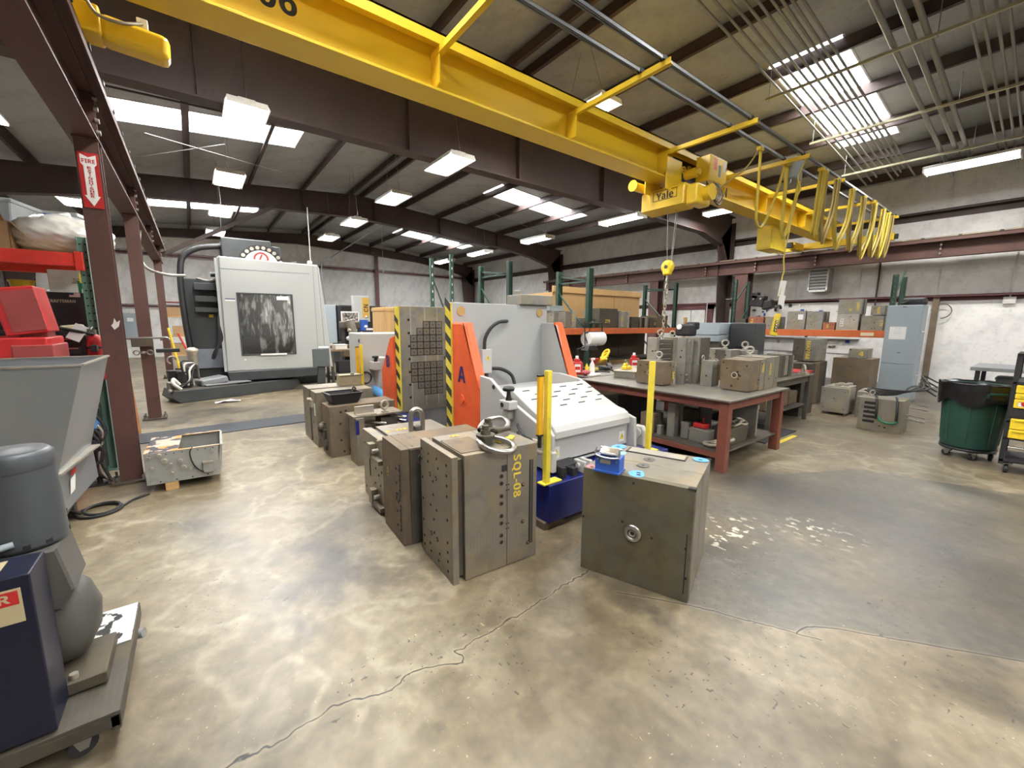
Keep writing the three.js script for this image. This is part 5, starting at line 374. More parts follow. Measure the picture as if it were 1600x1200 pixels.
// gear pan on wood blocks
{ const t = thing('gear_pan', 'grey steel gearbox pan with scuffed cover resting on wood blocks', 'gearbox', [-0.47, 0.075, -4.96], -2 * D), w = 0.56, h = 0.3, d = 0.66, m = paint(L(0.3, 0.3, 0.28), 0.5); mesh('front_wall', rbx(0, w, 0, h, -0.02, 0, 0.003), m, t); mesh('side_wall', rbx(0, 0.015, 0.01, h, -d, -0.02, 0.003), m, t); mesh('side_wall', prism([[w - 0.01, 0.05], [w + 0.015, 0.05], [w + 0.04, h], [w + 0.02, h]], -d, -0.02), m, t); mesh('back_wall', rbx(0, w + 0.02, 0.01, h, -d - 0.015, -d, 0.003), m, t); mesh('bottom', rbx(0, w, 0.005, 0.02, -d, -0.02, 0.002), m, t);
  const ct = tex(512, 512, (u, v) => { const a = fbm(u * 5, v * 5, 701, 5, 5), b = fbm(u * 4, v * 4, 711, 4, 4); return a > 0.56 ? [0.2, 0.19, 0.24] : b > 0.56 ? [0.86, 0.6, 0.28] : [0.78, 0.72, 0.64]; }, true, 1.8); const cm = std(L(0.9, 0.9, 0.9), 0.6, 0, { map: ct }); mesh('cover_plate', rbx(0, 0.25, h, h + 0.008, -d, 0, 0.002), cm, t); mesh('rim', [rbx(0.25, w + 0.03, h, h + 0.006, -0.03, 0.002, 0.001), rbx(0.25, w + 0.03, h, h + 0.006, -d - 0.01, -d + 0.03, 0.001)], cm, t);
  for (const [x, y, r] of [[0.035, 0.265, 0.014], [0.11, 0.275, 0.02], [0.145, 0.215, 0.026], [0.05, 0.16, 0.016], [0.26, 0.2, 0.02], [0.19, 0.175, 0.014], [0.28, 0.13, 0.024], [0.33, 0.11, 0.014], [0.19, 0.09, 0.015], [0.51, 0.26, 0.014]]) mesh('bolt_head', cyl(r * 0.8, r, 0.03, x, y, 0.012, PI / 2, 0, 0, 12), M.steelBright, t); for (let k = 0; k < 9; k++) { hole(t, 0.04 + k * 0.06, h - 0.02, 0.001, 'z', 0.005); if (k % 2) hole(t, 0.04 + k * 0.06, 0.02, 0.001, 'z', 0.006); } mesh('outlet_box', rbx(0.43, 0.51, 0.05, 0.15, 0, 0.04, 0.004), m, t); mesh('outlet_plate', rbx(0.425, 0.515, 0.145, 0.16, 0, 0.045, 0.002), M.steelBright, t); mesh('cord', tube([[0.36, 0.31, -0.01], [0.34, 0.27, 0.01], [0.36, 0.14, 0.012], [0.42, 0.06, 0.012], [0.47, 0.06, 0.02]], 0.006, 24, 6), M.black, t);
  single('wood_block', 'pale wood block under the front of the grey pan', 'block', rbox(0.1, 0.075, 0.3, 0.004, 0, 0.0375, 0), M.wood, [-0.29, 0, -5.1]); single('wood_block', 'dark brown wood block under the far side of the grey pan', 'block', rbox(0.14, 0.075, 0.3, 0.004, 0, 0.0375, 0), M.steelBrown, [-0.08, 0, -5.35]); }
// stepladder, bracket, floor rag
{ const t = thing('stepladder', 'orange stepladder leaning behind the nearest brown column', 'ladder', [-0.94, 0, -7.9], 0.15); const m = paint(L(0.42, 0.17, 0.05), 0.55); mesh('side_rail', bar([-0.18, 0, 0.1], [-0.12, 1.75, -0.25], 0.03, 0.075), m, t); mesh('side_rail', bar([0.18, 0, 0.1], [0.12, 1.75, -0.25], 0.03, 0.075), m, t); for (let k = 1; k < 6; k++) { const u = k * 0.165; mesh('step', box(0.34 - 0.1 * u, 0.02, 0.08, 0, 1.75 * u, 0.1 - 0.35 * u), M.steelBright, t); } mesh('rear_rail', bar([-0.17, 0, -0.55], [-0.12, 1.75, -0.28], 0.025, 0.03), m, t); mesh('rear_rail', bar([0.17, 0, -0.55], [0.12, 1.75, -0.28], 0.025, 0.03), m, t); mesh('top_cap', rbox(0.32, 0.03, 0.14, 0.008, 0, 1.76, -0.26), m, t); }
{ const t = thing('hanging_bracket', 'steel hook bracket with chains clamped to the second brown column', 'bracket', [-0.66, 1.32, -8.72]); mesh('arm', [rod([-0.3, 0, 0.02], [0.28, 0.01, 0.02], 0.018), tor(0.05, 0.016, 0.28, -0.04, 0.02, 0, 0, 0, PI)], M.hardware, t); mesh('clamp_block', rbox(0.26, 0.14, 0.06, 0.01, 0, -0.06, 0.03), M.steelDark, t); mesh('lower_arm', rbox(0.3, 0.06, 0.06, 0.01, 0.3, -0.2, 0.02), M.black, t); for (let k = 0; k < 3; k++) mesh('chain_link', tor(0.035, 0.009, -0.08 + k * 0.08, -0.22, 0.06, k % 2 ? 1.2 : 0.2, 0, 0), M.hardware, t); mesh('clamp', tor(0.06, 0.014, 0.33, -0.36, 0.02, 0, 0.3, 0, PI * 1.4), M.hardware, t); }
single('floor_rag', 'white rag dropped on the floor before the milling machine', 'rag', (() => { const g = new THREE.PlaneGeometry(0.42, 0.16, 16, 8).rotateX(-PI / 2), p = g.attributes.position; for (let i = 0; i < p.count; i++) p.setY(i, 0.006 + 0.06 * fbm(p.getX(i) * 14, p.getZ(i) * 14, 801, 3) * Math.max(0, 1 - Math.abs(p.getX(i)) * 4)); g.computeVertexNormals(); return g; })(), M.paper, [0.42, 0, -9.85]);

// ---------- vertical milling machine and the far shop ----------
{ const t = thing('milling_machine', 'large white and dark grey enclosed milling machine with a round tool changer', 'machine', [1.45, 0, -10.8], -4 * D);
  const door = mesh('front_enclosure', prism([[-0.95, 0.5], [1.05, 0.5], [0.98, 2.9], [-0.92, 2.95]].map(p => [p[0], p[1]]), -0.08, 0, 0.02, []), M.cncLight, t); mesh('enclosure_right', prism([[1.05, 0.5], [1.2, 0.5], [1.02, 2.85], [0.98, 2.9]], -0.9, -0.02, 0.015), M.cncLight, t); mesh('enclosure_left', rbx(-0.95, -0.9, 0.5, 2.93, -0.9, -0.05, 0.01), M.cncLight, t); mesh('enclosure_roof', rbx(-0.92, 1.0, 2.86, 2.92, -0.5, -0.05, 0.01), M.cncLight, t); mesh('seam', rbx(-0.93, 0.8, 2.69, 2.7, 0.0, 0.003, 0.0005), M.greyPlastic, t); mesh('seam', rbx(0.88, 0.887, 0.55, 2.88, 0.0, 0.003, 0.0005), M.greyPlastic, t);
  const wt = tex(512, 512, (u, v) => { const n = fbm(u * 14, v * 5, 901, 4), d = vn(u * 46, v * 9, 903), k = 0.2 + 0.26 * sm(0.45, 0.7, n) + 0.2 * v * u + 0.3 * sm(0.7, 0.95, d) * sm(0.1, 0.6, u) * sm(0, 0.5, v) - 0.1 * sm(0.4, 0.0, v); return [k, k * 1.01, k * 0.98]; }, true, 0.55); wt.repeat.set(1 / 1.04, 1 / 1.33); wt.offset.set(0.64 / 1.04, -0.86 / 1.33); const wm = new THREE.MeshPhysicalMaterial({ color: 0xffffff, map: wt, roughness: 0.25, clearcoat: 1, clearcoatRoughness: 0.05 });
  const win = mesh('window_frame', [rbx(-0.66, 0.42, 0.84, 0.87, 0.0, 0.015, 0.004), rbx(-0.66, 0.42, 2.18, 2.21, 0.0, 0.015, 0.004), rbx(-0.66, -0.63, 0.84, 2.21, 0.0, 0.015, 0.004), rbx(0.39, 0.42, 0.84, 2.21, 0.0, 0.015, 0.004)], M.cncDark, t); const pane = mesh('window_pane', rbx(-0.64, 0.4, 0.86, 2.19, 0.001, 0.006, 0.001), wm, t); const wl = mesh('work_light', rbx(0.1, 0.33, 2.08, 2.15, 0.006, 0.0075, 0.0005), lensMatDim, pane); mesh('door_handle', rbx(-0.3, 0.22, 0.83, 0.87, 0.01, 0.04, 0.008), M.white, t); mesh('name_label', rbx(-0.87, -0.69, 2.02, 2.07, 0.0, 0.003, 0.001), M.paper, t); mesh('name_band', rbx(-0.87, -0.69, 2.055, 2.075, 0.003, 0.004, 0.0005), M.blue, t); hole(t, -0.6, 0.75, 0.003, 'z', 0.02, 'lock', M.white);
  mesh('front_sill', prism([[-0.92, 0.28], [1.0, 0.3], [0.98, 0.52], [-0.95, 0.5]], -0.5, 0.03, 0.02), M.cncDark, t); mesh('base_casting', rbx(-1.4, 1.1, 0.0, 0.5, -1.9, -1.0, 0.03), M.cncDark, t);
  mesh('column', rbx(-0.9, 0.3, 0.4, 3.35, -1.5, -0.7, 0.04), M.cncDark, t); mesh('spindle_head_cover', rbx(-0.86, 0.1, 2.8, 3.42, -0.75, -0.45, 0.03), M.cncDark, t); mesh('side_guard', [rbx(-1.62, -0.93, 0.35, 2.5, -1.3, -0.55, 0.02)], M.cncDark, t); mesh('way_cover', [rbx(-1.4, -0.92, 2.25, 2.4, -0.55, -0.3, 0.01), rbx(-1.4, -0.92, 2.0, 2.12, -0.55, -0.3, 0.01), rbx(-1.42, -0.92, 1.78, 1.88, -0.55, -0.34, 0.01)], M.cncDark, t); mesh('skirt_panel', rbx(-1.55, -0.95, 0.55, 0.98, -0.54, -0.5, 0.01), M.machineGrey2 ??= paint(L(0.22, 0.25, 0.3), 0.5), t); for (const y of [1.86, 1.83]) mesh('label', rbx(-1.2, -1.12, y - 0.16, y - 0.12, -0.55, -0.545, 0.001), M.stencil, t);
  const ch = mesh('tool_carousel', [cyl(0.46, 0.46, 0.1, -0.13, 2.82, -0.3, PI / 2, 0, 0, 40)], M.black, t); mesh('carousel_plate', cyl(0.34, 0.34, 0.02, -0.13, 2.82, -0.24, PI / 2, 0, 0, 36), M.steelBright2 ??= std(L(0.62, 0.62, 0.58), 0.35, 0.4), ch); for (let k = 0; k < 22; k++) { const a = k / 22 * 2 * PI; mesh('tool_pocket', cyl(0.04, 0.04, 0.03, -0.13 + 0.4 * Math.cos(a), 2.82 + 0.4 * Math.sin(a), -0.24, PI / 2, 0, 0, 12), M.steelBright, ch); } mesh('emblem', [tor(0.13, 0.018, -0.13, 2.98, -0.225, 0, 0, 0, 2 * PI, 24), rbox(0.03, 0.2, 0.012, 0.003, -0.15, 2.98, -0.225, 0, 0, -0.4), rbox(0.16, 0.03, 0.012, 0.003, -0.1, 2.95, -0.225)], M.red, ch);
  mesh('cable_arch', tube([[-1.55, 0.6, -0.5], [-1.62, 1.6, -0.52], [-1.62, 2.6, -0.55], [-1.55, 2.95, -0.6], [-1.3, 3.15, -0.65], [-0.85, 3.25, -0.7]], 0.06, 40, 10), M.black, t); mesh('grey_conduit', tube([[-1.35, 2.5, -0.5], [-1.1, 2.45, -0.3], [-0.8, 2.62, -0.25], [-0.5, 2.6, -0.28]], 0.02, 24, 8), M.conduit, t); mesh('motor_bracket', [rbx(-1.0, -0.86, 2.5, 2.66, -0.6, -0.4, 0.01), cyl(0.05, 0.05, 0.2, -1.0, 2.6, -0.5, 0, 0, PI / 2)], M.black, t);
  for (let k = 0; k < 4; k++) mesh('wiring', tube([[-0.96, 2.0 - k * 0.1, -0.04], [-1.02, 1.6, 0.0], [-0.98 - k * 0.02, 1.2, 0.02], [-1.15, 0.95 - k * 0.05, 0], [-1.2, 0.8, -0.1]], 0.014, 24, 6), M.black, t); mesh('door_edge_trim', rbx(-1.0, -0.95, 0.5, 2.9, -0.06, 0.0, 0.006), M.machineGrey, t); mesh('top_antenna', [rod([0.86, 2.9, -0.1], [0.86, 4.2, -0.1], 0.01, 6), rbox(0.1, 0.08, 0.1, 0.02, 0.84, 2.96, -0.1)], M.white, t); mesh('top_lamp', rbox(0.14, 0.03, 0.08, 0.01, 0.5, 2.93, -0.1, 0, 0, 0.3), M.greyPlastic, t); }
{ const t = thing('coolant_tank', 'low dark grey coolant tank with pumps pulled out before the milling machine', 'tank', [-0.4, 0, -10.17], 18 * D); mesh('tank_body', [prism([[0.08, 0.0], [2.3, 0.0], [2.45, 0.12], [2.4, 0.25], [0.0, 0.25], [-0.04, 0.12]], -0.6, 0, 0.01)], M.cncDark, t); mesh('tank_lip', rbx(0.0, 1.1, 0.25, 0.265, -0.59, -0.01, 0.004), M.steelDark, t); mesh('chip_tray', [rbox(0.5, 0.14, 0.4, 0.04, 0.75, 0.35, -0.35, 0, 0, 0.12), rbx(0.55, 1.4, 0.275, 0.3, -0.6, -0.05, 0.01)], M.greyPlastic, t);
  for (const [x, z] of [[0.28, -0.3], [0.2, -0.6]]) { mesh('pump_motor', [cyl(0.11, 0.11, 0.3, x, 0.42, z), cyl(0.125, 0.125, 0.03, x, 0.58, z)], M.black, t); } mesh('filter_housing', [lathe([[0, 0.7], [0.09, 0.7], [0.09, 0.95], [0.11, 0.97], [0.11, 1.02], [0.04, 1.06], [0, 1.06]], 18, 0.48, 0, -0.4)], M.steelBright, t); mesh('filter_stand', [rod([0.42, 0.27, -0.4], [0.44, 0.75, -0.4], 0.02), rod([0.56, 0.27, -0.4], [0.54, 0.75, -0.4], 0.02)], M.hardware, t); for (let k = 0; k < 5; k++) mesh('hose', tube([[0.5, 0.75, -0.35], [0.38 - k * 0.04, 0.55 + k * 0.06, -0.2], [0.3, 0.4, -0.12 - k * 0.03], [0.1 + k * 0.06, 0.32, -0.15]], 0.018, 24, 8), k % 2 ? M.skinWhite : M.rubber, t); mesh('valve_set', [rbox(0.1, 0.16, 0.1, 0.03, 0.0, 0.34, -0.2), cyl(0.04, 0.04, 0.16, 0.03, 0.36, -0.1, 0.4, 0, 0.5), sph(0.05, -0.02, 0.24, -0.12)], M.hardware, t); mesh('corrugated_hose', tube([[0.12, 0.36, -0.1], [0.02, 0.48, -0.05], [0.0, 0.4, 0.02], [0.1, 0.28, 0.04]], 0.03, 24, 8), M.skinWhite, t); }
{ const t = thing('control_stand', 'grey control box on a leaning dark post beside the milling machine', 'control panel', [2.15, 0, -9.75], -0.2); mesh('post', rbox(0.16, 0.62, 0.14, 0.02, 0.0, 0.31, 0, 0, 0, -0.06), M.cncDark, t); mesh('panel_box', rbox(0.34, 0.4, 0.22, 0.02, 0.02, 0.82, 0), M.cabinetGrey3 ??= paint(L(0.1, 0.115, 0.115), 0.5), t); mesh('papers', rbox(0.2, 0.03, 0.16, 0.006, 0.08, 1.035, 0), M.paper, t); }
{ const t = thing('steel_shelving', 'open shelving with cardboard boxes seen between columns at the far side', 'shelf', [-0.1, 0, -17]); mesh('frame', [-0.65, 0.65].map(x => [-0.3, 0.3].map(z => rod([x, 0, z], [x, 2.3, z], 0.025, 6))), M.redDull, t); for (const y of [0.5, 1.1, 1.7, 2.15]) mesh('shelf', rbx(-0.66, 0.66, y, y + 0.03, -0.32, 0.32, 0.004), y > 2 ? M.redDull : M.wood, t); [[-0.35, 0.53, 0.35], [0.2, 0.53, 0.4], [-0.2, 1.13, 0.3], [0.3, 1.13, 0.4], [-0.3, 1.73, 0.28], [0.25, 1.73, 0.22]].forEach(([x, y, h], i) => single('cardboard_box', ['brown carton on the lowest far shelf beside the column', 'wide brown carton on the lowest far shelf', 'brown carton on the second far shelf beside the column', 'tall brown carton on the second far shelf', 'brown carton on the third far shelf', 'low carton on the third far shelf'][i], 'box', rbox(0.45, h, 0.4, 0.006, 0, h / 2, 0), M.cardboard, [x - 0.1, y, -17 + 0.05])); }
{ const t = thing('exit_sign', 'white exit sign with red lettering on the far wall', 'sign', [-1.72, 2.3, -23.95]); mesh('housing', rbox(0.42, 0.24, 0.06, 0.008, 0, 0.12, 0), M.white, t); mesh('lettering', text('EXIT', 0.13, 0.004).translate(0, 0.12, 0.031), M.orangeRed, t); }
{ const t = thing('electrical_panel', 'grey electrical panel on the far wall near the exit sign', 'panel', [-3.0 + 0.9, 0.9, -23.9]); mesh('box', rbox(0.5, 1.0, 0.18, 0.01, 0, 0.5, 0), M.cabinetGrey, t); mesh('label', rbx(-0.1, 0.1, 0.65, 0.8, 0.09, 0.094, 0.001), M.paper, t); }
{ const t = thing('bar_stand', 'yellow and red long-handled tools leaning on the third brown column', 'tool', [-0.3, 0, -14.5]); mesh('bar', rod([-0.1, 0.3, 0], [-0.25, 1.4, -0.1], 0.03), M.toolYellow, t); mesh('bar', rod([0.35, 0.02, 0.1], [-0.05, 1.25, -0.1], 0.025), M.red, t); mesh('bar', rod([0.45, 0.02, 0.15], [0.02, 1.1, -0.1], 0.02), M.steelBright, t); mesh('block', rbx(-0.2, 0.5, 0, 0.3, -0.3, 0.0, 0.01), M.black, t); }
// distant machines
{ const t = thing('machining_center', 'distant black and white machining center with a yellow stripe on its column', 'machine', [5.2, 0, -16.2]); mesh('enclosure', [rbx(-0.95, 0.9, 0.9, 2.2, -0.9, 0.1, 0.05)], M.black, t); mesh('head_column', rbx(-0.45, 0.15, 1.6, 2.55, 0.05, 0.35, 0.02), M.cncLight, t); mesh('column_stripe', rbx(-0.14, 0.12, 1.75, 2.48, 0.35, 0.36, 0.003), M.stencilGold ??= std(L(0.5, 0.3, 0.05), 0.5), t); mesh('stripe_lettering', text('CN', 0.16, 0.003).rotateZ(PI / 2).translate(0, 2.1, 0.362), M.ink, t); mesh('window', rbx(-0.85, -0.5, 1.2, 2.15, 0.1, 0.12, 0.01), M.blackGloss, t); mesh('side_panel', rbx(-1.5, -0.98, 0.8, 2.2, -0.9, 0.0, 0.02), M.cabinetGrey, t); mesh('side_panel', rbx(0.95, 1.35, 0.8, 2.1, -0.9, -0.2, 0.02), M.cabinetGrey, t); mesh('base', rbx(-0.95, 0.9, 0, 0.9, -0.9, 0.05, 0.03), M.cncDark, t); for (const x of [-0.3, 0.35, 0.5]) mesh('way_strip', rbox(0.04, 0.7, 0.02, 0.004, x, 1.8, 0.13, 0, 0, 0.12), M.chrome, t); }
{ const t = thing('computer_desk', 'small desk with a dark monitor and keyboard before the far wall', 'desk', [6.3, 0, -15.85]); mesh('desk_top', rbx(-0.4, 0.4, 1.05, 1.08, -0.3, 0.3, 0.006), M.greyPlastic, t); mesh('pedestal', rbx(-0.35, 0.35, 0, 1.05, -0.28, 0.2, 0.01), M.cabinetGrey, t); const m = thing('monitor', 'dark computer monitor on the far desk', 'monitor', [6.3, 1.08, -15.9]); mesh('screen_housing', rbox(0.4, 0.34, 0.06, 0.015, 0, 0.32, 0), M.greyPlastic, m); mesh('screen', rbx(-0.17, 0.17, 0.19, 0.46, 0.03, 0.034, 0.001), M.blackGloss, m); mesh('stand', [rod([0, 0, 0], [0, 0.2, 0], 0.03), rbox(0.24, 0.02, 0.16, 0.004, 0, 0.01, 0)], M.greyPlastic, m); single('keyboard', 'black keyboard on the far desk', 'keyboard', [rbox(0.42, 0.02, 0.15, 0.005, 0, 0.01, 0), ...[0, 1, 2, 3].map(k => rbox(0.39, 0.008, 0.025, 0.002, 0, 0.022, -0.05 + k * 0.033))], M.black, [6.25, 1.08, -15.68]); }
{ const t = thing('knee_mill', 'old manual milling machine with handwheels and a blue motor among clutter', 'machine', [3.6, 0, -12.3]); mesh('column', [prism([[-0.2, 0], [0.25, 0], [0.22, 1.2], [0.12, 1.55], [-0.15, 1.5]], -0.5, -0.1, 0.03)], M.black, t); mesh('table', [rbx(-0.75, 0.75, 0.86, 0.94, -0.15, 0.15, 0.01), rbx(-0.3, 0.3, 0.6, 0.86, -0.2, 0.1, 0.02)], M.steelBrown, t); mesh('ram', rbox(0.5, 0.22, 0.6, 0.05, 0, 1.5, -0.1), M.steelDark, t); mesh('head', [cyl(0.13, 0.11, 0.5, -0.05, 1.4, 0.2, 0, 0, 0.25), cyl(0.05, 0.03, 0.25, -0.02, 1.05, 0.2)], M.steelGrey, t); mesh('motor', cyl(0.12, 0.12, 0.3, 0.3, 1.5, 0.15), M.royal, t); for (const [x, y, z] of [[-0.8, 0.9, 0], [0.8, 0.9, 0], [0.1, 0.75, 0.2]]) mesh('handwheel', tor(0.1, 0.015, x, y, z, 0, Math.abs(x) > 0.5 ? PI / 2 : 0, 0), M.chrome, t); for (let k = 0; k < 10; k++) mesh('fitting', sph(0.04 + rnd() * 0.03, rr(-0.5, 0.4), rr(1.0, 1.75), rr(0, 0.3), 8), k % 3 ? M.steelBright : M.white, t); mesh('drip_pan', rbx(-0.7, 0.7, 0, 0.12, -0.5, 0.4, 0.02), M.black, t); mesh('lamp_head', rbox(0.2, 0.06, 0.1, 0.02, 0.42, 1.38, 0.25), M.skinWhite, t); }
{ const t = thing('work_table', 'dark cluttered work table in front of the old manual mill', 'table', [3.4, 0, -11.4]); mesh('table_top', rbx(-0.7, 0.8, 0.84, 0.88, -0.3, 0.3, 0.006), M.steelBrown, t); for (const [x, z] of [[-0.65, -0.25], [0.75, -0.25], [-0.65, 0.25], [0.75, 0.25]]) mesh('leg', rbx(x - 0.03, x + 0.03, 0, 0.84, z - 0.03, z + 0.03, 0.004), M.steelDark, t); mesh('shelf', rbx(-0.65, 0.75, 0.25, 0.27, -0.28, 0.28, 0.004), M.steelDark, t); [['plastic_bin', 'black open bin under the dark cluttered table', -0.3, 0.27, 0.4, 0.3, M.black], ['cardboard_box', 'open tan carton on the dark cluttered table', 0.5, 0.88, 0.3, 0.2, M.cardboard], ['parts_tray', 'pale tray of white rags on the dark cluttered table', -0.4, 0.88, 0.3, 0.12, M.skinWhite], ['tool_case', 'dark case under the table beside the black bin', 0.35, 0.27, 0.5, 0.25, M.steelDark]].forEach(([n, l, x, y, w, h, m]) => single(n, l, 'container', [rbox(w, h, 0.3, 0.02, 0, h / 2, 0), rbox(w + 0.02, 0.02, 0.32, 0.006, 0, h, 0)], m, [3.4 + x, y, -11.35])); }
{ const t = thing('far_cabinet', 'row of white shop partitions and pale cabinets before the far wall', 'cabinet', [5.9, 0, -21]); for (let k = 0; k < 4; k++) mesh('panel', rbx(-2.2 + k * 1.1, -1.15 + k * 1.1, 0, 2.15 - (k % 2) * 0.08, -0.05, 0.02, 0.01), M.white, t); mesh('rail', rbx(-2.2, 2.2, 2.1, 2.16, -0.08, 0.06, 0.005), M.greyPlastic, t); }
{ const t = thing('bulletin_board', 'framed photo board on the white partition beyond the milling machine', 'board', [4.45, 1.45, -15.3]); mesh('frame', rbox(0.62, 0.5, 0.03, 0.006, 0, 0.25, 0), M.white, t); const bt = tex(128, 128, (u, v) => { const k = 0.15 + 0.75 * vn(u * 14, v * 10, 951); return [k, k * 0.95, k * 0.9]; }, true, 1.8); mesh('picture', rbx(-0.27, 0.27, 0.04, 0.46, 0.015, 0.018, 0.001), std(L(0.8, 0.8, 0.8), 0.6, 0, { map: bt }), t); mesh('stand', [rod([-0.2, 0, 0], [-0.2, -1.45, 0], 0.02), rod([0.2, 0, 0], [0.2, -1.45, 0], 0.02)], M.white, t); }
for (const [i, x, z, h] of [[0, 4.78, -9.5, 3.15], [1, 5.33, -9.5, 3.3]]) { const t = thing('rack_upright', ['dark green slotted rack upright, the shorter of the pair behind the platen', 'dark green slotted rack upright, the taller of the pair behind the platen'][i], 'rack', [x, 0, z]); mesh('post', [bx(-0.045, 0.045, 0, h, -0.003, 0.003), bx(-0.045, -0.04, 0, h, -0.06, 0), bx(0.04, 0.045, 0, h, -0.06, 0)], M.rackGreen, t); for (let y = 1.75; y < h; y += 0.2) mesh('slot_hole', rbx(-0.012, 0.012, y - 0.03, y + 0.03, 0.003, 0.0045, 0.0005), M.paper, t); mesh('foot', rbx(-0.08, 0.08, 0, 0.012, -0.08, 0.06, 0.002), M.rackGreen, t); if (!i) mesh('brace', bar([0.05, 2.6, -0.03], [0.5, 1.5, -0.03], 0.02, 0.03), M.rackGreen, t); }
single('plywood_crate', 'tan plywood crate whose top shows between the two slotted uprights', 'crate', [rbox(2.4, 1.95, 0.8, 0.01, 0, 0.98, 0), rbox(2.44, 0.08, 0.84, 0.005, 0, 1.9, 0), ...[-1, 0, 1].map(k => rbox(0.09, 1.9, 0.83, 0.004, k * 1.1, 0.95, 0))], M.plywood, [4.9, 0, -10.4]);
// ---------- benches, racks and molds on the far side ----------
function bench(name, label, x0, x1, z0, z1, h, mat, top, shelfY, lw = 0.1) { const t = thing(name, label, 'table', [(x0 + x1) / 2, 0, (z0 + z1) / 2]), w = (x1 - x0) / 2, d = (z1 - z0) / 2; mesh('table_top', rbx(-w, w, h - 0.02, h, -d, d, 0.003), top, t); mesh('apron', [rbx(-w + 0.05, w - 0.05, h - 0.12, h - 0.02, d - 0.07, d - 0.05, 0.003), rbx(-w + 0.05, w - 0.05, h - 0.12, h - 0.02, -d + 0.05, -d + 0.07, 0.003), rbx(-w + 0.05, -w + 0.07, h - 0.12, h - 0.02, -d + 0.05, d - 0.05, 0.003), rbx(w - 0.07, w - 0.05, h - 0.12, h - 0.02, -d + 0.05, d - 0.05, 0.003)], mat, t);
  for (const a of [-1, 1]) for (const b of [-1, 1]) mesh('leg', rbx(a * (w - 0.03) - (a > 0 ? lw : 0), a * (w - 0.03) + (a > 0 ? 0 : lw), 0, h - 0.02, b * (d - 0.03) - (b > 0 ? lw : 0), b * (d - 0.03) + (b > 0 ? 0 : lw), 0.004), mat, t);
  if (shelfY) { mesh('shelf', rbx(-w + 0.06, w - 0.06, shelfY, shelfY + 0.02, -d + 0.06, d - 0.06, 0.003), M.steelDark, t); for (const a of [-w + 0.05, w - 0.1]) mesh('stretcher', rbx(a, a + 0.05, shelfY - 0.06, shelfY, -d + 0.1, d - 0.1, 0.003), mat, t); } return t; }
const tTop = metal(L(0.26, 0.255, 0.245), 0.5, steelB, 0.6);
bench('work_bench', 'red framed steel workbench nearest the aisle with molds on its top', 4.38, 5.93, -4.12, -1.97, 0.8, M.tableRed, tTop, 0.2); bench('work_bench', 'red framed steel workbench farther back holding tools and red bottles', 4.62, 7.0, -5.2, -4.16, 0.8, M.tableRed, tTop, 0.2);
// generic mold: corner at (x0, y0, z1), plates along x
let ms = 0; function mb(label, x0, x1, y0, h, z0, z1, o = {}) { const t = thing(o.name ?? 'mold_block', label, 'mold', [x0, y0, z1], o.ry ?? 0, o.group), w = x1 - x0, d = z1 - z0, pl = o.plates ?? [0.2, 0.55, 0.8], e = [0, ...pl, 1], mats = o.mats ?? [M.steelGrey, M.steel, M.steelGrey, M.steel]; ms++;
  for (let i = 0; i < e.length - 1; i++) { const a = e[i] * (o.axis === 'z' ? d : w), b = e[i + 1] * (o.axis === 'z' ? d : w), ins = (i % 2) * 0.004 + (hash(ms, i, 3) > 0.7 ? 0.01 : 0); if (o.axis === 'z') mesh('mold_plate', rbx(ins, w - ins, ins, h - ins, -b + 0.001, -a, 0.003), mats[i % mats.length], t); else mesh('mold_plate', rbx(a, b - 0.001, ins, h - ins, -d + ins, -ins, 0.003), mats[i % mats.length], t); }
  const n = o.holes ?? 5; for (let k = 0; k < n; k++) { hole(t, -0.0005, h * (0.12 + 0.76 * hash(k, ms, 7)), -d * (0.1 + 0.8 * hash(k, ms, 8)), 'x', 0.008 + 0.006 * hash(k, ms, 9)); if (k % 2) hole(t, w * (0.1 + 0.8 * hash(k, ms, 11)), h * (0.15 + 0.7 * hash(k, ms, 12)), 0.0005, 'z', 0.009); }
  if (o.ring) ringAt(t, -0.003, h * 0.5, -d * 0.5, 'x', o.ring); if (o.eye) eyebolt(t, w * (o.ex ?? 0.5), h, -d * (o.ez ?? 0.4), o.eye);
  for (const [s, size, u, v, face, rot, mat] of o.text ?? []) face === 'z' ? stencil(t, s, size, u * w, v * h, 0.001, '+z', rot ?? 0, mat ?? M.stencil) : stencil(t, s, size, -0.002, v * h, -u * d, '-x', rot ?? 0, mat ?? M.stencil); return t; }
const Y1 = 0.8;
mb('brown mold with round locating ring at the bench corner, stencilled 100', 5.1, 5.5, Y1, 0.385, -2.46, -2.1, { plates: [0.66], mats: [M.steelBrown, M.steel], ring: 0.032, holes: 9, text: [['100', 0.05, 0.83, 0.72, 'z', -PI / 2]] });
mb('grey mold with eyebolt joined behind the brown ringed mold on the bench', 5.505, 5.9, Y1, 0.395, -2.46, -2.1, { plates: [0.45, 0.7], mats: [M.steel, M.steelGrey], eye: 1.3, ex: 0.1, ez: 0.6, text: [['NS20', 0.045, 0.36, 0.62, 'z', -PI / 2]] });
mb('small mold with shiny eyebolt behind the yellow light curtain post', 4.72, 4.98, Y1, 0.32, -3.4, -2.98, { plates: [0.72], mats: [M.steelBrown, M.steel], eye: 1.2, ring: 0.03, text: [['249', 0.045, 0.85, 0.4, 'z', -PI / 2]] });
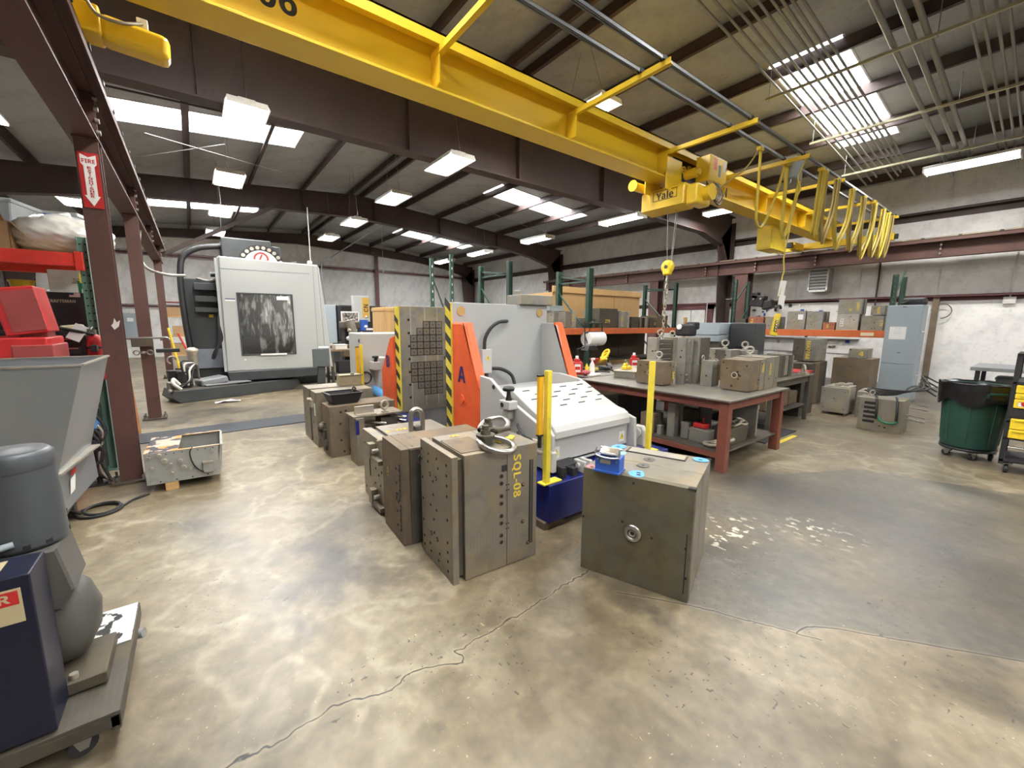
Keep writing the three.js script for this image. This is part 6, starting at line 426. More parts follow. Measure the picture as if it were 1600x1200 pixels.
{ const t = mb('tall pair of dark mold plates standing upright with pins between them', 5.06, 5.1, Y1, 0.62, -3.02, -2.9, { plates: [0.5], mats: [M.steelGrey, M.steelDark], holes: 3 }); mesh('mold_plate', rbx(0.16, 0.18, 0, 0.61, -0.14, 0, 0.003), M.steelGrey, t); mesh('mold_plate', rbx(0.24, 0.29, 0, 0.62, -0.16, 0.04, 0.003), M.steelGrey, t); mesh('mold_plate', rbx(0.29, 0.62, 0.01, 0.61, -0.2, 0.0, 0.003), M.steelDark, t); for (const [x, y] of [[0.1, 0.12], [0.2, 0.05], [0.2, 0.57]]) mesh('guide_pin', cyl(0.012, 0.012, 0.1, x, y, -0.04, 0, 0, PI / 2), M.steelBright, t); eyebolt(t, 0.4, 0.28, 0.03, 1, 0); hole(t, 0.12, 0.33, -0.0, 'z', 0.008); }
mb('square grey mold plate with one dark hole leaning by the brown ringed mold', 5.2, 5.4, Y1, 0.33, -2.75, -2.6, { plates: [0.6], holes: 1, mats: [M.steelGrey, M.steelBrown] });
{ const t = mb('tall mold half with stacked ribbed inserts and a lifting hook on top', 5.4, 5.47, Y1, 0.6, -3.72, -3.55, { plates: [0.5], mats: [M.steelBright, M.steelGrey], holes: 2 }); for (let k = 0; k < 7; k++) mesh('insert_rib', rbx(0.07, 0.44, 0.05 + k * 0.075, 0.11 + k * 0.075, -0.16, -0.02, 0.01), M.steelDark, t); for (let k = 0; k < 6; k++) mesh('rib_edge', rbx(0.09, 0.4, 0.113 + k * 0.075, 0.121 + k * 0.075, -0.022, -0.012, 0.002), M.steelBright, t); mesh('mold_plate', rbx(0.44, 0.66, 0, 0.59, -0.17, 0, 0.004), M.steel, t); stencil(t, '114', 0.05, 0.55, 0.2, 0.001, '+z', -PI / 2); eyebolt(t, 0.2, 0.59, -0.08, 1.2); eyebolt(t, 0.52, 0.59, -0.08, 1); }
// bench clutter
function bottle(label, x, z) { const t = thing('oil_bottle', label, 'bottle', [x, Y1, z], 0.3 - 0.9); t.scale.setScalar(1.25); mesh('bottle_body', [rbox(0.12, 0.16, 0.07, 0.015, 0, 0.08, 0), rbox(0.07, 0.05, 0.06, 0.015, -0.01, 0.175, 0)], M.red, t); mesh('cap', cyl(0.018, 0.02, 0.035, -0.01, 0.215, 0), M.paper, t); mesh('label', rbx(-0.045, 0.03, 0.03, 0.13, 0.035, 0.037, 0.0005), M.paper, t); mesh('label_band', rbx(-0.04, 0.025, 0.06, 0.1, 0.037, 0.0375, 0.0003), M.red, t); return t; }
bottle('red oil bottle with white label beside the orange gusset', 4.74, -4.5); bottle('red oil bottle with white label behind the shallow grey tray', 6.08, -4.42);
{ const t = thing('parts_tray', 'shallow grey steel tray block on the farther bench', 'tray', [5.2, Y1, -3.86], 0.36); mesh('tray_body', rbox(0.52, 0.1, 0.32, 0.008, 0, 0.05, 0), M.steelGrey, t); mesh('rim', rbox(0.54, 0.012, 0.34, 0.003, 0, 0.102, 0), M.steelBright, t); const v = thing('yellow_clamp', 'small yellow clamp with a ring sitting on the grey tray', 'clamp', [5.18, Y1 + 0.108, -3.9]); mesh('clamp_body', [rbox(0.16, 0.05, 0.09, 0.012, 0, 0.025, 0), rbox(0.06, 0.05, 0.06, 0.015, -0.03, 0.07, 0)], M.toolYellow, v); mesh('ring', tor(0.025, 0.007, -0.02, 0.12, 0), M.hardware, v); }
{ const mk = (n, l, c, g, m, x, z, y = Y1, ry = 0) => single(n, l, c, g, m, [x, y, z], ry);
  mk('spray_bottle', 'white spray bottle standing among tools on the farther bench', 'bottle', [lathe([[0, 0], [0.035, 0], [0.04, 0.02], [0.04, 0.15], [0.015, 0.2], [0.012, 0.22], [0, 0.22]], 18), rbox(0.07, 0.035, 0.03, 0.006, 0.015, 0.24, 0)], M.white, 4.92, -4.36); mk('glue_bottle', 'slim yellow bottle next to the white spray bottle', 'bottle', [lathe([[0, 0], [0.025, 0], [0.027, 0.12], [0.01, 0.16], [0, 0.18]], 16)], M.toolYellow, 4.84, -4.4);
  mk('shop_rag', 'pale rag lying at the near edge of the farther bench', 'rag', [rbox(0.28, 0.025, 0.1, 0.01, 0, 0.012, 0, 0, 0.2, 0), rbox(0.12, 0.03, 0.08, 0.012, -0.05, 0.025, 0, 0.1, 0.6, 0.1)], M.skinWhite, 4.84, -4.24); mk('shop_rag', 'dark red rag bundle beside the pale rag', 'rag', [new THREE.IcosahedronGeometry(0.065, 2).scale(1.2, 0.7, 0.9).translate(0, 0.045, 0)], M.redDull, 4.72, -4.3);
  mk('glove_bundle', 'pair of black gloves heaped on the farther bench', 'gloves', [rbox(0.3, 0.06, 0.16, 0.025, 0, 0.03, 0, 0, 0.4, 0), rbox(0.2, 0.07, 0.1, 0.03, 0.16, 0.06, -0.05, 0.2, 0.9, 0.1), rbox(0.05, 0.05, 0.2, 0.02, -0.12, 0.06, 0.06)], M.black, 5.55, -4.62); mk('round_tin', 'olive yellow round tin among the tools', 'tin', [cyl(0.11, 0.12, 0.05, 0, 0.025, 0)], M.stencilDark, 5.3, -4.7); mk('tool_caddy', 'blue tool caddy at the back of the farther bench', 'caddy', [rbox(0.4, 0.14, 0.2, 0.02, 0, 0.07, 0), rbox(0.42, 0.02, 0.22, 0.006, 0, 0.14, 0)], M.royal, 4.95, -4.95);
  mk('air_hose_coil', 'yellow coiled air hose behind the first red bottle', 'hose', [0, 1, 2, 3].map(k => tor(0.09, 0.018, 0.02 * k, 0.1 + 0.045 * k, 0, PI / 2 - 0.3, 0.2 * k, 0)), M.toolYellow, 4.72, -4.9); mk('air_hose_coil', 'yellow and red coiled hose in the middle of the farther bench', 'hose', [0, 1, 2, 3].map(k => tor(0.08, 0.02, 0.03 * k, 0.13 + 0.04 * k, 0, PI / 2 - 0.4, 0.3 * k, 0)), M.toolYellow, 5.85, -4.95); mk('red_funnel', 'red funnel beside the coiled hose', 'funnel', [lathe([[0.015, 0], [0.02, 0.06], [0.1, 0.16], [0.105, 0.17], [0.1, 0.17]], 18)], M.red, 5.7, -5.0); mk('file_handle', 'black file with white handle tip standing by the coil', 'tool', [rod([0, 0.12, 0], [-0.06, 0.34, 0], 0.014)], M.black, 6.1, -5.0, Y1 - 0.1);
  mk('steel_clamp', 'steel bar clamp lying at the end of the grey tray', 'clamp', [rod([0, 0.05, 0], [0.3, 0.05, 0.05], 0.015), rbox(0.04, 0.1, 0.05, 0.01, 0, 0.05, 0), tor(0.04, 0.01, 0.12, 0.06, 0.02, PI / 2)], M.steelBright, 5.75, -4.28); for (let k = 0; k < 6; k++) mk('hand_tool', ['dark wrench lying left of the spray bottle', 'screwdriver lying behind the spray bottle', 'socket extension by the gloves', 'dark pliers before the blue caddy', 'short pry bar by the olive lid', 'allen keys near the tray'][k].replace('left of', 'just before'), 'tool', [rod([-0.1, 0.015, 0], [0.1, 0.02, 0.03], 0.012), rbox(0.06, 0.025, 0.04, 0.008, 0.11, 0.014, 0.03)], k % 2 ? M.hardware : M.black, 4.95 + k * 0.16, -4.62 + (k % 3) * 0.1, Y1, k * 1.1);
  const m = thing('magnifier_lamp', 'dark shaded bench lamp on an arm behind the spray bottle', 'lamp', [5.3, Y1, -4.95]); mesh('base', rbox(0.16, 0.03, 0.14, 0.01, 0, 0.015, 0), M.black, m); mesh('arm', [rod([0, 0.02, 0], [-0.1, 0.35, 0], 0.012), rod([-0.1, 0.35, 0], [0.15, 0.42, 0.05], 0.012)], M.black, m); mesh('shade', prism([[-0.14, 0], [0.14, 0], [0.1, 0.09], [-0.1, 0.09]], -0.08, 0.08, 0.01).translate(0.15, 0.33, 0.05), M.black, m); }
{ const t = thing('towel_roll', 'large white paper towel roll on a black wire holder hung from the rack post', 'towel roll', [6.18, 1.3, -5.46]); mesh('roll', cyl(0.14, 0.14, 0.44, 0, 0, 0, 0, 0, PI / 2, 30), M.paper, t); mesh('cardboard_core', cyl(0.03, 0.03, 0.425, 0, 0, 0, 0, 0, PI / 2, 16), M.cardboard, t); mesh('bar', rbx(-0.22, 0.22, 0.1, 0.14, -0.02, 0.06, 0.006), M.black, t); mesh('holder', [rod([-0.25, 0.32, -0.02], [-0.25, 0, 0.0], 0.012), rod([-0.25, 0.05, 0], [-0.3, -0.13, 0.05], 0.01), rod([-0.25, 0.05, 0], [-0.2, -0.14, 0.05], 0.01), rod([0.25, 0.3, -0.02], [0.25, 0, 0], 0.012), rod([-0.25, 0, 0], [0.25, 0, 0], 0.01), rod([-0.25, 0.3, -0.02], [0.25, 0.3, -0.02], 0.012), rod([0.02, 0.3, -0.02], [0.02, 0.32, -0.1], 0.02)], M.black, t); }
// under bench storage
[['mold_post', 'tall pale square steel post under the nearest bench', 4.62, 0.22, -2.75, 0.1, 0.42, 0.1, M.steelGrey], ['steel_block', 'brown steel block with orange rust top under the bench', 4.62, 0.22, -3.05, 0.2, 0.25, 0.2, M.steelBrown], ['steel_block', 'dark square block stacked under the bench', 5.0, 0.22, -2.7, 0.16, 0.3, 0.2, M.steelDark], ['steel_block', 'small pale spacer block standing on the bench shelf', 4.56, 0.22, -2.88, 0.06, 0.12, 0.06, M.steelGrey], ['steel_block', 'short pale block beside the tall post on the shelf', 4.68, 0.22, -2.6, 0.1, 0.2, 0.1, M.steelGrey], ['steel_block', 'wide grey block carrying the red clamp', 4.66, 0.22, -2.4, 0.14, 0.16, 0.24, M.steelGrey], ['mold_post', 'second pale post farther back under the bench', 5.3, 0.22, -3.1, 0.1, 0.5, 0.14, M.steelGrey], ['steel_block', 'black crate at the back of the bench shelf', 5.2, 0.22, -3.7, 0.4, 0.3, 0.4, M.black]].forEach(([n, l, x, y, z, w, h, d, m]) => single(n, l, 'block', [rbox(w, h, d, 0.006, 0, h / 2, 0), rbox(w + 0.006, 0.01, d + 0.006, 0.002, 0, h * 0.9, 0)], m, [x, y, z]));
single('red_clamp', 'red lifting clamp with a ring on the wide grey block', 'clamp', [rbox(0.1, 0.06, 0.16, 0.015, 0, 0.03, 0), tor(0.035, 0.01, 0, 0.1, 0.02, 0, 0.5)], M.red, [4.68, 0.38, -2.42]);
{ const t = thing('steel_bin', 'dark steel bin of shackles at the corner of the bench shelf', 'bin', [4.95, 0.22, -2.22]); mesh('tub', prism([[-0.2, 0], [0.2, 0], [0.24, 0.2], [-0.24, 0.2]], -0.1, 0.12, 0.008), M.steelDark, t); for (let k = 0; k < 4; k++) single('shackle', ['bright bow shackle on top of the steel bin', 'second bow shackle leaning in the steel bin', 'flat shackle at the far end of the steel bin', 'small ring shackle by the leg'][k], 'shackle', [tor(0.06, 0.016, 0, 0.02, 0, PI / 2 - 0.4, 0, k), rod([-0.06, 0.02, 0], [0.06, 0.02, 0], 0.016)], k % 2 ? M.steelBright : M.blackGloss, [4.82 + k * 0.09, 0.43, -2.2 + (k % 2) * 0.05], k); }
single('lifting_ring_pile', 'pile of silver lifting rings lying on the shelf beside the bench leg', 'rings', [0, 1, 2].map(k => tor(0.07, 0.02, 0.05 * k, 0.03 + 0.025 * k, 0.06 * k - 0.05, PI / 2 - 0.15 * k, 0, 0)), M.steelBright, [4.56, 0.22, -2.18]);
single('steel_flat', 'upright steel flat leaning inside the nearest bench', 'plate', [rbox(0.04, 0.4, 0.3, 0.004, 0, 0.2, 0), rbox(0.045, 0.05, 0.31, 0.002, 0, 0.37, 0)], M.steelGrey, [5.4, 0.22, -2.25]); single('sheet_metal_scrap', 'black panel standing behind the steel flat', 'panel', [rbox(0.3, 0.5, 0.03, 0.004, 0, 0.25, 0), rbox(0.32, 0.03, 0.04, 0.004, 0, 0.49, 0)], M.black, [5.1, 0.22, -2.6]);
single('floor_mat', 'dark rubber mat with yellow edge behind the bench leg', 'mat', [rbox(1.1, 0.012, 0.8, 0.004, 0, 0.006, 0)], M.rubber, [6.55, 0, -2.6]); single('edge_tape', 'yellow tape strip along the rubber mat', 'tape', rbox(0.6, 0.003, 0.06, 0.001, 0, 0.0015, 0), M.curtainYellow, [6.5, 0, -2.12]);
// rack with orange beams and a plywood crate behind
{ const t = thing('pallet_rack', 'dark green pallet rack with an orange beam of molds behind the towel roll', 'rack', [6.12, 0, -5.6]); rackFrame(t, 0.05, 0, -0.85, 2.65, M.rackGreen, 0.13); rackFrame(t, 3.05, 0, -0.85, 2.55, M.rackGreen, 0.085); rackFrame(t, -2.2 + 0.3, 0, -0.85, 2.6, M.rackGreen, 0.08); for (const z of [0.04, -0.89]) { mesh('beam', [rbx(0.05, 3.05, 1.38, 1.5, z - 0.025, z + 0.025, 0.006)], M.rackOrange, t); mesh('beam', [rbx(-1.9, 0.0, 1.38, 1.5, z - 0.025, z + 0.025, 0.006)], M.rackOrange, t); } mesh('shelf_deck', rbx(-1.88, 3.03, 1.49, 1.5, -0.86, 0.0, 0.003), M.steelDark, t); }
{ const t = thing('plywood_crate', 'large plywood crate with a top batten standing behind the molds', 'crate', [8.05, 0, -6.95]); for (let k = 0; k < 3; k++) mesh('plywood_panel', rbx(-1.6 + k * 1.07, -0.54 + k * 1.07, 0.05, 2.3, -0.02, 0.0, 0.003), M.plywood, t); mesh('batten', rbx(-1.62, 1.62, 2.28, 2.42, 0.0, 0.04, 0.004), M.wood, t); mesh('batten', rbx(-1.62, 1.62, 0, 0.14, 0.0, 0.04, 0.004), M.wood, t); mesh('crate_body', rbx(-1.6, 1.6, 0.02, 2.28, -0.8, -0.02, 0.004), M.plywood, t); }
{ const zf = -5.72, Y = 1.5; [['grey mold with a yellow code on the beam before the front post', 5.35, 5.95, 0.32, { text: [['C1K', 0.06, 0.85, 0.6, 'z', -PI / 2]], mats: [M.steelGrey, M.steelBright] }], ['small dark mold block beside the wide post', 6.3, 6.52, 0.2, { mats: [M.steelDark] }], ['dark mold stencilled 279 beside the wide rack post', 6.62, 7.2, 0.4, { text: [['279', 0.07, 0.45, 0.35, 'z', 0]], mats: [M.steelDark, M.steelBrown, M.steelGrey], plates: [0.7, 0.85], axis: 'z' }], ['grey layered mold next to the one stencilled 279', 7.25, 7.62, 0.36, { text: [['803', 0.05, 0.25, 0.5, 'z', -PI / 2]], mats: [M.steelGrey, M.steelBright] }], ['dark stubby mold in the middle of the orange beam', 7.7, 7.95, 0.24, { mats: [M.steelDark] }], ['pair of low brown molds in the middle of the orange beam', 8.0, 8.35, 0.24, { mats: [M.steelBrown, M.hole, M.steelGrey] }], ['dark low mold with a small yellow code on the beam', 8.38, 8.62, 0.24, { text: [['7Z', 0.05, 0.8, 0.4, 'z', -PI / 2]], mats: [M.steelDark] }], ['brown square mold behind the hanging chain', 8.65, 8.92, 0.28, { mats: [M.steelBrown] }], ['brown mold with yellow mark against the far rack post', 8.94, 9.1, 0.29, { text: [['5', 0.07, 0.8, 0.5, 'z']], mats: [M.steelBrown, M.steelGrey] }]].forEach(([l, a, b, h, o]) => mb(l, a, b, Y, h, zf - 0.45, zf, { holes: 4, group: 'molds on the beam behind the towel roll', ...o })); single('shipping_carton', 'pale carton on top of the first grey mold on the beam', 'box', [rbox(0.36, 0.09, 0.3, 0.006, 0, 0.045, 0), rbox(0.37, 0.02, 0.31, 0.004, 0, 0.09, 0)], M.cabinetGrey, [5.5, 1.82, -5.95]); }
single('gauge_plate', 'low grey plate resting above the press platen in the distance', 'plate', [rbox(0.5, 0.12, 0.3, 0.01, 0, 0.06, 0), rbox(0.06, 0.06, 0.06, 0.01, -0.2, 0.14, 0)], M.steelGrey, [3.35, 1.811, -4.02]);
// long wall rack
const R2 = 13.0; { const t = thing('pallet_rack', 'green pallet rack with an orange beam along the long side wall', 'rack', [R2, 0, -5.95]); const fr = (z, h) => { const u = mesh('upright', [0, 0.85].map(x => [bx(x - 0.003, x + 0.003, 0, h, z - 0.05, z + 0.05), bx(x - 0.04, x + 0.04, 0, h, z - 0.05, z - 0.045), bx(x - 0.04, x + 0.04, 0, h, z + 0.045, z + 0.05)]), M.rackGreen, t); for (let y = 0.4; y < h - 0.3; y += 0.9) mesh('brace', bar([0, y, z], [0.85, y + 0.7, z], 0.03, 0.03), M.rackGreen, t); for (let y = 2.0; y < h; y += 0.12) hole(t, -0.0045, y, z, 'x', 0.012, 'slot_hole', M.steelGrey); }; fr(-0.05, 2.9); fr(3.55, 2.75); for (const x of [-0.04, 0.89]) mesh('beam', rbx(x - 0.025, x + 0.025, 1.29, 1.46, 0.0, 3.5, 0.006), M.rackOrange, t); mesh('capacity_label', rbx(-0.068, -0.064, 1.33, 1.41, 3.05, 3.3, 0.0005), M.stencilPale ??= std(L(0.72, 0.62, 0.42), 0.7), t); mesh('shelf_deck', rbx(-0.02, 0.87, 1.445, 1.455, 0, 3.5, 0.002), M.steelDark, t); }
[['small dark block at the beam end by the runway column', -5.9, -5.62, 0.3, { mats: [M.steelDark] }], ['rust red mold with yellow stencil on the long wall rack', -5.55, -5.12, 0.36, { mats: [M.rustRed = paint(L(0.28, 0.09, 0.05), 0.6), M.steelBrown], text: [['F38', 0.07, 0.75, 0.6, 'x', -PI / 2]] }], ['grey mold with etched face partly behind the pendant', -5.1, -4.75, 0.35, { mats: [M.steelGrey] }], ['grey control cube with a white paper label', -4.55, -4.1, 0.5, { mats: [M.steelGrey, M.steelBright] }], ['grey mold with a black vertical channel', -4.08, -3.72, 0.48, { mats: [M.steelGrey, M.steelDark] }], ['low dark red mold with yellow digits', -3.7, -3.45, 0.2, { mats: [M.rustRed, M.steelDark], text: [['300', 0.05, 0.6, 0.5, 'x', -PI / 2]] }], ['pale grey mold stencilled 1253 at the bottom of a stack', -3.42, -2.98, 0.4, { mats: [M.steelBright, M.steelGrey], text: [['1253', 0.07, 0.75, 0.5, 'x', -PI / 2, M.paper]] }], ['grey mold with dark windows at the bottom of the last stack', -2.94, -2.5, 0.36, { mats: [M.steelGrey, M.steelBright], text: [['C70', 0.06, 0.1, 0.5, 'x', -PI / 2]] }]].forEach(([l, a, b, h, o]) => mb(l, R2 - 0.02, R2 + 0.5, 1.455, h, a, b, { holes: 5, group: 'molds on the long wall rack', ...o }));
mb('grey mold with double yellow codes stacked above the one stencilled 1253', R2 - 0.02, R2 + 0.45, 1.855, 0.36, -3.42, -2.95, { mats: [M.steelGrey, M.steelDark], text: [['D8001', 0.055, 0.16, 0.5, 'x', -PI / 2], ['26', 0.05, 0.45, 0.3, 'x', -PI / 2]], holes: 4 }); mb('small grey mold with a broken yellow code topping the last stack', R2 - 0.02, R2 + 0.4, 1.815, 0.24, -2.78, -2.5, { mats: [M.steelGrey], text: [['NGR', 0.055, 0.45, 0.5, 'x', -PI / 2]] });
single('paper_label', 'white paper label taped on the grey control cube', 'label', rbx(-0.003, 0, 0, 0.14, -0.06, 0.06, 0.0005), M.paper, [R2 - 0.0215, 1.72, -4.22]);
{ const t = thing('dark_equipment', 'black camera-like fixture mounted high beside the wall-side column', 'fixture', [13.75, 2.15, -5.6]); mesh('body', [rbox(0.3, 0.34, 0.38, 0.03, 0, 0.14, -0.02, 0.15), rbox(0.25, 0.26, 0.3, 0.04, 0, 0.02, 0.25, -0.2), rbox(0.2, 0.2, 0.2, 0.02, -0.05, 0.3, -0.1)], M.black, t); mesh('arm', rbx(0.1, 1.4, 0.05, 0.13, -0.05, 0.05, 0.004), M.black, t); for (const z of [-0.1, 0.1]) mesh('knob', cyl(0.03, 0.03, 0.04, -0.17, 0.2, z, 0, 0, PI / 2), M.hardware, t); }
{ const t = thing('peg_board', 'long white tool board of small hanging parts on the side wall', 'board', [15.12, 0.75, -6.45]); mesh('board', rbx(0, 0.03, 0, 1.5, 0, 3.05, 0.004), M.white, t); for (let k = 0; k < 70; k++) { const y = 0.1 + 1.3 * hash(k, 1, 77), z = 0.1 + 2.85 * hash(k, 2, 77), w = 0.03 + 0.07 * hash(k, 3, 77); mesh('hanging_part', rbx(-0.03, 0, y, y + 0.03 + 0.07 * hash(k, 4, 77), z, z + w, 0.006), [M.hardware, M.black, M.steelBright, M.paper, M.royal][k % 5], t); } mesh('ledge', rbx(-0.12, 0, 0.42, 0.44, 0, 3.05, 0.004), M.greyPlastic, t); }
{ const t = thing('wall_vent', 'square grey vent duct with a white frame high on the side wall', 'vent', [14.75, 2.55, -4.45]); mesh('duct', [rbx(0.0, 0.44, 0, 0.68, -0.25, 0.25, 0.006)], M.machineGrey, t); mesh('frame', [rbx(-0.02, 0.01, 0, 0.04, -0.25, 0.25, 0.003), rbx(-0.02, 0.01, 0.64, 0.68, -0.25, 0.25, 0.003), rbx(-0.02, 0.01, 0, 0.68, -0.25, -0.21, 0.003), rbx(-0.02, 0.01, 0, 0.68, 0.21, 0.25, 0.003)], M.white, t); for (let k = 0; k < 7; k++) mesh('louvre', box(0.03, 0.01, 0.44, -0.002, 0.09 + k * 0.085, 0, 0, 0, 0.5), M.motorGrey, t); }
// floor molds along the wall side
mb('tall mold with yellow lettering stacked on a longer base mold', 9.75, 10.4, 0.86, 0.46, -3.25, -2.85, { axis: 'z', plates: [0.5], mats: [M.steelGrey, M.steelDark], text: [['MA77A8', 0.07, 0.32, 0.5, 'x', -PI / 2]], holes: 7 });
mb('dark base mold with yellow digits under the taller lettered mold', 9.4, 10.35, 0.0, 0.85, -3.2, -2.8, { plates: [0.3, 0.6], mats: [M.steelDark, M.steelBrown, M.steelDark], text: [['1047718', 0.07, 0.35, 0.62, 'x', -PI / 2]], holes: 8 });
mb('large brown mold block with vise parts on top near the grey cabinet', 10.4, 11.1, 0, 0.93, -2.72, -2.12, { mats: [M.steelBrown], holes: 3, plates: [0.5] }); mb('small grey mold with yellow mark on the large brown block', 10.45, 10.85, 0.93, 0.2, -2.5, -2.2, { mats: [M.steelGrey], text: [['4', 0.1, 0.3, 0.5, 'x']], holes: 2 });
{ const t = thing('bench_vise', 'blue bench vise beside the large brown mold block', 'vise', [10.35, 0, -2.98]); mesh('stand', rbx(0, 0.2, 0, 0.85, -0.1, 0.1, 0.01), M.steelDark, t); mesh('vise_body', [rbox(0.34, 0.16, 0.16, 0.03, 0.05, 0.94, 0), rbox(0.08, 0.14, 0.2, 0.02, -0.1, 1.04, 0), rbox(0.08, 0.14, 0.2, 0.02, 0.12, 1.04, 0)], M.royal, t); mesh('screw_handle', [rod([-0.2, 0.95, -0.12], [-0.2, 0.95, 0.12], 0.012), rod([-0.22, 0.95, 0], [-0.1, 0.95, 0], 0.02)], M.steelBright, t); }
{ const t = thing('mold_block', 'bright grey square mold standing on four short feet on the floor', 'mold', [8.95, 0, -2.06]); mesh('mold_plate', rbx(0, 0.1, 0.05, 0.49, -0.4, 0, 0.003), M.steelBright, t); mesh('mold_plate', rbx(0.1, 0.45, 0.05, 0.48, -0.39, -0.01, 0.003), M.steelGrey, t); mesh('top_plate', rbx(0.05, 0.5, 0.49, 0.51, -0.36, -0.02, 0.002), M.steelBright, t); for (const x of [0.02, 0.4]) for (const z of [-0.37, -0.05]) mesh('foot', rbx(x, x + 0.04, 0, 0.05, z, z + 0.03, 0.002), M.steel, t); for (const z of [-0.35, -0.05]) for (const y of [0.12, 0.42]) hole(t, -0.001, y, z, 'x', 0.008); for (let k = 0; k < 4; k++) mesh('insert', rbox(0.08, 0.05, 0.08, 0.006, 0.15 + k * 0.09, 0.53, -0.2 + (k % 2) * 0.1), M.steelBright, t); hole(t, -0.001, 0.3, -0.2, 'x', 0.008); }
mb('grey mold half with vertical scratches beside the pile of hoses', 9.1, 9.5, 0, 0.36, -1.98, -1.72, { mats: [M.steelGrey, M.steelBright], holes: 2 }); { const t = mb('open mold of stacked slotted plates with guide pins near the trash can', 8.1, 8.6, 0, 0.5, -1.72, -1.22, { mats: [M.steel, M.steelGrey], plates: [0.45], holes: 5 }); for (let k = 0; k < 5; k++) mesh('slot', rbx(-0.002, 0.01, 0.12 + k * 0.07, 0.16 + k * 0.07, -0.44, -0.3, 0.001), M.hole, t); for (const [y, z] of [[0.2, 0.0], [0.26, 0.0], [0.38, 0.02], [0.44, 0.02]]) mesh('guide_pin', rod([0.3, y, z], [0.34, y - 0.03, z + 0.2], 0.012), M.chrome, t); mesh('water_pipe', tube([[-0.02, 0.22, -0.26], [-0.05, 0.17, -0.2], [-0.05, 0.16, -0.08], [-0.02, 0.2, -0.04]], 0.018, 24, 8), M.green, t); for (const z of [-0.28, -0.05]) mesh('hose', tube([[-0.03, 0.2, z], [-0.06, 0.34, z], [0.0, 0.48, z - 0.02], [0.1, 0.53, z - 0.05]], 0.016, 24, 8), M.rubber, t); eyebolt(t, 0.2, 0.5, -0.4, 1); }
single('hose_bundle', 'bundle of black hoses trailing over the open molds to the wall', 'hose', [0, 1, 2, 3].map(k => tube([[8.5, 0.56 + k * 0.02, -1.75 + k * 0.03], [8.3, 0.53 + k * 0.03, -1.55], [8.35, 0.56 + k * 0.02, -1.35 + k * 0.02], [8.9, 0.62, -1.3], [10.2, 0.5, -1.35], [11.6, 0.2 + k * 0.09, -1.3]].map((p, i) => [p[0] - 8.5, p[1] + (i === 4 ? k * 0.07 : 0), p[2] + 1.5 + (i === 3 ? k * 0.07 : 0)]), 0.014, 60, 8)), M.rubber, [8.5, 0, -1.5]); mb('low mold half with chrome tie bars lying behind the hoses', 9.6, 10.2, 0, 0.4, -2.1, -1.75, { mats: [M.steelBright, M.steelGrey], holes: 3 });
// black steel bench behind with molds
bench('steel_bench', 'black steel bench beyond the red bench with small molds', 6.6, 8.2, -3.9, -2.38, 0.77, M.steelDark, M.steelDark, 0.25, 0.06);
mb('grey mold with bolted hardware face on the black bench', 6.85, 7.2, 0.77, 0.42, -3.6, -3.15, { axis: 'z', mats: [M.steelGrey, M.steelDark], ring: 0.04, holes: 9, eye: 1.5 }); mb('grey mold with yellow strip beside the hardware mold', 7.22, 7.5, 0.77, 0.4, -3.4, -3.0, { mats: [M.steelGrey], eye: 1.4, text: [['N', 0.05, 0.1, 0.6, 'x']] }); mb('dark angled mold at the wall end of the black bench', 7.3, 7.8, 0.77, 0.34, -2.9, -2.55, { mats: [M.steelDark, M.steelGrey] }); single('toggle_clamp', 'chrome toggle clamp standing on the near corner of the black bench', 'clamp', [rbox(0.2, 0.02, 0.14, 0.004, 0, 0.01, 0), rbox(0.16, 0.02, 0.12, 0.004, 0, 0.04, 0), tor(0.06, 0.02, 0, 0.1, 0, 0, 0.6, 0, PI), rod([-0.06, 0.04, 0], [-0.06, 0.1, 0], 0.02), rod([0.06, 0.04, 0], [0.06, 0.1, 0], 0.02)], M.steelBright, [7.95, 0.77, -2.46]); [['steel_block', 'grey casting on the black bench shelf', 7.0, 0.35], ['steel_block', 'rusty casting on the black bench shelf', 7.5, 0.3], ['steel_block', 'pale casting at the end of the black bench shelf', 7.9, 0.22]].forEach(([n, l, x, h]) => single(n, l, 'block', [rbox(0.36, h, 0.4, 0.02, 0, h / 2, 0), cyl(0.08, 0.1, 0.06, 0, h + 0.02, 0.05)], M.steelBrown, [x, 0.27, -2.75])); single('red_tray', 'red tray lying behind the black bench leg', 'tray', [rbox(0.6, 0.05, 0.3, 0.01, 0, 0.025, 0), rbox(0.62, 0.012, 0.32, 0.003, 0, 0.05, 0)], M.red, [8.55, 0.72, -2.75]); single('dark_crate', 'dark crate standing under the red tray', 'crate', [rbox(0.65, 0.72, 0.45, 0.01, 0, 0.36, 0), rbox(0.1, 0.1, 0.46, 0.01, 0.1, 0.3, 0)], M.steelDark, [8.55, 0, -2.78]);
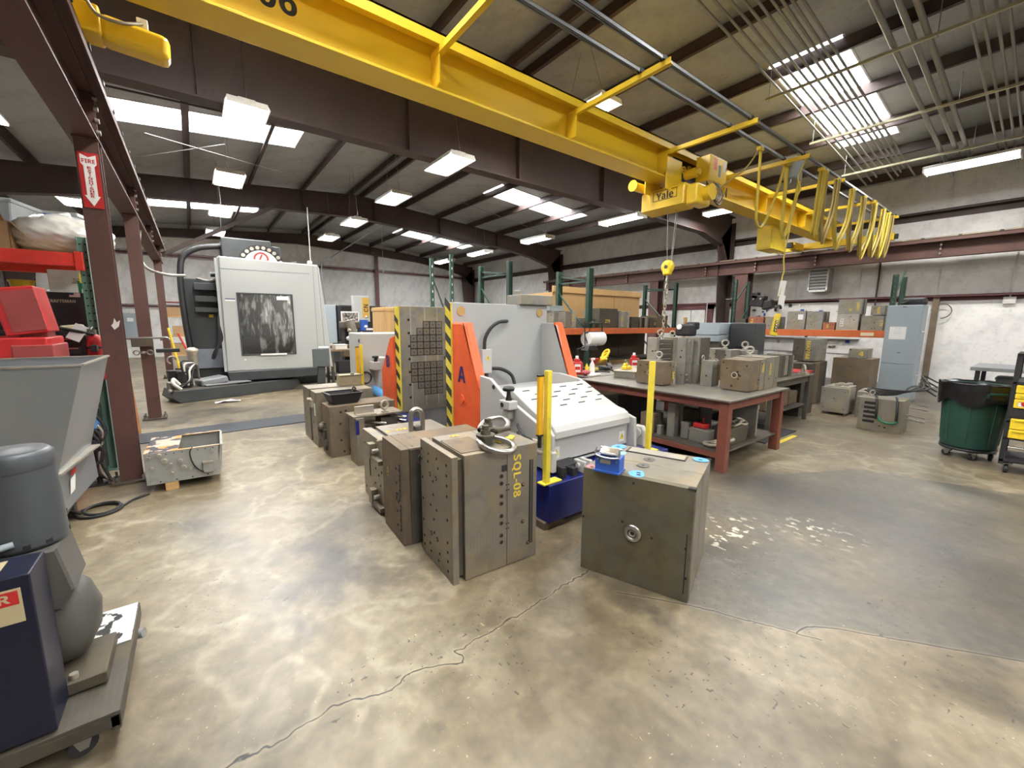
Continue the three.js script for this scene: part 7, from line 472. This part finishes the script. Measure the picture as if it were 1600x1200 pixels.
{ const t = thing('surface_box', 'grey hinged instrument case behind the tall mold plates', 'case', [8.3, 0, -4.25], 0.1); mesh('pedestal', rbx(-0.3, 0.3, 0, 1.25, -0.3, 0.3, 0.01), M.steelDark, t); mesh('case_body', rbx(-0.34, 0.34, 1.25, 1.38, -0.3, 0.3, 0.02), M.cabinetGrey, t); mesh('case_lid', prism([[-0.34, 1.39], [0.34, 1.39], [0.3, 1.62], [-0.3, 1.62]], -0.3, 0.3, 0.015), M.cabinetGrey, t); const u = thing('dark_machine', 'dark grey machine with a round chuck beside the grey instrument case', 'machine', [8.65, 0, -3.75]); mesh('body', rbx(-0.2, 0.3, 0, 1.62, -0.2, 0.28, 0.03), M.cncDark, u); mesh('chuck', [cyl(0.13, 0.13, 0.06, -0.22, 1.05, 0.05, 0, 0, PI / 2), cyl(0.06, 0.06, 0.1, -0.24, 1.0, 0.1, 0, 0, PI / 2)], M.black, u); mesh('jaw', rbox(0.05, 0.1, 0.12, 0.015, -0.28, 1.0, 0.12, 0.4), M.chrome, u); const g = thing('dial_fixture', 'black fixture with a white dial on a post behind the plates', 'fixture', [7.3, 0, -4.2]); mesh('post', rbx(-0.12, 0.12, 0, 1.35, -0.12, 0.12, 0.01), M.steelDark, g); mesh('head', [rbox(0.26, 0.22, 0.3, 0.04, 0, 1.48, 0), rbox(0.16, 0.14, 0.2, 0.03, 0.12, 1.56, 0.06)], M.black, g); mesh('dial', cyl(0.05, 0.05, 0.02, -0.14, 1.54, -0.06, 0, 0, PI / 2, 20), M.paper, g); }
single('lumber', 'pale lumber boards standing by the far rack post', 'board', [rbox(0.1, 1.75, 0.04, 0.004, 0, 0.87, 0, 0, 0, 0.03), rbox(0.09, 1.6, 0.04, 0.004, 0.1, 0.8, 0.05, 0, 0, -0.02)], M.wood, [9.35, 0, -5.4]);
// grey locker, trash can, tool cart
{ const t = thing('steel_cabinet', 'tall blue grey steel cabinet with a white notice on its door', 'cabinet', [11.6, 0, -1.67]); mesh('carcass', rbx(0.02, 0.55, 0.02, 2.0, -0.54, 0, 0.008), M.cabinetGrey, t); mesh('door', rbx(0.0, 0.02, 0.8, 1.99, -0.535, -0.005, 0.004), M.cabinetGrey, t); mesh('door', rbx(0.0, 0.02, 0.06, 0.79, -0.535, -0.005, 0.004), M.cabinetGrey, t); mesh('notice', rbx(-0.003, 0, 1.3, 1.56, -0.46, -0.2, 0.0005), M.paper, t); mesh('notice_heading', [text('TOOL CRIB', 0.014, 0.0005).rotateY(-PI / 2).translate(-0.0035, 1.53, -0.33), ...[0, 1, 2, 3].map(k => text('please return all tools', 0.008, 0.0005).rotateY(-PI / 2).translate(-0.0035, 1.49 - k * 0.025, -0.33))], M.cabinetGrey, t); for (const y of [1.96, 1.02]) mesh('latch', rbx(-0.008, 0, y, y + 0.012, -0.3, -0.24, 0.002), M.black, t); for (const y of [0.55, 1.45]) mesh('hinge', rbx(0.1, 0.5, y, y + 0.025, 0, 0.012, 0.002), M.chrome, t);
  single('grinder_guard', 'dark hooded part lying on top of the blue grey cabinet', 'part', [rbox(0.3, 0.14, 0.36, 0.05, 0, 0.08, 0), rbox(0.2, 0.08, 0.4, 0.03, -0.04, 0.04, 0), rod([-0.16, 0.03, -0.16], [-0.16, 0.08, -0.06], 0.02)], M.black, [11.85, 2.0, -1.85]); }
{ const t = thing('trash_can', 'dark green round trash can with a black liner on a wheeled dolly', 'trash can', [7.45, 0, -0.5]); mesh('can_body', lathe([[0, 0.13], [0.235, 0.13], [0.24, 0.15], [0.275, 0.74], [0.285, 0.86], [0.31, 0.87], [0.31, 0.9], [0.285, 0.9], [0.27, 0.78], [0.23, 0.17], [0, 0.16]], 40), M.canGreen, t); for (let k = 0; k < 8; k++) { const a = k / 8 * 2 * PI; mesh('rib', rbox(0.012, 0.5, 0.012, 0.004, 0.258 * Math.cos(a), 0.44, 0.258 * Math.sin(a), 0.06 * Math.sin(a), 0, -0.06 * Math.cos(a)), M.canGreen, t); } for (const a of [2.5, -0.6]) mesh('handle', [rbox(0.05, 0.03, 0.16, 0.01, 0.31 * Math.cos(a), 0.82, 0.31 * Math.sin(a), 0, -a, 0), rbox(0.05, 0.06, 0.03, 0.01, 0.3 * Math.cos(a + 0.27), 0.8, 0.3 * Math.sin(a + 0.27), 0, -a, 0), rbox(0.05, 0.06, 0.03, 0.01, 0.3 * Math.cos(a - 0.27), 0.8, 0.3 * Math.sin(a - 0.27), 0, -a, 0)], M.canGreen, t);
  const n = 60, g = new THREE.CylinderGeometry(1, 1, 1, n, 6, true), p = g.attributes.position; for (let i = 0; i < p.count; i++) { const a = Math.atan2(p.getZ(i), p.getX(i)), v = 0.5 - p.getY(i), w = 0.02 * fbm(a * 4 + 20, v * 5, 1001, 3), len = 0.1 + 0.12 * fbm((a + PI) * 1.6, 3, 1003, 2); const r = 0.318 - 0.012 * v + w; p.setXYZ(i, r * Math.cos(a), 0.915 - v * len * 1.4 + 0.01 * Math.sin(a * 7), r * Math.sin(a)); } g.computeVertexNormals(); const lm = mesh('liner', [g, lathe([[0.32, 0.915], [0.3, 0.92], [0.264, 0.85], [0.21, 0.4], [0, 0.36]], 40)], M.bag, t); mesh('dolly', lathe([[0, 0.09], [0.2, 0.09], [0.24, 0.1], [0.25, 0.13], [0, 0.13]], 30), M.black, t); for (let k = 0; k < 5; k++) { const a = k / 5 * 2 * PI + 0.3; caster(t, 0.2 * Math.cos(a), 0.09, 0.2 * Math.sin(a), 0.038, a * 2); } }
{ const t = thing('tool_cart', 'black tool cart with yellow drawers and boxes at the edge of the view', 'cart', [6.9, 0, -0.22], 0); for (const [x, z] of [[0, 0], [0, 0.75], [0.5, 0], [0.5, 0.75]]) mesh('corner_post', rbx(x, x + 0.04, 0.1, 1.3, z, z + 0.04, 0.004), M.black, t); for (const y of [0.13, 0.56, 0.98, 1.28]) mesh('shelf', rbx(0.0, 0.54, y, y + 0.03, 0.0, 0.79, 0.004), M.black, t); for (const [x, z] of [[0.06, 0.06], [0.06, 0.7], [0.48, 0.06], [0.48, 0.7]]) caster(t, x, 0.11, z, 0.045, 0); mesh('handle_bar', rod([-0.01, 0.3, 0.05], [-0.01, 0.3, 0.74], 0.012), M.chrome, t);
  const dc = (l, y, hs) => { const u = thing('drawer_unit', l, 'drawers', [6.88, y, -0.185]); let yy = 0; hs.forEach(h => { const d = mesh('drawer', rbx(0, 0.4, yy, yy + h - 0.006, 0, 0.66, 0.008), M.toolYellow, u); mesh('drawer_lip', rbx(-0.012, 0.0, yy + h - 0.03, yy + h - 0.012, 0.03, 0.63, 0.003), M.toolYellow, d); yy += h; }); return u; }; const d1 = dc('upper yellow drawer unit with a red badge', 0.73, [0.1, 0.06, 0.09]); mesh('badge_plate', rbx(-0.003, 0, 0.02, 0.085, 0.03, 0.3, 0.001), M.paper, d1); mesh('badge', cyl(0.03, 0.03, 0.004, -0.004, 0.052, 0.08, 0, 0, PI / 2, 20), M.red, d1); dc('lower yellow drawer unit on the middle shelf', 0.59 - 0.25 - 0.0, [0.1, 0.12]).position.y = 0.4; mesh('middle_tray', rbx(-0.005, 0.5, 0.62, 0.72, 0.01, 0.78, 0.006), M.black, t); mesh('drawer_platform', rbx(0, 0.5, 0.38, 0.4, 0.0, 0.79, 0.004), M.black, t);
  const b = thing('product_box', 'white box with red hand print on the tool cart', 'box', [6.96, 1.01, -0.12]); mesh('carton_body', rbox(0.3, 0.24, 0.44, 0.004, 0.15, 0.12, 0.26), M.white, b); mesh('print', [rbox(0.001, 0.12, 0.07, 0.0003, -0.0008, 0.13, 0.24), ...[0, 1, 2, 3].map(k => rbox(0.001, 0.07, 0.014, 0.0003, -0.0008, 0.2 - Math.abs(k - 1.5) * 0.01, 0.213 + k * 0.018))], M.red, b); mesh('print', rbox(0.001, 0.03, 0.12, 0.0003, -0.0008, 0.2, 0.1), M.greyPlastic, b);
  const c = thing('stacked_bin', 'grey stacking bin set on top of the tool cart', 'bin', [6.95, 1.31, -0.12]); mesh('bin_body', prism([[0, 0], [0.5, 0], [0.53, 0.19], [-0.03, 0.19]], 0, 0.6, 0.006).rotateY(0), M.greyPlastic, c); mesh('rim', rbx(-0.04, 0.54, 0.17, 0.2, -0.02, 0.62, 0.006), M.greyPlastic, c); copy(c, 'grey stacking bin nested on the first bin atop the cart', [6.95, 1.5, -0.12]); const e = thing('pail_cover', 'dark maroon round lid resting in the top grey bin', 'lid', [7.2, 1.7, 0.18]); mesh('lid_disc', lathe([[0, 0.06], [0.12, 0.055], [0.2, 0.02], [0.21, 0], [0, 0]], 26), paint(L(0.06, 0.02, 0.03), 0.4), e); }
{ const t = thing('welding_table', 'grey topped black table standing behind the trash can', 'table', [9.2, 0, -0.35]); mesh('table_top', rbx(-0.25, 0.8, 0.95, 1.0, -0.35, 0.6, 0.004), M.greyPlastic, t); for (const [x, z] of [[-0.2, -0.3], [0.75, -0.3], [-0.2, 0.55], [0.75, 0.55]]) mesh('leg', rbx(x, x + 0.05, 0, 0.95, z, z + 0.05, 0.004), M.black, t); single('storage_box', 'dark grey storage box under the grey topped table', 'box', [rbox(0.4, 0.34, 0.5, 0.015, 0, 0.17, 0), rbox(0.42, 0.03, 0.52, 0.006, 0, 0.32, 0)], M.motorGrey, [9.35, 0.52, -0.2]); mesh('shelf', rbx(-0.2, 0.8, 0.49, 0.52, -0.3, 0.6, 0.004), M.black, t); }
single('wall_post', 'brown post with a hanging hose on the long side wall', 'post', [rbx(-0.05, 0.05, 0, 2.3, -0.06, 0.06, 0.004), tor(0.18, 0.012, -0.04, 1.95, 0.12, 0, PI / 2, 0, PI * 1.5)], M.steelBrown, [15.1, 0, -1.95]); single('wall_outlet', 'white outlet box with pipe on the long side wall', 'outlet', [rbox(0.06, 0.16, 0.2, 0.01, 0, 0.08, 0), rod([0, 0.15, 0], [0, 2.2, 0], 0.016)], M.white, [15.12, 2.1, -0.75]); single('wall_pipe', 'thin dark pipe running down the wall above the long rack', 'pipe', [rod([0, 0, 0], [0, 2.9, 0], 0.022)], M.steelDark, [15.1, 1.5, -3.15]); single('wall_conduit', 'white conduit running from the door corner to the wall column', 'conduit', [rod([0, 0, 0], [0, 0.04, 1.0], 0.012), rod([0, -1.2, 0], [0, 0, 0], 0.012)], M.white, [14.95, 2.42, -7.85]);
single('added_shade_boards', 'dark brown boards added for the shade below the orange beam', 'board', [0, 1, 2].map(k => rbox(1.02, 0.62, 0.02, 0.003, -1.02 + k * 1.03, 0.31, 0.012 * k, 0.03)), paint(L(0.05, 0.033, 0.016), 0.75), [7.6, 0.82, -6.42]);  // boards added here; shade under the beam is put into their dark colour
single('storage_bench', 'low dark bench carrying the added shade boards under the rack', 'bench', [rbox(3.1, 0.04, 0.6, 0.004, 0, 0.8, 0), ...[-1.5, 1.5].map(x => rbox(0.06, 0.8, 0.5, 0.004, x, 0.4, 0))], M.steelDark, [7.6, 0, -6.25]);
renderer.render(scene, camera);
